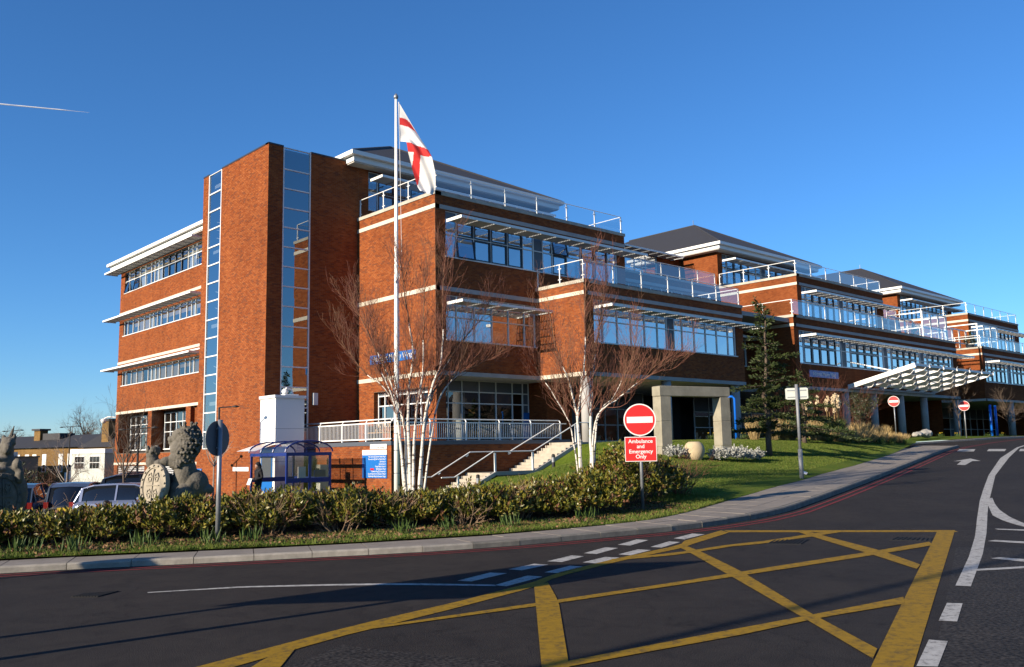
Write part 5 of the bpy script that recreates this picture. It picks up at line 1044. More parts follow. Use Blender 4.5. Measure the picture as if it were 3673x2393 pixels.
# ------------------------------------------------------------------ stone arch, sphere
aL, aR = Vector((26.55, 20.62, 0)), Vector((29.35, 19.95, 0)); d = (aR-aL).normalized(); nr = Vector((d.y, -d.x, 0)); az = float(ground_z(28, 20.3))
ar = thing('stone_arch', 'square pale stone archway standing on the lawn behind the stone sphere', 'arch', ((aL.x+aR.x)/2, (aL.y+aR.y)/2, az))
def block_at(nm, c, w, dep, z0, z1, inset=.0, m='arch_stone'):
    mb = MB(); q = [c-d*w/2-nr*dep/2, c+d*w/2-nr*dep/2, c+d*w/2+nr*dep/2, c-d*w/2+nr*dep/2]; ch = .02; cc = c
    def lv(z, s): mb.v.extend([tuple(Vector((cc.x+(p.x-cc.x)*s, cc.y+(p.y-cc.y)*s, z))) for p in q])
    for z, s in ((z0, .97), (z0+ch, 1), (z1-ch, 1), (z1, .97)): lv(z, s)
    for l in range(3):
        for i in range(4): mb.f.append((l*4+i, l*4+(i+1) % 4, l*4+4+(i+1) % 4, l*4+4+i))
    mb.f += [(3, 2, 1, 0), (12, 13, 14, 15)]; return mb.build(nm, m, ar)
for c in (aL, aR):
    g = float(ground_z(c.x, c.y))-.1; top = az+2.16; zs = [g, az+.33, az+1.25, top]; ww = .46
    for i in range(3): block_at('stone_block', c, ww+(.05 if i == 0 else 0), .46, zs[i]+.003, zs[i+1]-.003)
block_at('lintel', (aL+aR)/2, (aR-aL).length+.5, .46, az+2.18, az+2.55); block_at('lintel_end', aL-d*.04, .40, .46, az+2.03+.14, az+2.2)
sp = Vector((26.6, 19.3, 0)); sg = float(ground_z(sp.x, sp.y))-.06
MB().lathe([(.18, 0), (.26, .06), (.345, .2), (.375, .36), (.35, .5), (.28, .62), (.2, .675), (.19, .68)], (sp.x, sp.y, sg), 28).build('stone_sphere', 'sphere_stone', smooth=True)
finish(bpy.context.scene.objects['stone_sphere'], label='rounded cream stone ball with flat top on the lawn before the arch', cat='sculpture')
def pole_blue(x, y, h, label, hook=False):
    z = float(ground_z(x, y)) if x < 54 else 2.15; P = [(x, y, z-.2), (x, y, z+h)]
    if hook: P += [(x-.08, y+.08, z+h+.1), (x-.25, y+.22, z+h+.1)]
    o = MB().tube(P, .06 if hook else .09, 10).build('blue_pole', 'pole_blue', smooth=True); finish(o, label=label, cat='pole')
pole_blue(39.6, 26.1, 2.1, 'bright blue pole with bent top in front of the colonnade', True)
pole_blue(77.0, 27, 2.5, 'straight blue pole on the far verge, one of a pair'); pole_blue(78.1, 27, 2.45, 'straight blue pole on the far verge, one of a pair')
for o in [q for q in COL.objects if q.name.startswith('blue_pole') and 'pair' in q['label']]: o['group'] = 'pair of blue poles on the far verge'
# ------------------------------------------------------------------ trees
def rnd(a, b): return random.uniform(a, b)
def rvec(): 
    v = Vector((random.gauss(0, 1), random.gauss(0, 1), random.gauss(0, 1))); return v.normalized()
def smooth_path(P, n):
    """Catmull-Rom through control points"""
    P = [Vector(p) for p in P]; P = [P[0]*2-P[1]]+P+[P[-1]*2-P[-2]]; out = []
    for i in range(1, len(P)-2):
        for k in range(n):
            t = k/n; a, b, c, d = P[i-1:i+3]; out.append(.5*((2*b)+(c-a)*t+(2*a-5*b+4*c-d)*t*t+(3*b-a-3*c+d)*t**3))
    return out+[P[-2]]
def twig(mb, p, d, L, r, lvl, up=.25, wob=.22, nseg=4, sides=3, kids=(3, 5), ang=.5, fork=.55):
    pts = [p.copy()]; rad = [r]; q = p.copy(); dd = d.normalized()
    for k in range(nseg):
        dd = (dd+rvec()*wob+Vector((0, 0, up))*.5).normalized(); q = q+dd*(L/nseg); pts.append(q.copy()); rad.append(max(.0022, r*(1-.75*(k+1)/nseg)))
    mb.tube(pts, rad, sides, cap=False)
    if lvl > 0:
        for _ in range(random.randint(*kids)):
            t = rnd(.2, 1.0)*nseg; i = min(int(t), nseg-1); b = pts[i].lerp(pts[i+1], t-i); ax = rvec(); nd = (dd*math.cos(ang)+(ax-dd*ax.dot(dd)).normalized()*math.sin(ang)).normalized()
            twig(mb, b, nd, L*rnd(.4, .7), rad[i]*fork, lvl-1, up, wob, max(2, nseg-1), 3, kids, ang, fork)
def birch(label, origin, scale, x0, stems, group, tw=46):
    """stems: control points (pixel-like across, metres up) already turned into (u, z) metres; u is across the view, depth is random"""
    bx, by = origin; gz = float(ground_z(bx, by)); t = thing('birch_tree', label, 'tree', (bx, by, gz), group); trunk = MB(); limbs = MB(); tws = MB()
    for S, r0 in stems:
        ph = rnd(-1, 1); C_ = []
        for k, (u, z) in enumerate(S):
            dp = ph*.9*(k/(len(S)-1))**1.2*rnd(.6, 1.1); C_.append((bx+SA*u+CA*dp, by-CA*u+SA*dp, z))
        C_[0] = (C_[0][0], C_[0][1], gz-.1); P = smooth_path(C_, 6); n = len(P)
        P = [p+rvec()*.014 for p in P]; rad = [max(.005, r0*.82*(1-.90*(k/(n-1))**.7)) for k in range(n)]
        cut = int(n*.62); trunk.tube(P[:cut+1], rad[:cut+1], 8); limbs.tube(P[cut:], rad[cut:], 6)
        for k in range(int(tw*(r0/.05)**.5)):
            f = rnd(.28, 1.0); i = min(int(f*(n-1)), n-2); p = P[i].lerp(P[i+1], rnd(0, 1)); d = (P[i+1]-P[i]).normalized(); a = rvec(); a = (a-d*a.dot(d)).normalized()
            g = rnd(.3, .75); nd = (d*math.cos(g)+a*math.sin(g)).normalized(); L = rnd(.45, 1.15)*(1.2-.5*f)
            twig(tws if random.random() < .75 else limbs, p, nd, L, rad[i]*.34+.003, 2, .32, .26, 5, 3, (3, 4), .46)
    trunk.build('trunk', 'bark_white', t, smooth=True); limbs.build('limb', 'limb_brown', t, smooth=True)['kind'] = 'stuff'; c = tws.build('crown', 'twig_red', t, uv=False); c['kind'] = 'stuff'; return t
def px_stem(pts, x0, hy, s): return [((x-x0)/s, 1.65-(y-hy)/s) for x, y in pts]
B1 = [([(950, 1130), (940, 1000), (905, 880), (850, 760), (815, 690)], .060), ([(957, 1130), (950, 950), (962, 820), (945, 690), (938, 610)], .062), ([(962, 1135), (965, 1000), (985, 870), (992, 720), (1000, 600)], .055),
      ([(975, 1140), (985, 1000), (1020, 880), (1075, 790), (1130, 725)], .055), ([(970, 1135), (990, 960), (1028, 840), (1035, 700), (1042, 585)], .060), ([(948, 1130), (925, 960), (885, 850), (865, 740)], .045), ([(975, 1140), (1012, 960), (1055, 880), (1110, 850), (1165, 825)], .04), ([(945, 1130), (915, 940), (845, 860), (795, 790)], .035)]
birch('white-stemmed bare birch with many trunks beside the flagpole', (12.84, 17.41), 1, 960, [(px_stem(p, 960, 1054, 97), r) for p, r in B1], 'bare birches in front of the block', 52)
B2 = [([(1362, 1120), (1355, 1000), (1338, 900), (1305, 800), (1290, 690)], .058), ([(1362, 1120), (1353, 980), (1372, 850), (1376, 720), (1382, 610)], .055), ([(1382, 1115), (1383, 1000), (1392, 880), (1412, 760), (1430, 650)], .065), ([(1383, 1060), (1392, 985), (1450, 925), (1530, 868), (1595, 820)], .040),
      ([(1383, 1050), (1398, 980), (1440, 920), (1482, 840), (1505, 750)], .038), ([(1360, 1100), (1338, 1000), (1300, 920), (1262, 860), (1250, 800)], .030)]
birch('white-stemmed bare birch with few trunks beside the no entry sign and steps', (16.62, 15.3), 1, 1372, [(px_stem(p, 1372, 1045, 92.7), r) for p, r in B2], 'bare birches in front of the block', 52)
def small_tree(name, label, x, y, z, H, spread, r0, m='bark_brown', lvl=3, n=9, grp='small bare trees', leaf=None, first=.35):
    t = thing(name, label, 'tree', (x, y, z), grp); tr_ = MB(); cr = MB(); P = [Vector((x, y, z-.1))]
    for k in range(5): P.append(P[-1]+Vector((rnd(-.04, .04)*H*.2, rnd(-.04, .04)*H*.2, H*.62/5)))
    tr_.tube(P, [r0*(1-.12*k) for k in range(6)], 8)
    for k in range(n):
        f = rnd(first, 1.0)*5; i = min(int(f), 4); p = P[i].lerp(P[i+1], f-i); a = rnd(0, 6.28); d = Vector((math.cos(a)*spread, math.sin(a)*spread, 1)).normalized()
        twig(cr, p, d, H*rnd(.35, .55), r0*.5, lvl, .18, .25, 4, 4, (3, 5), .6, .6)
    tr_.build('trunk', m, t, smooth=True); cr.build('crown', m, t, uv=False)
    if leaf:
        V = np.array(cr.v)[RNG.integers(0, len(cr.v), leaf)]+RNG.normal(size=(leaf, 3))*.05; np_mesh('foliage', leaf_quads(V, RNG.normal(size=(leaf, 3))+[0, 0, .3], .09, .045), 4, 'evergreen_leaf', t)
small_tree('young_tree', 'thin young bare tree with grey trunk in front of the stair tower', 16.9, 37.2, -.36, 3.3, .9, .05, 'bark_grey', 2, 6, 'small bare trees', None, .8)
small_tree('young_tree', 'bare young tree on the far verge beside the no entry sign', 71.6, 27.4, 2.1, 3.8, .6, .05, 'bark_brown', 3, 8); small_tree('young_tree', 'bare young tree on the far verge past the blue poles', 80.5, 26.9, 2.1, 3.8, .6, .05, 'bark_brown', 3, 9); small_tree('young_tree', 'bare spreading tree at the edge of the far verge', 85.5, 26.0, 2.1, 4.0, .8, .06, 'bark_brown', 3, 9)
small_tree('young_tree', 'small leafy evergreen tree among the ornamental grasses', 51.0, 25.05, 1.9, 2.6, .5, .05, 'bark_brown', 2, 7, 'small trees by the entrance', 1800)
# bare trees and birch on the bank by the car park
small_tree('bare_tree', 'rounded bare tree behind the old brick ward chimney', 41, 130, -.5, 7.6, .7, .3, 'bark_brown', 4, 16, 'bare trees behind the old ward'); small_tree('bare_tree', 'smaller bare tree behind the old ward roof', 37, 150, -.5, 6.4, .7, .28, 'bark_brown', 4, 13, 'bare trees behind the old ward')
small_tree('bare_tree', 'thin pale bare tree on the bank behind the parked cars', 14.5, 49, -.4, 2.9, .8, .05, 'bark_grey', 3, 9, 'bare trees by the car park'); small_tree('bare_tree', 'bare twiggy tree behind the helmeted stone statue', 3.0, 29, -.3, 4.4, .8, .07, 'bark_grey', 3, 10, 'bare trees by the car park'); small_tree('bare_tree', 'dark twiggy tree beside the lion statue', 12.6, 35.5, -.36, 4.0, .6, .06, 'bark_brown', 3, 10, 'bare trees by the car park')

def cedar(label, x, y, H, spread, n, seed):
    rs = random.Random(seed); z0 = float(ground_z(x, y)); t = thing('cedar_tree', label, 'tree', (x, y, z0), 'young cedars on the lawn'); tr_ = MB(); lb = MB(); pts = []; dirs = []
    P = [Vector((x+rs.uniform(-.03, .03)*k, y+rs.uniform(-.03, .03)*k, z0-.1+H*k/8)) for k in range(9)]; P[8] += Vector((-.12, .1, 0)); tr_.tube(P, [.13*(1-.115*k) for k in range(9)], 9)
    for k in range(n):
        f = (k+.5)/n; h = .13+.85*f**.9; i = min(int(h*8), 7); p = P[i].lerp(P[i+1], h*8-i); a = k*2.4+rs.uniform(-.4, .4); L = spread*(1.03-h)**1.25*rs.uniform(.35, 1.45)
        if h > .42: L *= .72
        d = Vector((math.cos(a), math.sin(a), rs.uniform(-.05, .25))).normalized(); q = p.copy(); B = [q.copy()]
        ns = max(3, int(L/.16))
        for s in range(ns):
            d = (d+Vector((rs.gauss(0, .08), rs.gauss(0, .08), -.03+.05*(s/ns)))).normalized(); q = q+d*(L/ns); B.append(q.copy())
        lb.tube(B, [max(.006, .035*(1-h)*(1-.8*s/ns)+.006) for s in range(ns+1)], 4, cap=False)
        side = d.cross(Vector((0, 0, 1))).normalized()
        for s in range(1, ns+1):
            w = .34*(1-.55*s/ns)*min(1, L/1.0+.25); m_ = int(46*w/.34)+9
            for _ in range(m_):
                o = side*rs.uniform(-w, w)+Vector((0, 0, rs.gauss(-.02, .03))); pts.append(B[s]+o+d*rs.uniform(-.1, .1)); dirs.append((d*.5+o.normalized()*.5+Vector((0, 0, rs.uniform(.0, .5)))))
    for s in range(200): h = rs.uniform(.2, 1.0); i = min(int(h*8), 7); p = P[i].lerp(P[i+1], h*8-i); pts.append(p+rvec()*rs.uniform(.02, .22*(1.1-h)+.03)); dirs.append(Vector((rs.gauss(0, .8), rs.gauss(0, .8), .6)))
    tr_.build('trunk', 'bark_brown', t, smooth=True); lb.build('limb', 'bark_brown', t)['kind'] = 'stuff'
    A = np.array([tuple(p) for p in pts]); D_ = np.array([tuple(p) for p in dirs]); np_mesh('crown', leaf_quads(A, D_, RNG.uniform(.09, .20, len(A)), RNG.uniform(.028, .06, len(A))), 4, 'needle', t); return t
cedar('tall narrow young cedar with pale trunk on the lawn', 32.5, 19.9, 6.6, 3.3, 44, 3); cedar('lower cedar with long sweeping branches behind the sign post', 40.3, 22.7, 3.6, 3.4, 24, 8)

# ------------------------------------------------------------------ shrubs
def shrub_mesh(c, rx, ry, h, n, z0, L=(.065, .12), lift=.25, low=.12, per=9):
    """leaves in whorls on upright shoots over the upper shell, bare below"""
    m = n//per; u = RNG.uniform(0, 2*np.pi, m); cv = RNG.uniform(low, 1, m)**.8; sv = np.sqrt(1-cv**2); rr = RNG.uniform(.45, 1.0, m)**.5
    lum = 1+.16*np.sin(u*3+c[0]*5)*np.sin(cv*5+c[1])+.12*np.sin(u*7+c[1]*3)+RNG.normal(0, .06, m)
    d = np.stack([sv*np.cos(u), sv*np.sin(u), cv], 1); T = d*np.array([rx, ry, h])*(rr*lum)[:, None]+np.array([c[0], c[1], z0+lift*h*.3+.02])
    ax = unit(d*np.array([.8, .8, .5])+np.array([0, 0, .75])+RNG.normal(size=(m, 3))*.35); ln = RNG.uniform(.05, .20, m)
    A = np.repeat(ax, per, 0); s_ = np.tile(np.linspace(0, 1, per), m)[:, None]; P = np.repeat(T, per, 0)+A*np.repeat(ln, per)[:, None]*s_; k = len(P)
    side = unit(np.cross(A, RNG.normal(size=(k, 3)))); D_ = A*(.35+.6*s_)+side*(1.0-.45*s_)+np.array([0, 0, .15]); P[:, 2] = np.maximum(P[:, 2], z0+.02)
    return leaf_quads(P, D_, RNG.uniform(*L, k), RNG.uniform(.026, .046, k), .3)
def stems_mesh(c, rx, ry, h, z0, n, wob=.25, L=(.6, 1.1), lvl=1):
    mb = MB()
    for _ in range(n):
        a = rnd(0, 6.28); r = rnd(0, .5); p = Vector((c[0]+math.cos(a)*r*rx, c[1]+math.sin(a)*r*ry, z0-.05)); d = Vector((math.cos(a)*rnd(.2, 1), math.sin(a)*rnd(.2, 1), 1)).normalized(); twig(mb, p, d, h*rnd(*L), .012, lvl, .12, wob, 4, 4, (2, 4), .6, .6)
    return mb
def hedge_shrub(x, t, rx, ry, h, n, label, grp, leaf='laurel_leaf', rust=.2):
    y = float(back_y(x))+t; z = float(ground_z(x, y)); o = thing('laurel_shrub', label, 'shrub', (x, y, z), grp)
    np_mesh('foliage', shrub_mesh((x, y), rx, ry, h, n, z), 4, leaf, o)
    if rust: np_mesh('rusty_foliage', shrub_mesh((x, y), rx*.98, ry*.98, h*.95, int(n*rust), z), 4, 'rust_leaf', o)
    stems_mesh((x, y), rx*.8, ry*.8, h*.85, z, 26, lvl=2).build('stem', 'bark_brown', o, uv=False)
HG = [(-2.6, 2.7, 1.3, 1.2, .20), (-.8, 2.6, 1.2, 1.2, .20), (1.0, 2.5, 1.2, 1.15, .22), (2.7, 2.5, 1.15, 1.15, .26), (4.3, 2.6, 1.1, 1.15, .34), (5.8, 2.5, 1.1, 1.1, .42), (7.2, 2.6, 1.1, 1.15, .54), (8.6, 2.7, 1.1, 1.15, .62), (10.0, 2.7, 1.1, 1.15, .60), (11.4, 2.7, 1.1, 1.1, .56), (12.8, 2.5, 1.05, 1.1, .56), (14.2, 2.5, 1.0, 1.1, .54), (15.4, 2.2, .95, 1.05, .75)]
for x, t, rx, ry, h in HG: hedge_shrub(x, t-.25, rx*rnd(.92, 1.1), ry, h*rnd(.8, 1.05), 9000, 'glossy green laurel shrub merged into the long roadside hedge', 'laurel shrubs of the roadside hedge')
for x, t, rx, ry, h in HG[3:]: hedge_shrub(x+.5, t+1.5, rx, ry, h*.70, 4500, 'laurel shrub in the back row of the roadside hedge', 'laurel shrubs in the hedge back row', rust=.05)
hedge_shrub(17.3, 2.0, 1.15, 1.1, 1.15, 8500, 'large rounded laurel bush with rusty tips around the no entry post', 'big laurel bushes by the no entry sign', rust=.16); hedge_shrub(18.5, 1.7, .9, .9, .85, 4200, 'laurel bush at the end of the hedge, thin and twiggy towards the lawn', 'big laurel bushes by the no entry sign')
def bare_shrub(x, y, r, h, label, grp, m='limb_brown', n=26, lvl=2):
    z = float(ground_z(x, y)) if x < 54 else 2.1; o = thing('bare_shrub', label, 'shrub', (x, y, z), grp); stems_mesh((x, y), r, r, h, z, n, .2, (.7, 1.2), lvl).build('stem', m, o, uv=False)
for x, t in ((5.2, 1.8), (8.3, 1.9), (9.4, 1.6), (10.6, 2.0), (11.9, 1.7), (13.4, 1.9)): bare_shrub(x, float(back_y(x))+t, rnd(.4, .8), rnd(.45, .75), 'low tan twiggy shrub in front of the laurel hedge', 'twiggy shrubs in front of the hedge', 'twig_tan', 18)
bare_shrub(19.6, 14.75, .6, .8, 'dark tangled bare shrub at the lawn end of the hedge', 'dark bare shrub', 'twig_red', 34, 2)
for x, y in ((49.5, 28.6), (52.0, 28.2), (54.6, 28.0)): bare_shrub(x, y, 1.3, 2.6, 'tall bare red-stemmed shrub behind the cedars', 'red-stemmed shrubs before the middle block', 'twig_red', 40, 2)
for x, y, h in ((10.5, 46, 1.6), (13, 44, 1.4), (16, 46, 1.5), (18.5, 50, 1.6), (8.2, 50, 1.6), (20, 55, 1.6)): bare_shrub(x, y, 1.6, h, 'brown leafless bush on the bank behind the car park', 'brown bushes behind the car park', 'limb_brown', 34, 2)
for i, (x, y) in enumerate(((6.5, 52), (9.5, 55), (13.2, 56))):
    o = thing('evergreen_bush', 'dark evergreen bush on the bank behind the car park', 'shrub', (x, y, -.4), 'evergreen bushes behind the car park'); np_mesh('foliage', shrub_mesh((x, y), 2.2, 1.6, 1.7, 2500, -.4, (.15, .28)), 4, 'evergreen_leaf', o)

# bed soil, grass, fallen leaves
sheet('planting_bed', np.linspace(-6, 17.8, 60), lambda x: float(back_y(x))+.95, lambda x: float(back_y(x))+4.6, 8, lambda x, y: ground_z(x, y)+.012, 'soil')
def blades(name, xs, ys, h, w, m, lean=.45, kind='stuff', parent=None, zoff=0.0):
    n = len(xs); z = ground_z(xs, ys)+zoff; a = RNG.uniform(0, 2*np.pi, n); B = np.stack([xs, ys, z-.005], 1); s = np.stack([np.cos(a), np.sin(a), np.zeros(n)], 1)*np.asarray(w).reshape(-1, 1)/2
    tip = B+np.stack([RNG.normal(0, lean, n)*h, RNG.normal(0, lean, n)*h, h], 1); o = np_mesh(name, np.stack([B-s, B+s, tip], 1).reshape(-1, 3), 3, m, parent)
    if kind: o['kind'] = kind
    return o
n = 60000; xs = RNG.uniform(-3, 20, n); t = RNG.uniform(0, 1, n)**1.5*1.7; ys = back_y(xs)+t+.02; keep = (np.sin(xs*2.1)+np.sin(xs*5.3+t*4)+RNG.normal(0, .9, n)) > -.35; xs, ys = xs[keep], ys[keep]
blades('grass', xs, ys, RNG.uniform(.03, .10, len(xs)), .012, 'grass_blade')
n = 170000; xs = RNG.uniform(17, 46, n); ys = back_y(xs)+RNG.uniform(0.05, 1, n)*np.minimum(14, 29.3-back_y(xs)); k = ground_z(xs, ys) > -1; blades('lawn_grass', xs[k], ys[k], RNG.uniform(.02, .055, k.sum()), .016, 'grass_blade', .7)
n = 9000; xs = RNG.uniform(-3, 18, n); ys = back_y(xs)+np.abs(RNG.normal(1.3, .6, n)); P = np.stack([xs, ys, ground_z(xs, ys)+.025], 1); D_ = RNG.normal(size=(n, 3))*[1, 1, .25]; o = np_mesh('fallen_leaves', leaf_quads(P, D_, RNG.uniform(.05, .1, n), .045), 4, 'dead_leaf'); o['kind'] = 'stuff'
def daffodil(x, y, n, h, label, grp, flowers=0):
    z = float(ground_z(x, y)) if x < 54 else 2.12; o = thing('daffodil_clump', label, 'flowers', (x, y, z), grp); P = np.stack([x+RNG.normal(0, .10, n), y+RNG.normal(0, .10, n), np.full(n, z)], 1)
    D_ = np.stack([RNG.normal(0, .25, n), RNG.normal(0, .25, n), np.ones(n)], 1); np_mesh('leaf', leaf_quads(P, D_, RNG.uniform(.6, 1.1, n)*h, .025, .1), 4, 'daffodil_leaf', o)['kind'] = 'stuff'
    for i in range(flowers): MB().lathe([(.01, 0), (.05, .02), (.06, .03), (.02, .05)], (x+rnd(-.2, .2), y+rnd(-.2, .2), z+h*rnd(.8, 1.05)), 8).build('bloom', 'daffodil_yellow', o)
for x, t in ((1.2, .7), (3.2, .9), (4.3, .6), (4.9, .35), (6.0, .8), (6.9, .6), (7.6, .75), (10.15, .75), (11.0, .8), (12.35, .75), (14.4, .9)): daffodil(x, float(back_y(x))+t, 40, .32, 'clump of green daffodil leaves on the verge in front of the hedge', 'daffodil clumps on the verge')
for x, y in ((37.6, 26.2), (38.6, 26.4), (40.6, 26.3), (41.8, 26.5), (43.0, 26.4), (44.2, 26.2)): daffodil(x, y, 50, .34, 'clump of yellow daffodils at the foot of the colonnade', 'daffodils by the colonnade', 3)
for x, y in ((62, 25.9), (64, 25.8), (66.5, 25.6), (71.5, 25.4), (74, 25.3)): daffodil(x, y, 40, .25, 'clump of daffodils along the far verge', 'daffodils on the far verge', 3)
# ornamental grasses and pampas
def grass_clump(name, x, y, r, h, n, m, label, grp, plumes=0, pl=1.9):
    z = float(ground_z(x, y)); o = thing(name, label, 'grass', (x, y, z), grp); a = RNG.uniform(0, 2*np.pi, n); rr = RNG.uniform(0, .35, n)*r; P = np.stack([x+np.cos(a)*rr, y+np.sin(a)*rr, np.full(n, z)], 1)
    D_ = np.stack([np.cos(a)*RNG.uniform(0, .9, n)*r/h, np.sin(a)*RNG.uniform(0, .9, n)*r/h, np.ones(n)], 1); np_mesh('leaf', leaf_quads(P, D_, RNG.uniform(.5, 1.05, n)*h, .02, .1), 4, m, o)['kind'] = 'stuff'
    for i in range(plumes):
        b = rnd(0, 6.28); q = Vector((x+math.cos(b)*rnd(0, .5)*r, y+math.sin(b)*rnd(0, .5)*r, z)); tp = q+Vector((math.cos(b)*rnd(.0, .3), math.sin(b)*rnd(.0, .3), pl*rnd(.8, 1.05))); MB().tube([q, tp], .012, 4).build('stalk', 'pale_grass', o)
        k = 90; s = RNG.uniform(0, 1, k); ax = np.array(tuple((tp-q).normalized())); PP = np.array(tuple(tp))+ax*(s[:, None]*.5-.15)+RNG.normal(size=(k, 3))*.025; np_mesh('plume', leaf_quads(PP, ax*1.0+RNG.normal(size=(k, 3))*.25, .14, .05), 4, 'plume', o)
def at(Dx, a):   # ground point across the view at forward distance a
    b = (Dx-1190)/2085*a; return (a*CA+b*SA, a*SA-b*CA)
grass_clump('pampas_grass', *at(1928, 50), 1.1, 1.3, 900, 'daffodil_leaf', 'pampas grass with many upright cream plumes behind the lawn', 'pampas grasses', 16, 1.95); grass_clump('pampas_grass', *at(1883, 48), .7, 1.2, 700, 'pale_grass', 'narrow pampas clump with few cream plumes beside the sign post', 'pampas grasses', 7, 1.85)
for dx, a, r, h in ((1905, 47, .9, .7), (1932, 47, 1.0, .7), (1958, 47.5, .9, .8), (1982, 48, 1.0, .85), (2006, 48.8, .9, .8), (2030, 49.6, .9, .75), (2055, 50.4, .8, .7), (2080, 51.2, .8, .65), (1885, 46.5, .6, .9), (1812, 45, .6, 1.1), (1790, 44.4, .6, 1.1), (1832, 45.6, .5, .9), (1745, 44, .6, 1.2), (1990, 52, .9, 1.1), (2040, 53, .8, .9)): grass_clump('ornamental_grass', *at(dx, a), r, h, 700, 'pale_grass', 'clump of dry straw coloured ornamental grass at the back of the lawn', 'straw coloured grasses in the bed')
for x, y in (at(1920, 46), at(1965, 46.6), at(2035, 48.6), at(2060, 49.4), at(2095, 50.6)): daffodil(x, y, 90, .4, 'low green leafy clump in front of the straw grasses', 'green clumps in the grass bed')
for x, y, r, h in ((27.55, 18.9, .34, .28), (28.2, 18.75, .42, .33), (28.85, 18.75, .36, .32), (29.9, 18.9, .28, .24), (25.9, 19.6, .3, .26)):
    z = float(ground_z(x, y)); o = thing('silver_shrub', 'low mound of silver grey leaves at the foot of the stone arch', 'shrub', (x, y, z), 'silver shrubs by the stone arch'); np_mesh('foliage', shrub_mesh((x, y), r, r*.9, h, 1300, z, (.05, .10)), 4, 'silver_leaf', o)
def rock(x, y, r, label):
    mb = MB(); bm = bmesh.new(); bmesh.ops.create_icosphere(bm, subdivisions=2, radius=r)
    for v in bm.verts: v.co *= 1+.25*math.sin(v.co.x*9/r*.3+x)+rnd(-.1, .1); v.co.z *= .7
    me = bpy.data.meshes.new('rock'); bm.to_mesh(me); me.materials.append(M['rock']); o = bpy.data.objects.new('rock', me); COL.objects.link(o); o.location = (x, y, 2.2+r*.3); finish(o, label=label, cat='rock', group='rocks on the far verge')
rock(61.0, 26.0, .32, 'small pale rock on the far verge'); rock(62.0, 26.0, .45, 'larger pale rock on the far verge'); rock(60.3, 25.9, .22, 'smallest pale rock at the end of the row on the far verge')
small = MB().quad((28.2, 15.9, float(ground_z(28.2, 15.9))+.03), (28.4, 15.95, float(ground_z(28.4, 15.95))+.08), (28.35, 16.1, float(ground_z(28.3, 16.1))+.12), (28.15, 16.05, float(ground_z(28.2, 16.05))+.05)).build('litter', 'sign_white'); finish(small, label='scrap of white paper lying on the lawn', cat='litter')

for k, (x, y, z) in enumerate(((84.9, 31.0, 9.88), (86.6, 31.6, 9.88), (74.2, 31.4, 9.88), (76.0, 32.0, 9.88))):
    o = thing('potted_shrub', ('leafy shrub in a dark pot behind the windbreak of the farthest block' if k < 2 else 'leafy shrub in a dark pot on the terrace above the entrance canopy'), 'plant pot', (x, y, z), 'potted shrubs on the terraces')
    MB().lathe([(.25, 0), (.36, .5), (.38, .55)], (x, y, z), 14).build('pot', 'panel_dark', o); np_mesh('foliage', shrub_mesh((x, y), .5, .5, .9, 500, z+.5, (.1, .2)), 4, 'evergreen_leaf', o)
# ------------------------------------------------------------------ statues
def blob(name, parts, m, parent, voxel=.03, disp=0.0, dscale=.12, smooth=True):
    """one continuous body: ellipsoids (centre, radii, rot) fused by a voxel remesh"""
    bm = bmesh.new()
    for c, r, rot in parts:
        g = bmesh.ops.create_icosphere(bm, subdivisions=3, radius=1.0)['verts']
        mt = Matrix.Translation(c) @ rot.to_matrix().to_4x4() @ Matrix.Diagonal((*r, 1)); bmesh.ops.transform(bm, matrix=mt, verts=g)
    me = bpy.data.meshes.new('tmp'); bm.to_mesh(me); o = bpy.data.objects.new('tmp', me); COL.objects.link(o)
    md = o.modifiers.new('r', 'REMESH'); md.mode = 'VOXEL'; md.voxel_size = voxel; sm_ = o.modifiers.new('s', 'SMOOTH'); sm_.iterations = 1; sm_.factor = .4
    if disp:
        tx = bpy.data.textures.new('curls', 'CLOUDS'); tx.noise_scale = dscale; d_ = o.modifiers.new('d', 'DISPLACE'); d_.texture = tx; d_.strength = disp; d_.mid_level = .5
    dg = bpy.context.evaluated_depsgraph_get(); me2 = bpy.data.meshes.new_from_object(o.evaluated_get(dg)); bpy.data.objects.remove(o)
    me2.materials.clear(); me2.materials.append(M[m]); me2.polygons.foreach_set('use_smooth', [smooth]*len(me2.polygons)); ob = bpy.data.objects.new(name, me2); COL.objects.link(ob); attach(ob, parent); return ob
from mathutils import Euler
E0 = Euler((0, 0, 0))
def local(o, u, v, z): return Vector((o[0]+SA*u+CA*v, o[1]-CA*u+SA*v, z))   # u across, v away, z up
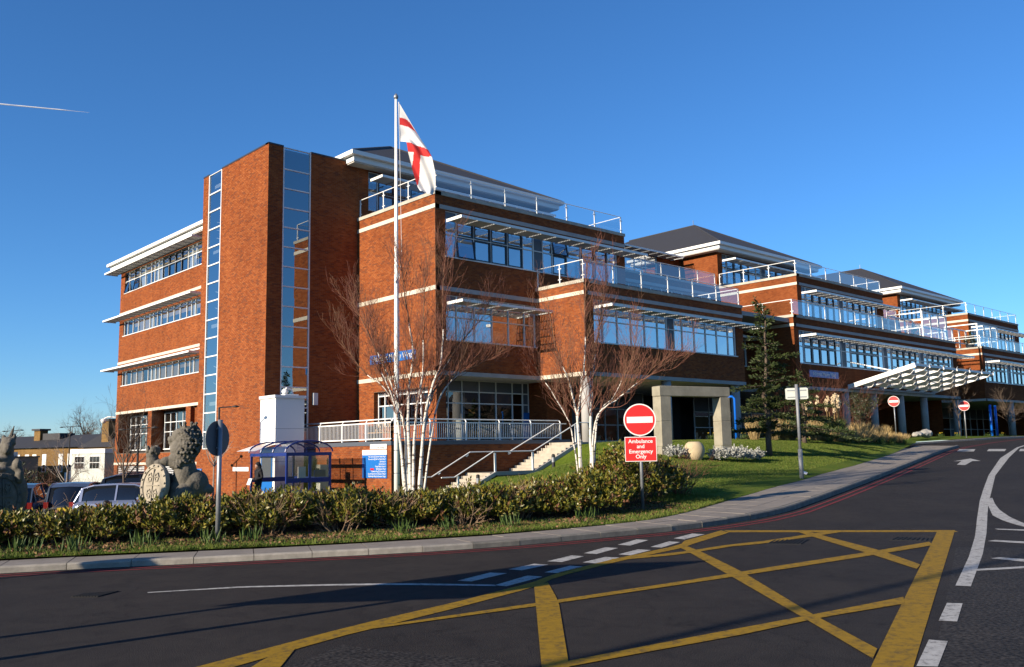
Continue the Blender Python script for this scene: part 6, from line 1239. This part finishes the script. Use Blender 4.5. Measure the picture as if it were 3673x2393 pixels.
def shield(t, o, uc, vc, zc, ru, rz, facing, m='shield_stone'):
    """oval dished shield with rim and raised quarters"""
    c = local(o, uc, vc, zc); n_ = Vector((facing[0], facing[1], .12)).normalized(); r = n_.cross(Vector((0, 0, 1))).normalized()*-1; up = Vector((0, 0, 1)); up = (up-n_*up.dot(n_)).normalized(); mb = MB(); N = 36; rings = [(0, .10), (.55, .095), (.78, .06), (.80, .09), (.97, .085), (1.0, .04), (.99, -.06)]
    for f, h in rings[1:]:
        for j in range(N): a = 2*math.pi*j/N; mb.v.append(tuple(c+n_*h+r*(ru*f*math.cos(a))+up*(rz*f*math.sin(a))))
    for k in range(len(rings)-2):
        for j in range(N): A = k*N+j; B = k*N+(j+1) % N; mb.f.append((A, B, B+N, A+N))
    mb.f.append(tuple(range(N))); s = mb.build('shield', m, t, smooth=False); q = MB()
    def bar(u0, z0, u1, z1, w=.03): q.bar(c+n_*.105+r*(u0*ru)+up*(z0*rz), c+n_*.105+r*(u1*ru)+up*(z1*rz), w, .03, n_)
    bar(0, -.74, 0, .74, .02); bar(-.5, 0, .5, 0, .02)
    for sx, sz in ((-.26, .36), (.26, .36), (-.24, -.36), (.24, -.36)):
        for k in range(6): a0, a1 = k*1.05, k*1.05+.9; bar(sx+.16*math.cos(a0), sz+.22*math.sin(a0), sx+.13*math.cos(a1), sz+.17*math.sin(a1), .025)
        bar(sx-.1, sz, sx+.1, sz+.05, .03)
    for k in range(16): a = 2*math.pi*k/16+.1; u_, z_ = .885*math.cos(a), .885*math.sin(a); bar(u_-.03, z_-.03, u_+.035, z_+.04, .028)
    q.build('relief', m, s); return s
LO = (9.75, 23.7); lz = -.2
ln = thing('lion_statue', 'weathered stone lion with curly mane and crown holding an oval shield behind the hedge', 'statue', (LO[0], LO[1], lz), 'heraldic stone statues')
def L(cx, cy, v=0): return local(LO, (cx-700)*.00144, v, 1.65-((1500+cy/5.171)*.648-1065)/87)
random.seed(21)
# body core: seated torso, chest, raised forelimb, haunch, draped stump at the side
parts = [(L(840, 1050, .05), (.30, .30, .56), E0), (L(1010, 1230, .12), (.36, .34, .40), E0), (L(800, 1380, .1), (.40, .36, .42), E0), (L(720, 790, 0), (.28, .26, .26), E0), (L(800, 600, .02), (.33, .30, .40), E0), (L(880, 420, .03), (.34, .30, .32), E0), (L(800, 730, .0), (.34, .30, .24), E0), (L(770, 330, .0), (.25, .22, .21), E0),
         # face in profile, looking left: brow, cheek, muzzle, nose, chin
         (L(700, 300, -.02), (.15, .15, .12), E0), (L(680, 390, -.02), (.15, .16, .14), E0), (L(610, 395, -.02), (.13, .12, .10), E0), (L(565, 375, -.02), (.065, .08, .06), E0), (L(590, 455, -.02), (.08, .08, .07), E0), (L(620, 500, -.02), (.09, .09, .10), E0),
         (L(580, 800, -.08), (.24, .14, .13), Euler((0, .15, 0))), (L(410, 830, -.12), (.14, .13, .11), E0), (L(360, 860, -.16), (.06, .07, .09), E0), (L(420, 880, -.18), (.06, .07, .09), E0), (L(900, 1420, -.15), (.30, .2, .32), E0), (L(1150, 1330, .2), (.26, .26, .18), E0),
         (L(240, 800, .02), (.17, .16, .22), E0), (L(230, 690, .02), (.16, .15, .12), E0), (L(250, 1100, .18), (.16, .12, .5), E0), (L(500, 1300, .2), (.3, .15, .4), E0)]
for i in range(30): a = rnd(0, 6.28); parts.append((L(245+100*math.cos(a), 590+rnd(-60, 60), .02+.14*math.sin(a)), (.05, .05, .06), E0))
# mane: rows of S-curls hanging over the near side and back of the head, neck and chest
for row in range(8):
    cy = 230+row*85; x0 = (720, 745, 740, 680, 620, 600, 600, 640)[row]; x1 = (1020, 1090, 1120, 1130, 1100, 1050, 990, 900)[row]; nn_ = 9
    for k_ in range(nn_):
        f = k_/(nn_-1); cx = x0+(x1-x0)*f+rnd(-12, 12); v = -.335*math.sin(math.pi*(.15+.75*(1-f)))-.0*row+(.06 if row > 4 else 0); ph = rnd(0, 6)
        for q in range(4): parts.append((L(cx+22*math.sin(ph+q*1.3), cy+q*26, v-.02*math.cos(ph+q*1.5)), (.036, .045, .034), E0))
for k_ in range(14):     # outline of the mane against the wall
    f = k_/13; a = -1.2+f*2.6; q = L(900+225*math.cos(a)*(1.0-.1*f), 440+300*math.sin(a), .03); parts.append((q, (.055, .09, .075), E0))
blob('body', parts, 'statue_stone', ln, .016, .012, .05)
cr = MB(); cc = L(885, 215, 0)
cr.lathe([(.18, -.05), (.2, .0), (.2, .07), (.18, .08)], tuple(cc), 18)
for j in range(8): a = 2*math.pi*j/8; q = cc+Vector((.185*math.cos(a), .185*math.sin(a), .06)); cr.tube([q, q+Vector((.02*math.cos(a), .02*math.sin(a), .05)), q+Vector((.035*math.cos(a), .035*math.sin(a), .10)), q+Vector((.03*math.cos(a), .03*math.sin(a), .13))], [.04, .03, .05, .025], 6)
cr.build('crown', 'statue_stone', ln); shield(ln, LO, (370-700)*.00144, -.22, 1.65-((1500+1230/5.171)*.648-1065)/87, .44, .58, (-1.0, -.45))
UO = (5.66, 23.38)
un = thing('unicorn_statue', 'weathered stone unicorn with twisted horn behind a quartered shield, beside the cars', 'statue', (*UO, -.2), 'heraldic stone statues')
def Uq(cx, cy, v=0): return local(UO, (cx-170)*.00148, v, 1.65-((1480+cy/4.431)*.648-1073)/99)
pu = [(Uq(150, 480, 0), (.15, .17, .13), E0), (Uq(175, 560, -.12), (.10, .16, .12), E0), (Uq(190, 620, -.2), (.07, .1, .08), E0), (Uq(90, 620, .05), (.17, .2, .26), E0), (Uq(90, 800, .05), (.22, .24, .24), E0), (Uq(130, 980, .1), (.30, .28, .3), E0), (Uq(150, 1300, .2), (.36, .25, .6), E0), (Uq(300, 850, 0), (.10, .12, .18), E0), (Uq(350, 1000, 0), (.09, .1, .2), E0), (Uq(60, 420, .02), (.05, .05, .10), E0), (Uq(225, 410, .02), (.045, .05, .09), E0), (Uq(100, 740, -.1), (.26, .12, .06), E0), (Uq(110, 900, -.15), (.22, .12, .07), E0)]
for i in range(40): pu.append((Uq(60+rnd(-70, 60), 480+rnd(0, 420), rnd(-.05, .2)), (.045, .05, .08), E0))
blob('body', pu, 'statue_stone', un, .024, .03, .07)
hn = MB(); a, b = Uq(165, 425), Uq(222, 225); hn.tube([a.lerp(b, k/12) for k in range(13)], [.055*(1-.85*k/12)*(1.15 if k % 2 else .9) for k in range(13)], 8); hn.build('horn', 'statue_stone', un); shield(un, UO, (175-170)*.00148, -.28, 1.65-((1480+1330/4.431)*.648-1073)/99, .46, .55, (.3, -1.0), 'statue_stone')  # shield takes the darker body stone, painting in the shade on its face

# ------------------------------------------------------------------ person waiting by the shelter
pn = thing('person', 'person in a black coat and hood walking with papers beside the bus shelter', 'person', (17.6, 34.6, -.34), None); PO = (17.62, 34.55)
def figure():
    J = {'pel': (0, 0, .95), 'wai': (.01, 0, 1.15), 'che': (.0, 0, 1.36), 'nec': (-.02, 0, 1.50), 'lhi': (0, .10, .92), 'lkn': (-.06, .11, .50), 'lan': (.06, .11, .09), 'lto': (-.10, .12, .04), 'rhi': (0, -.10, .92), 'rkn': (-.03, -.11, .50), 'ran': (.14, -.11, .10), 'rto': (-.02, -.12, .04),
         'lsh': (0, .19, 1.41), 'lel': (.04, .25, 1.13), 'lwr': (-.20, .20, 1.03), 'rsh': (0, -.19, 1.41), 'rel': (.05, -.25, 1.13), 'rwr': (-.22, -.16, 1.06)}
    Rr = {'pel': .16, 'wai': .155, 'che': .175, 'nec': .075, 'lhi': .11, 'lkn': .07, 'lan': .055, 'lto': .045, 'rhi': .11, 'rkn': .07, 'ran': .055, 'rto': .045, 'lsh': .085, 'lel': .065, 'lwr': .05, 'rsh': .085, 'rel': .065, 'rwr': .05}
    Ed = [('pel', 'wai'), ('wai', 'che'), ('che', 'nec'), ('pel', 'lhi'), ('lhi', 'lkn'), ('lkn', 'lan'), ('lan', 'lto'), ('pel', 'rhi'), ('rhi', 'rkn'), ('rkn', 'ran'), ('ran', 'rto'), ('che', 'lsh'), ('lsh', 'lel'), ('lel', 'lwr'), ('che', 'rsh'), ('rsh', 'rel'), ('rel', 'rwr')]
    N = list(J); me = bpy.data.meshes.new('body'); me.from_pydata([(PO[0]+J[n][0], PO[1]+J[n][1], -.34+J[n][2]) for n in N], [(N.index(a), N.index(b)) for a, b in Ed], []); o = bpy.data.objects.new('body', me); COL.objects.link(o)
    md = o.modifiers.new('s', 'SKIN'); 
    for i, n in enumerate(N): me.skin_vertices[0].data[i].radius = (Rr[n], Rr[n]); me.skin_vertices[0].data[i].use_root = n == 'pel'
    sb = o.modifiers.new('u', 'SUBSURF'); sb.levels = 2; sb.render_levels = 2
    dg = bpy.context.evaluated_depsgraph_get(); m2 = bpy.data.meshes.new_from_object(o.evaluated_get(dg)); bpy.data.objects.remove(o); m2.materials.clear(); m2.materials.append(M['black_cloth']); m2.polygons.foreach_set('use_smooth', [True]*len(m2.polygons))
    b = bpy.data.objects.new('body', m2); COL.objects.link(b); attach(b, pn)
    P = lambda x, y, z: Vector((PO[0]+x, PO[1]+y, -.34+z))
    blob('head', [(P(-.05, 0, 1.62), (.095, .078, .12), E0), (P(-.10, 0, 1.57), (.05, .05, .06), E0), (P(-.145, 0, 1.61), (.022, .018, .028), E0), (P(-.03, 0, 1.5), (.055, .055, .08), E0)], 'skin', pn, .012)
    blob('hood', [(P(-.02, 0, 1.665), (.115, .105, .115), E0), (P(.02, 0, 1.58), (.10, .105, .13), E0), (P(.02, 0, 1.46), (.13, .15, .08), E0)], 'black_cloth', pn, .015)
    for s, (x, y, z) in ((1, (-.22, .20, 1.02)), (-1, (-.25, -.15, 1.06))):
        pr = [(P(x-.03, y, z), (.045, .02, .042), E0)]
        for f in range(4): pr.append((P(x-.085-.004*(f % 2), y-s*.012, z-.03+f*.02), (.042-.004*abs(f-1.5), .0095, .0095), E0)); pr.append((P(x-.118, y-s*.03, z-.03+f*.02), (.012, .022, .009), E0))
        pr.append((P(x-.05, y-s*.02, z+.05), (.03, .012, .012), Euler((0, .5, 0)))); blob('hand', pr, 'skin', pn, .007)
figure()
pq = MB(); a = Vector((PO[0]-.36, PO[1]-.02, .72)); pq.quad(a+Vector((0, -.15, .05)), a+Vector((0, .15, .05)), a+Vector((-.10, .15, -.20)), a+Vector((-.10, -.15, -.20))); pq.quad(a+Vector((.012, -.14, .05)), a+Vector((.012, .14, .05)), a+Vector((-.06, .15, -.22)), a+Vector((-.06, -.14, -.22)))
finish(pq.build('papers', 'sign_white'), label='white papers held by the person in black', cat='paper')

# ------------------------------------------------------------------ cars
def car(label, x, y, rz, paint, Lc=4.0, H=1.48, W=1.7, hatch=True):
    """x forward. lofted body with glasshouse, wheels, lamps"""
    t = thing('parked_car', label, 'car', (0, 0, 0), 'cars in the car park'); hw = W/2; xs = np.linspace(-Lc/2, Lc/2, 25)
    def top(f):  # shoulder line
        return np.interp(f, [0, .03, .1, .35, .62, .72, .93, .98, 1.0], [.62, .80, .90, .92, .92, .90, .74, .62, .52])
    def wid(f): return hw*np.interp(f, [0, .06, .2, .8, .94, 1], [.80, .95, 1, 1, .92, .74])
    mb = MB(); n = len(xs); R_ = []
    for i, xx in enumerate(xs):
        f = (xx+Lc/2)/Lc; w = wid(f); s = top(f); b = .20 if .04 < f < .96 else .30
        R_.append([(xx, -w*.9, b), (xx, -w, .42), (xx, -w, s*.82), (xx, -w*.94, s), (xx, 0, s+.03), (xx, w*.94, s), (xx, w, s*.82), (xx, w, .42), (xx, w*.9, b)])
    m_ = len(R_[0])
    for r in R_: mb.v.extend(r)
    for i in range(n-1):
        for j in range(m_-1): mb.f.append((i*m_+j, i*m_+j+1, (i+1)*m_+j+1, (i+1)*m_+j))
        mb.f.append((i*m_+m_-1, i*m_, (i+1)*m_, (i+1)*m_+m_-1))
    mb.f.append(tuple(range(m_))); mb.f.append(tuple((n-1)*m_+m_-1-j for j in range(m_))); body = mb.build('body', paint, t, True, True)
    # glasshouse: dark glass loft with painted roof and pillars
    st = [(.015 if hatch else .10, .02), (.10, .80), (.20, .97), (.40, 1.0), (.55, .96), (.62, .80), (.755, .02)]; gh = MB(); rf = MB()
    for f, k_ in st:
        xx = -Lc/2+Lc*f; base = top(f)-.02; zt = base+(H-.90)*k_; wb = wid(f)*.92; wt = wb-(.16*k_); gh.v.extend([(xx, -wb, base), (xx, -wt, zt), (xx, 0, zt+.03*k_), (xx, wt, zt), (xx, wb, base)])
    for i in range(len(st)-1):
        for j in range(4): gh.f.append((i*5+j, i*5+j+1, i*5+6+j, i*5+5+j))
    gh.build('window_glass', 'car_glass', t, True, True)
    V = gh.v
    for i in range(1, 5):
        a = i*5
        rf.quad(*[(V[q][0], V[q][1]*.99, V[q][2]+.012) for q in (a+1, a+2, a+7, a+6)]); rf.quad(*[(V[q][0], V[q][1]*.99, V[q][2]+.012) for q in (a+2, a+3, a+8, a+7)])
    rf.build('roof', paint, t, True)
    for sgn, o in ((-1, 0), (1, 4)):
        for i, w_ in ((1, .10), (3, .06), (5, .07)):
            a = Vector(V[i*5+o]); b = Vector(V[i*5+o+(1 if o == 0 else -1)]); a.y *= 1.012; b.y *= 1.012; MB().bar(a, b, w_, .03, (0, 1, 0)).build('pillar', paint, t, True)
        m2 = MB(); m2.tube([Vector((V[q*5+o+(1 if o == 0 else -1)][0], V[q*5+o+(1 if o == 0 else -1)][1]*1.0, V[q*5+o+(1 if o == 0 else -1)][2])) for q in range(7)], .035, 5); m2.build('roof_rail', paint, t, True)
        m3 = MB(); m3.tube([(Lc*.11, sgn*(hw*.95), .95), (Lc*.11, sgn*(hw+.14), .98)], .05, 6); m3.build('wing_mirror', paint, t, True)
        for q in (-.31, .31):
            w = MB().tube([(Lc*q, sgn*(hw-.20), .30), (Lc*q, sgn*(hw+.01), .30)], .30, 20).build('wheel', 'rubber', t, True); MB().tube([(Lc*q, sgn*(hw-.1), .30), (Lc*q, sgn*(hw+.02), .30)], .19, 14).build('rim', 'steel', w)
        MB().box(-Lc/2-.0, -Lc/2+.16, *(sorted((sgn*hw*.66, sgn*hw*.84))), .66, .88).build('tail_lamp', 'lamp_red', t, True); MB().box(Lc/2-.22, Lc/2-.02, *(sorted((sgn*hw*.5, sgn*hw*.78))), .5, .66).build('headlight', 'sign_white', t, True)
    MB().box(-Lc/2-.02, -Lc/2+.02, -.26, .26, .55, .67).build('number_plate', 'plate_yellow', t, True); MB().box(-Lc/2-.06, -Lc/2+.2, -hw*.8, hw*.8, .30, .5).build('bumper', paint, t, True)
    t.location = (x, y, float(np.interp(x, [12.5, 16.5], [-.69, -.35]))); t.rotation_euler.z = rz; return t
# heading measured along the rows: tails towards the road
car('pale blue metallic hatchback nearest the lion statue in the car park', 12.2, 33.2, R(-42), 'car_pale', 4.1, 1.46); car('silver hatchback with red tail lamps behind a banded bollard', 11.2, 36.4, R(62), 'car_silver', 4.0, 1.50); car('grey blue hatchback with yellow plate beside a black car', 9.6, 37.2, R(62), 'car_blue', 4.0, 1.50)
car('black car in shadow between the unicorn statue and the silver hatchbacks', 7.6, 38.2, R(62), 'car_dark', 4.4, 1.58); car('dark estate car parked farther back behind the lion statue', 14.4, 37.5, R(-20), 'car_dark', 4.5, 1.55); car('dark car in the far row of the car park', 16.0, 41.0, R(-20), 'car_dark', 4.4, 1.45)
bb = thing('bollard', 'black bollard with a white band in front of the silver cars', 'bollard', (9.2, 27.3, -.66)); MB().lathe([(.10, 0), (.10, 1.0)], (9.2, 27.3, -.66), 14).build('post', 'black', bb); MB().lathe([(.104, 0), (.104, .16)], (9.2, 27.3, .05), 14).build('band', 'sign_white', bb); MB().lathe([(.102, 0), (.10, .1), (.04, .14)], (9.2, 27.3, .34), 14).build('cap', 'black', bb)
def lamp(x, y, H, label, double=False, z=-.35):
    t = thing('street_lamp', label, 'street lamp', (x, y, z), 'street lamps of the car park'); MB().tube([(x, y, z), (x, y, z+H)], [.06, .045], 10).build('column', 'black', t)
    for s in ((1, -1) if double else (1,)):
        q = Vector((x, y, z+H)); e = q+Vector((SA, -CA, .05))*(.55*s); MB().tube([q, e], .03, 6).build('arm', 'black', t); m = MB(); c = q+Vector((SA, -CA, .05))*(.75*s)
        m.lathe([(.02, .06), (.16, .02), (.17, -.02), (.05, -.05)], tuple(c), 12); m.build('lamp_head', 'black', t)
lamp(18.0, 39.2, 4.25, 'slender dark street lamp in front of the stair tower'); lamp(15.7, 42.7, 3.4, 'dark street lamp with two arms before the wing bays', True); lamp(25, 84, 4.9, 'street lamp before the white porch of the old ward', True); lamp(21, 86, 4.6, 'street lamp before the grey cabin', True)

# ------------------------------------------------------------------ old yellow-brick ward far left
ow = thing('old_ward', 'long low yellow brick ward with slate roof and chimneys beyond the car park', 'building', (*at(150, 95), -.5))
Aw, Bw = Vector((*at(-60, 104), 0)), Vector((*at(205, 96), 0)); dw = (Bw-Aw).normalized(); nw = Vector((dw.y, -dw.x, 0)); LW = (Bw-Aw).length
def W(s, d, z): p = Aw+dw*s-nw*d; return (p.x, p.y, z)   # d away from the viewer
HW = 3.05
def hbox(name, s0, s1, d0, d1, z0, z1, m, par):
    mb = MB(); mb.v = [W(s0, d0, z0), W(s1, d0, z0), W(s1, d1, z0), W(s0, d1, z0), W(s0, d0, z1), W(s1, d0, z1), W(s1, d1, z1), W(s0, d1, z1)]
    mb.f = [(3, 2, 1, 0), (4, 5, 6, 7), (0, 1, 5, 4), (1, 2, 6, 5), (2, 3, 7, 6), (3, 0, 4, 7)]; o = mb.build(name, m, par)
    ul = o.data.uv_layers[0]
    for lp, d_ in zip(o.data.loops, ul.data): co = o.data.vertices[lp.vertex_index].co; d_.uv = (co.dot(dw)+co.dot(nw), co.z)
    return o
hbox('wall', 0, LW, 0, 8, -.6, HW, 'old_brick', ow)
m = MB(); m.quad(W(-.4, -.4, HW), W(LW+.4, -.4, HW), W(LW+.4, 4, HW+1.45), W(-.4, 4, HW+1.45)); m.quad(W(LW+.4, 8.4, HW), W(-.4, 8.4, HW), W(-.4, 4, HW+1.45), W(LW+.4, 4, HW+1.45)); m.quad(W(LW+.4, -.4, HW), W(LW+.4, 8.4, HW), W(LW+.4, 4, HW+1.45)); m.build('roof', 'slate', ow)
for s in (LW-1.1, LW-2.6, LW-4.0, LW-6.6, LW-8.2, LW-9.4, LW-10.9):
    w = hbox('window', s-.32, s+.32, -.04, .02, .4, 2.35, 'frame_white', ow); hbox('pane', s-.22, s+.22, -.055, -.041, .5, 1.2, 'car_glass', w); hbox('pane', s-.22, s+.22, -.055, -.041, 1.3, 2.2, 'sign_white', w)
hbox('plinth', LW-3.2, LW+.1, -.1, 0, -.6, .35, 'white_metal', ow)
hbox('cross_wing', LW, LW+5.2, -.5, 9, -.6, HW-.1, 'old_brick', ow); m = MB(); m.quad(W(LW-.4, -.9, HW-.1), W(LW+5.6, -.9, HW-.1), W(LW+3.6, 1.6, HW+1.75), W(LW+1.2, 1.6, HW+1.75)); m.quad(W(LW-.4, 9, HW-.1), W(LW-.4, -.9, HW-.1), W(LW+1.2, 1.6, HW+1.75), W(LW+1.2, 8, HW+1.75)); m.quad(W(LW+5.6, -.9, HW-.1), W(LW+5.6, 9, HW-.1), W(LW+3.6, 8, HW+1.75), W(LW+3.6, 1.6, HW+1.75)); m.quad(W(LW+1.2, 1.6, HW+1.75), W(LW+3.6, 1.6, HW+1.75), W(LW+3.6, 8, HW+1.75), W(LW+1.2, 8, HW+1.75)); m.build('roof', 'slate', ow)
c = hbox('chimney', LW+2.3, LW+3.3, -.2, .9, HW-.5, HW+2.6, 'old_brick', ow); hbox('chimney_cap', LW+2.15, LW+3.45, -.35, 1.05, HW+2.6, HW+2.85, 'slate', c)
c = hbox('chimney', LW-11.4, LW-10.4, 2.2, 3.2, HW+.5, HW+2.0, 'old_brick', ow); hbox('chimney_cap', LW-11.6, LW-10.2, 2.0, 3.4, HW+2.0, HW+2.2, 'slate', c)
hbox('rooftop_vent', LW-10.2, LW-7.4, 2.4, 4.4, HW+.6, HW+1.65, 'slate', ow)
po = thing('ward_porch', 'white rendered porch with two four-pane windows against the old ward', 'building', W(LW+1.5, -2, -.5)); hbox('wall', LW+.9, LW+5.7, -2.6, -.5, -.6, 2.3, 'sign_pale', po); hbox('fascia', LW+.8, LW+5.8, -2.7, -.45, 2.3, 2.75, 'white_metal', po)
for s in (LW+2.1, LW+4.3):
    w = hbox('window', s-.75, s+.75, -2.64, -2.602, .7, 2.05, 'frame_white', po)
    for i in range(3):
        for j in range(2): hbox('pane', s-.68+i*.47, s-.25+i*.47, -2.655, -2.641, .76+j*.64, 1.34+j*.64, 'car_glass', w)
gc = thing('grey_cabin', 'low dark grey flat-roofed cabin with pale window frames before the old ward', 'building', W(LW-9, -6, -.5)); hbox('wall', LW-16, LW-3.6, -8, -3, -.6, 2.0, 'panel_grey', gc); hbox('roof', LW-16.1, LW-3.5, -8.1, -2.9, 2.0, 2.15, 'panel_dark', gc)
for s in (LW-14.6, LW-11.4, LW-8.2, LW-5): w = hbox('window', s-1.3, s+1.3, -8.05, -8.002, .3, 1.6, 'car_pale', gc); hbox('pane', s-1.2, s+1.2, -8.065, -8.051, .38, 1.05, 'car_glass', w); hbox('pane', s-1.2, s-.05, -8.065, -8.051, 1.15, 1.52, 'car_glass', w); hbox('pane', s+.05, s+1.2, -8.065, -8.051, 1.15, 1.52, 'car_glass', w)
hbox('rooftop_unit', LW-7.2, LW-6.5, -6, -5, 2.15, 2.9, 'sign_white', gc); hbox('rooftop_unit', LW-4.6, LW-4.1, -6, -5, 2.15, 2.6, 'sign_white', gc)
rb = thing('far_brick_building', 'distant plain red brick building with flat roof above the old ward', 'building', W(LW+8, 14, -.5)); hbox('wall', LW+4, LW+22, 14, 30, -.6, 5.6, 'brick', rb); hbox('parapet', LW+3.9, LW+22, 13.9, 30, 5.6, 5.85, 'concrete_shaded_stone', rb); hbox('plant_room', LW+9, LW+16, 18, 26, 5.85, 7.6, 'panel_grey', rb)
wb = thing('far_shed', 'distant pale flat-roofed shed behind the old ward roof', 'building', W(LW-8, 24, -.5)); hbox('wall', LW-20, LW-1, 24, 40, -.6, 5.9, 'car_pale', wb); hbox('roof', LW-20.2, LW-.8, 23.8, 40.2, 5.9, 6.1, 'panel_grey', wb)
ex = thing('ward_annex', 'small yellow brick annex with arched window beside the brick wing', 'building', W(LW+6.5, 0, -.5)); hbox('wall', LW+5.3, LW+10, .5, 8, -.6, 3.4, 'old_brick', ex); hbox('window', LW+6.7, LW+7.5, .42, .498, .6, 2.7, 'frame_white', ex); m = MB(); m.quad(W(LW+4.9, .1, 3.4), W(LW+10.4, .1, 3.4), W(LW+9, 4, 4.9), W(LW+6.5, 4, 4.9)); m.quad(W(LW+4.9, 8, 3.4), W(LW+4.9, .1, 3.4), W(LW+6.5, 4, 4.9)); m.build('roof', 'slate', ex)
# contrail high in the sky
def sky_dir(Dx, Dy): x = (Dx-1190)/2085; y = -(Dy-775.3)/2085; v = _r2*x+_u2*y+_f; return v.normalized()
p, q = sky_dir(-250, 218)*9000, sky_dir(207, 261)*8600; tr_ = MB(); tr_.tube([p, p.lerp(q, .5), p.lerp(q, .85), q], [8, 7, 5, 1.2], 8); o = tr_.build('contrail', 'vapour', smooth=True); o['kind'] = 'structure'; o.visible_shadow = True
# ------------------------------------------------------------------ street opposite, seen only in the window reflections
for i, (x, w, h) in enumerate(((66, 30, 10.5), (98, 24, 11.5), (124, 30, 10.8), (156, 26, 11.0), (186, 34, 9.5), (222, 30, 11), (254, 36, 12.5), (292, 40, 13.5), (334, 60, 14.5))):
    t = thing('street_house', ('yellow brick terrace across the road, reflected in the ground floor glass', 'tall yellow brick house across the road with a slate roof', 'long yellow brick terrace across the road beyond the tall house', 'highest brick house across the road near the bend', 'brick terrace across the road past the bend', 'second terrace across the road past the bend', 'third terrace across the road past the bend', 'fourth terrace across the road past the bend', 'fifth and last terrace across the road past the bend')[i], 'building', (x, -46, -.9))
    boxo('wall', x, x+w, -56, -46, -.9, h-2.2, 'old_brick', t); m = MB(); m.quad((x-.3, -45.6, h-2.2), (x+w+.3, -45.6, h-2.2), (x+w+.3, -51, h+.8), (x-.3, -51, h+.8)); m.quad((x-.3, -56.4, h-2.2), (x+w+.3, -56.4, h-2.2), (x+w+.3, -51, h+.8), (x-.3, -51, h+.8)); m.quad((x-.3, -45.6, h-2.2), (x-.3, -51, h+.8), (x-.3, -56.4, h-2.2)); m.build('roof', 'slate', t)
    for k in range(int(w/3)):
        for z in (.6, 3.3): boxo('window', x+1+k*3, x+2.3+k*3, -46, -45.94, z, z+1.5, 'car_glass', t)
for x, y, H in ((96, -40, 10), (121, -38, 11), (152, -40, 10), (182, -40, 12)): small_tree('street_tree', 'bare street tree in front of the houses across the road', x, y, -.5, H, .7, .2, 'bark_brown', 3, 14, 'street trees across the road')
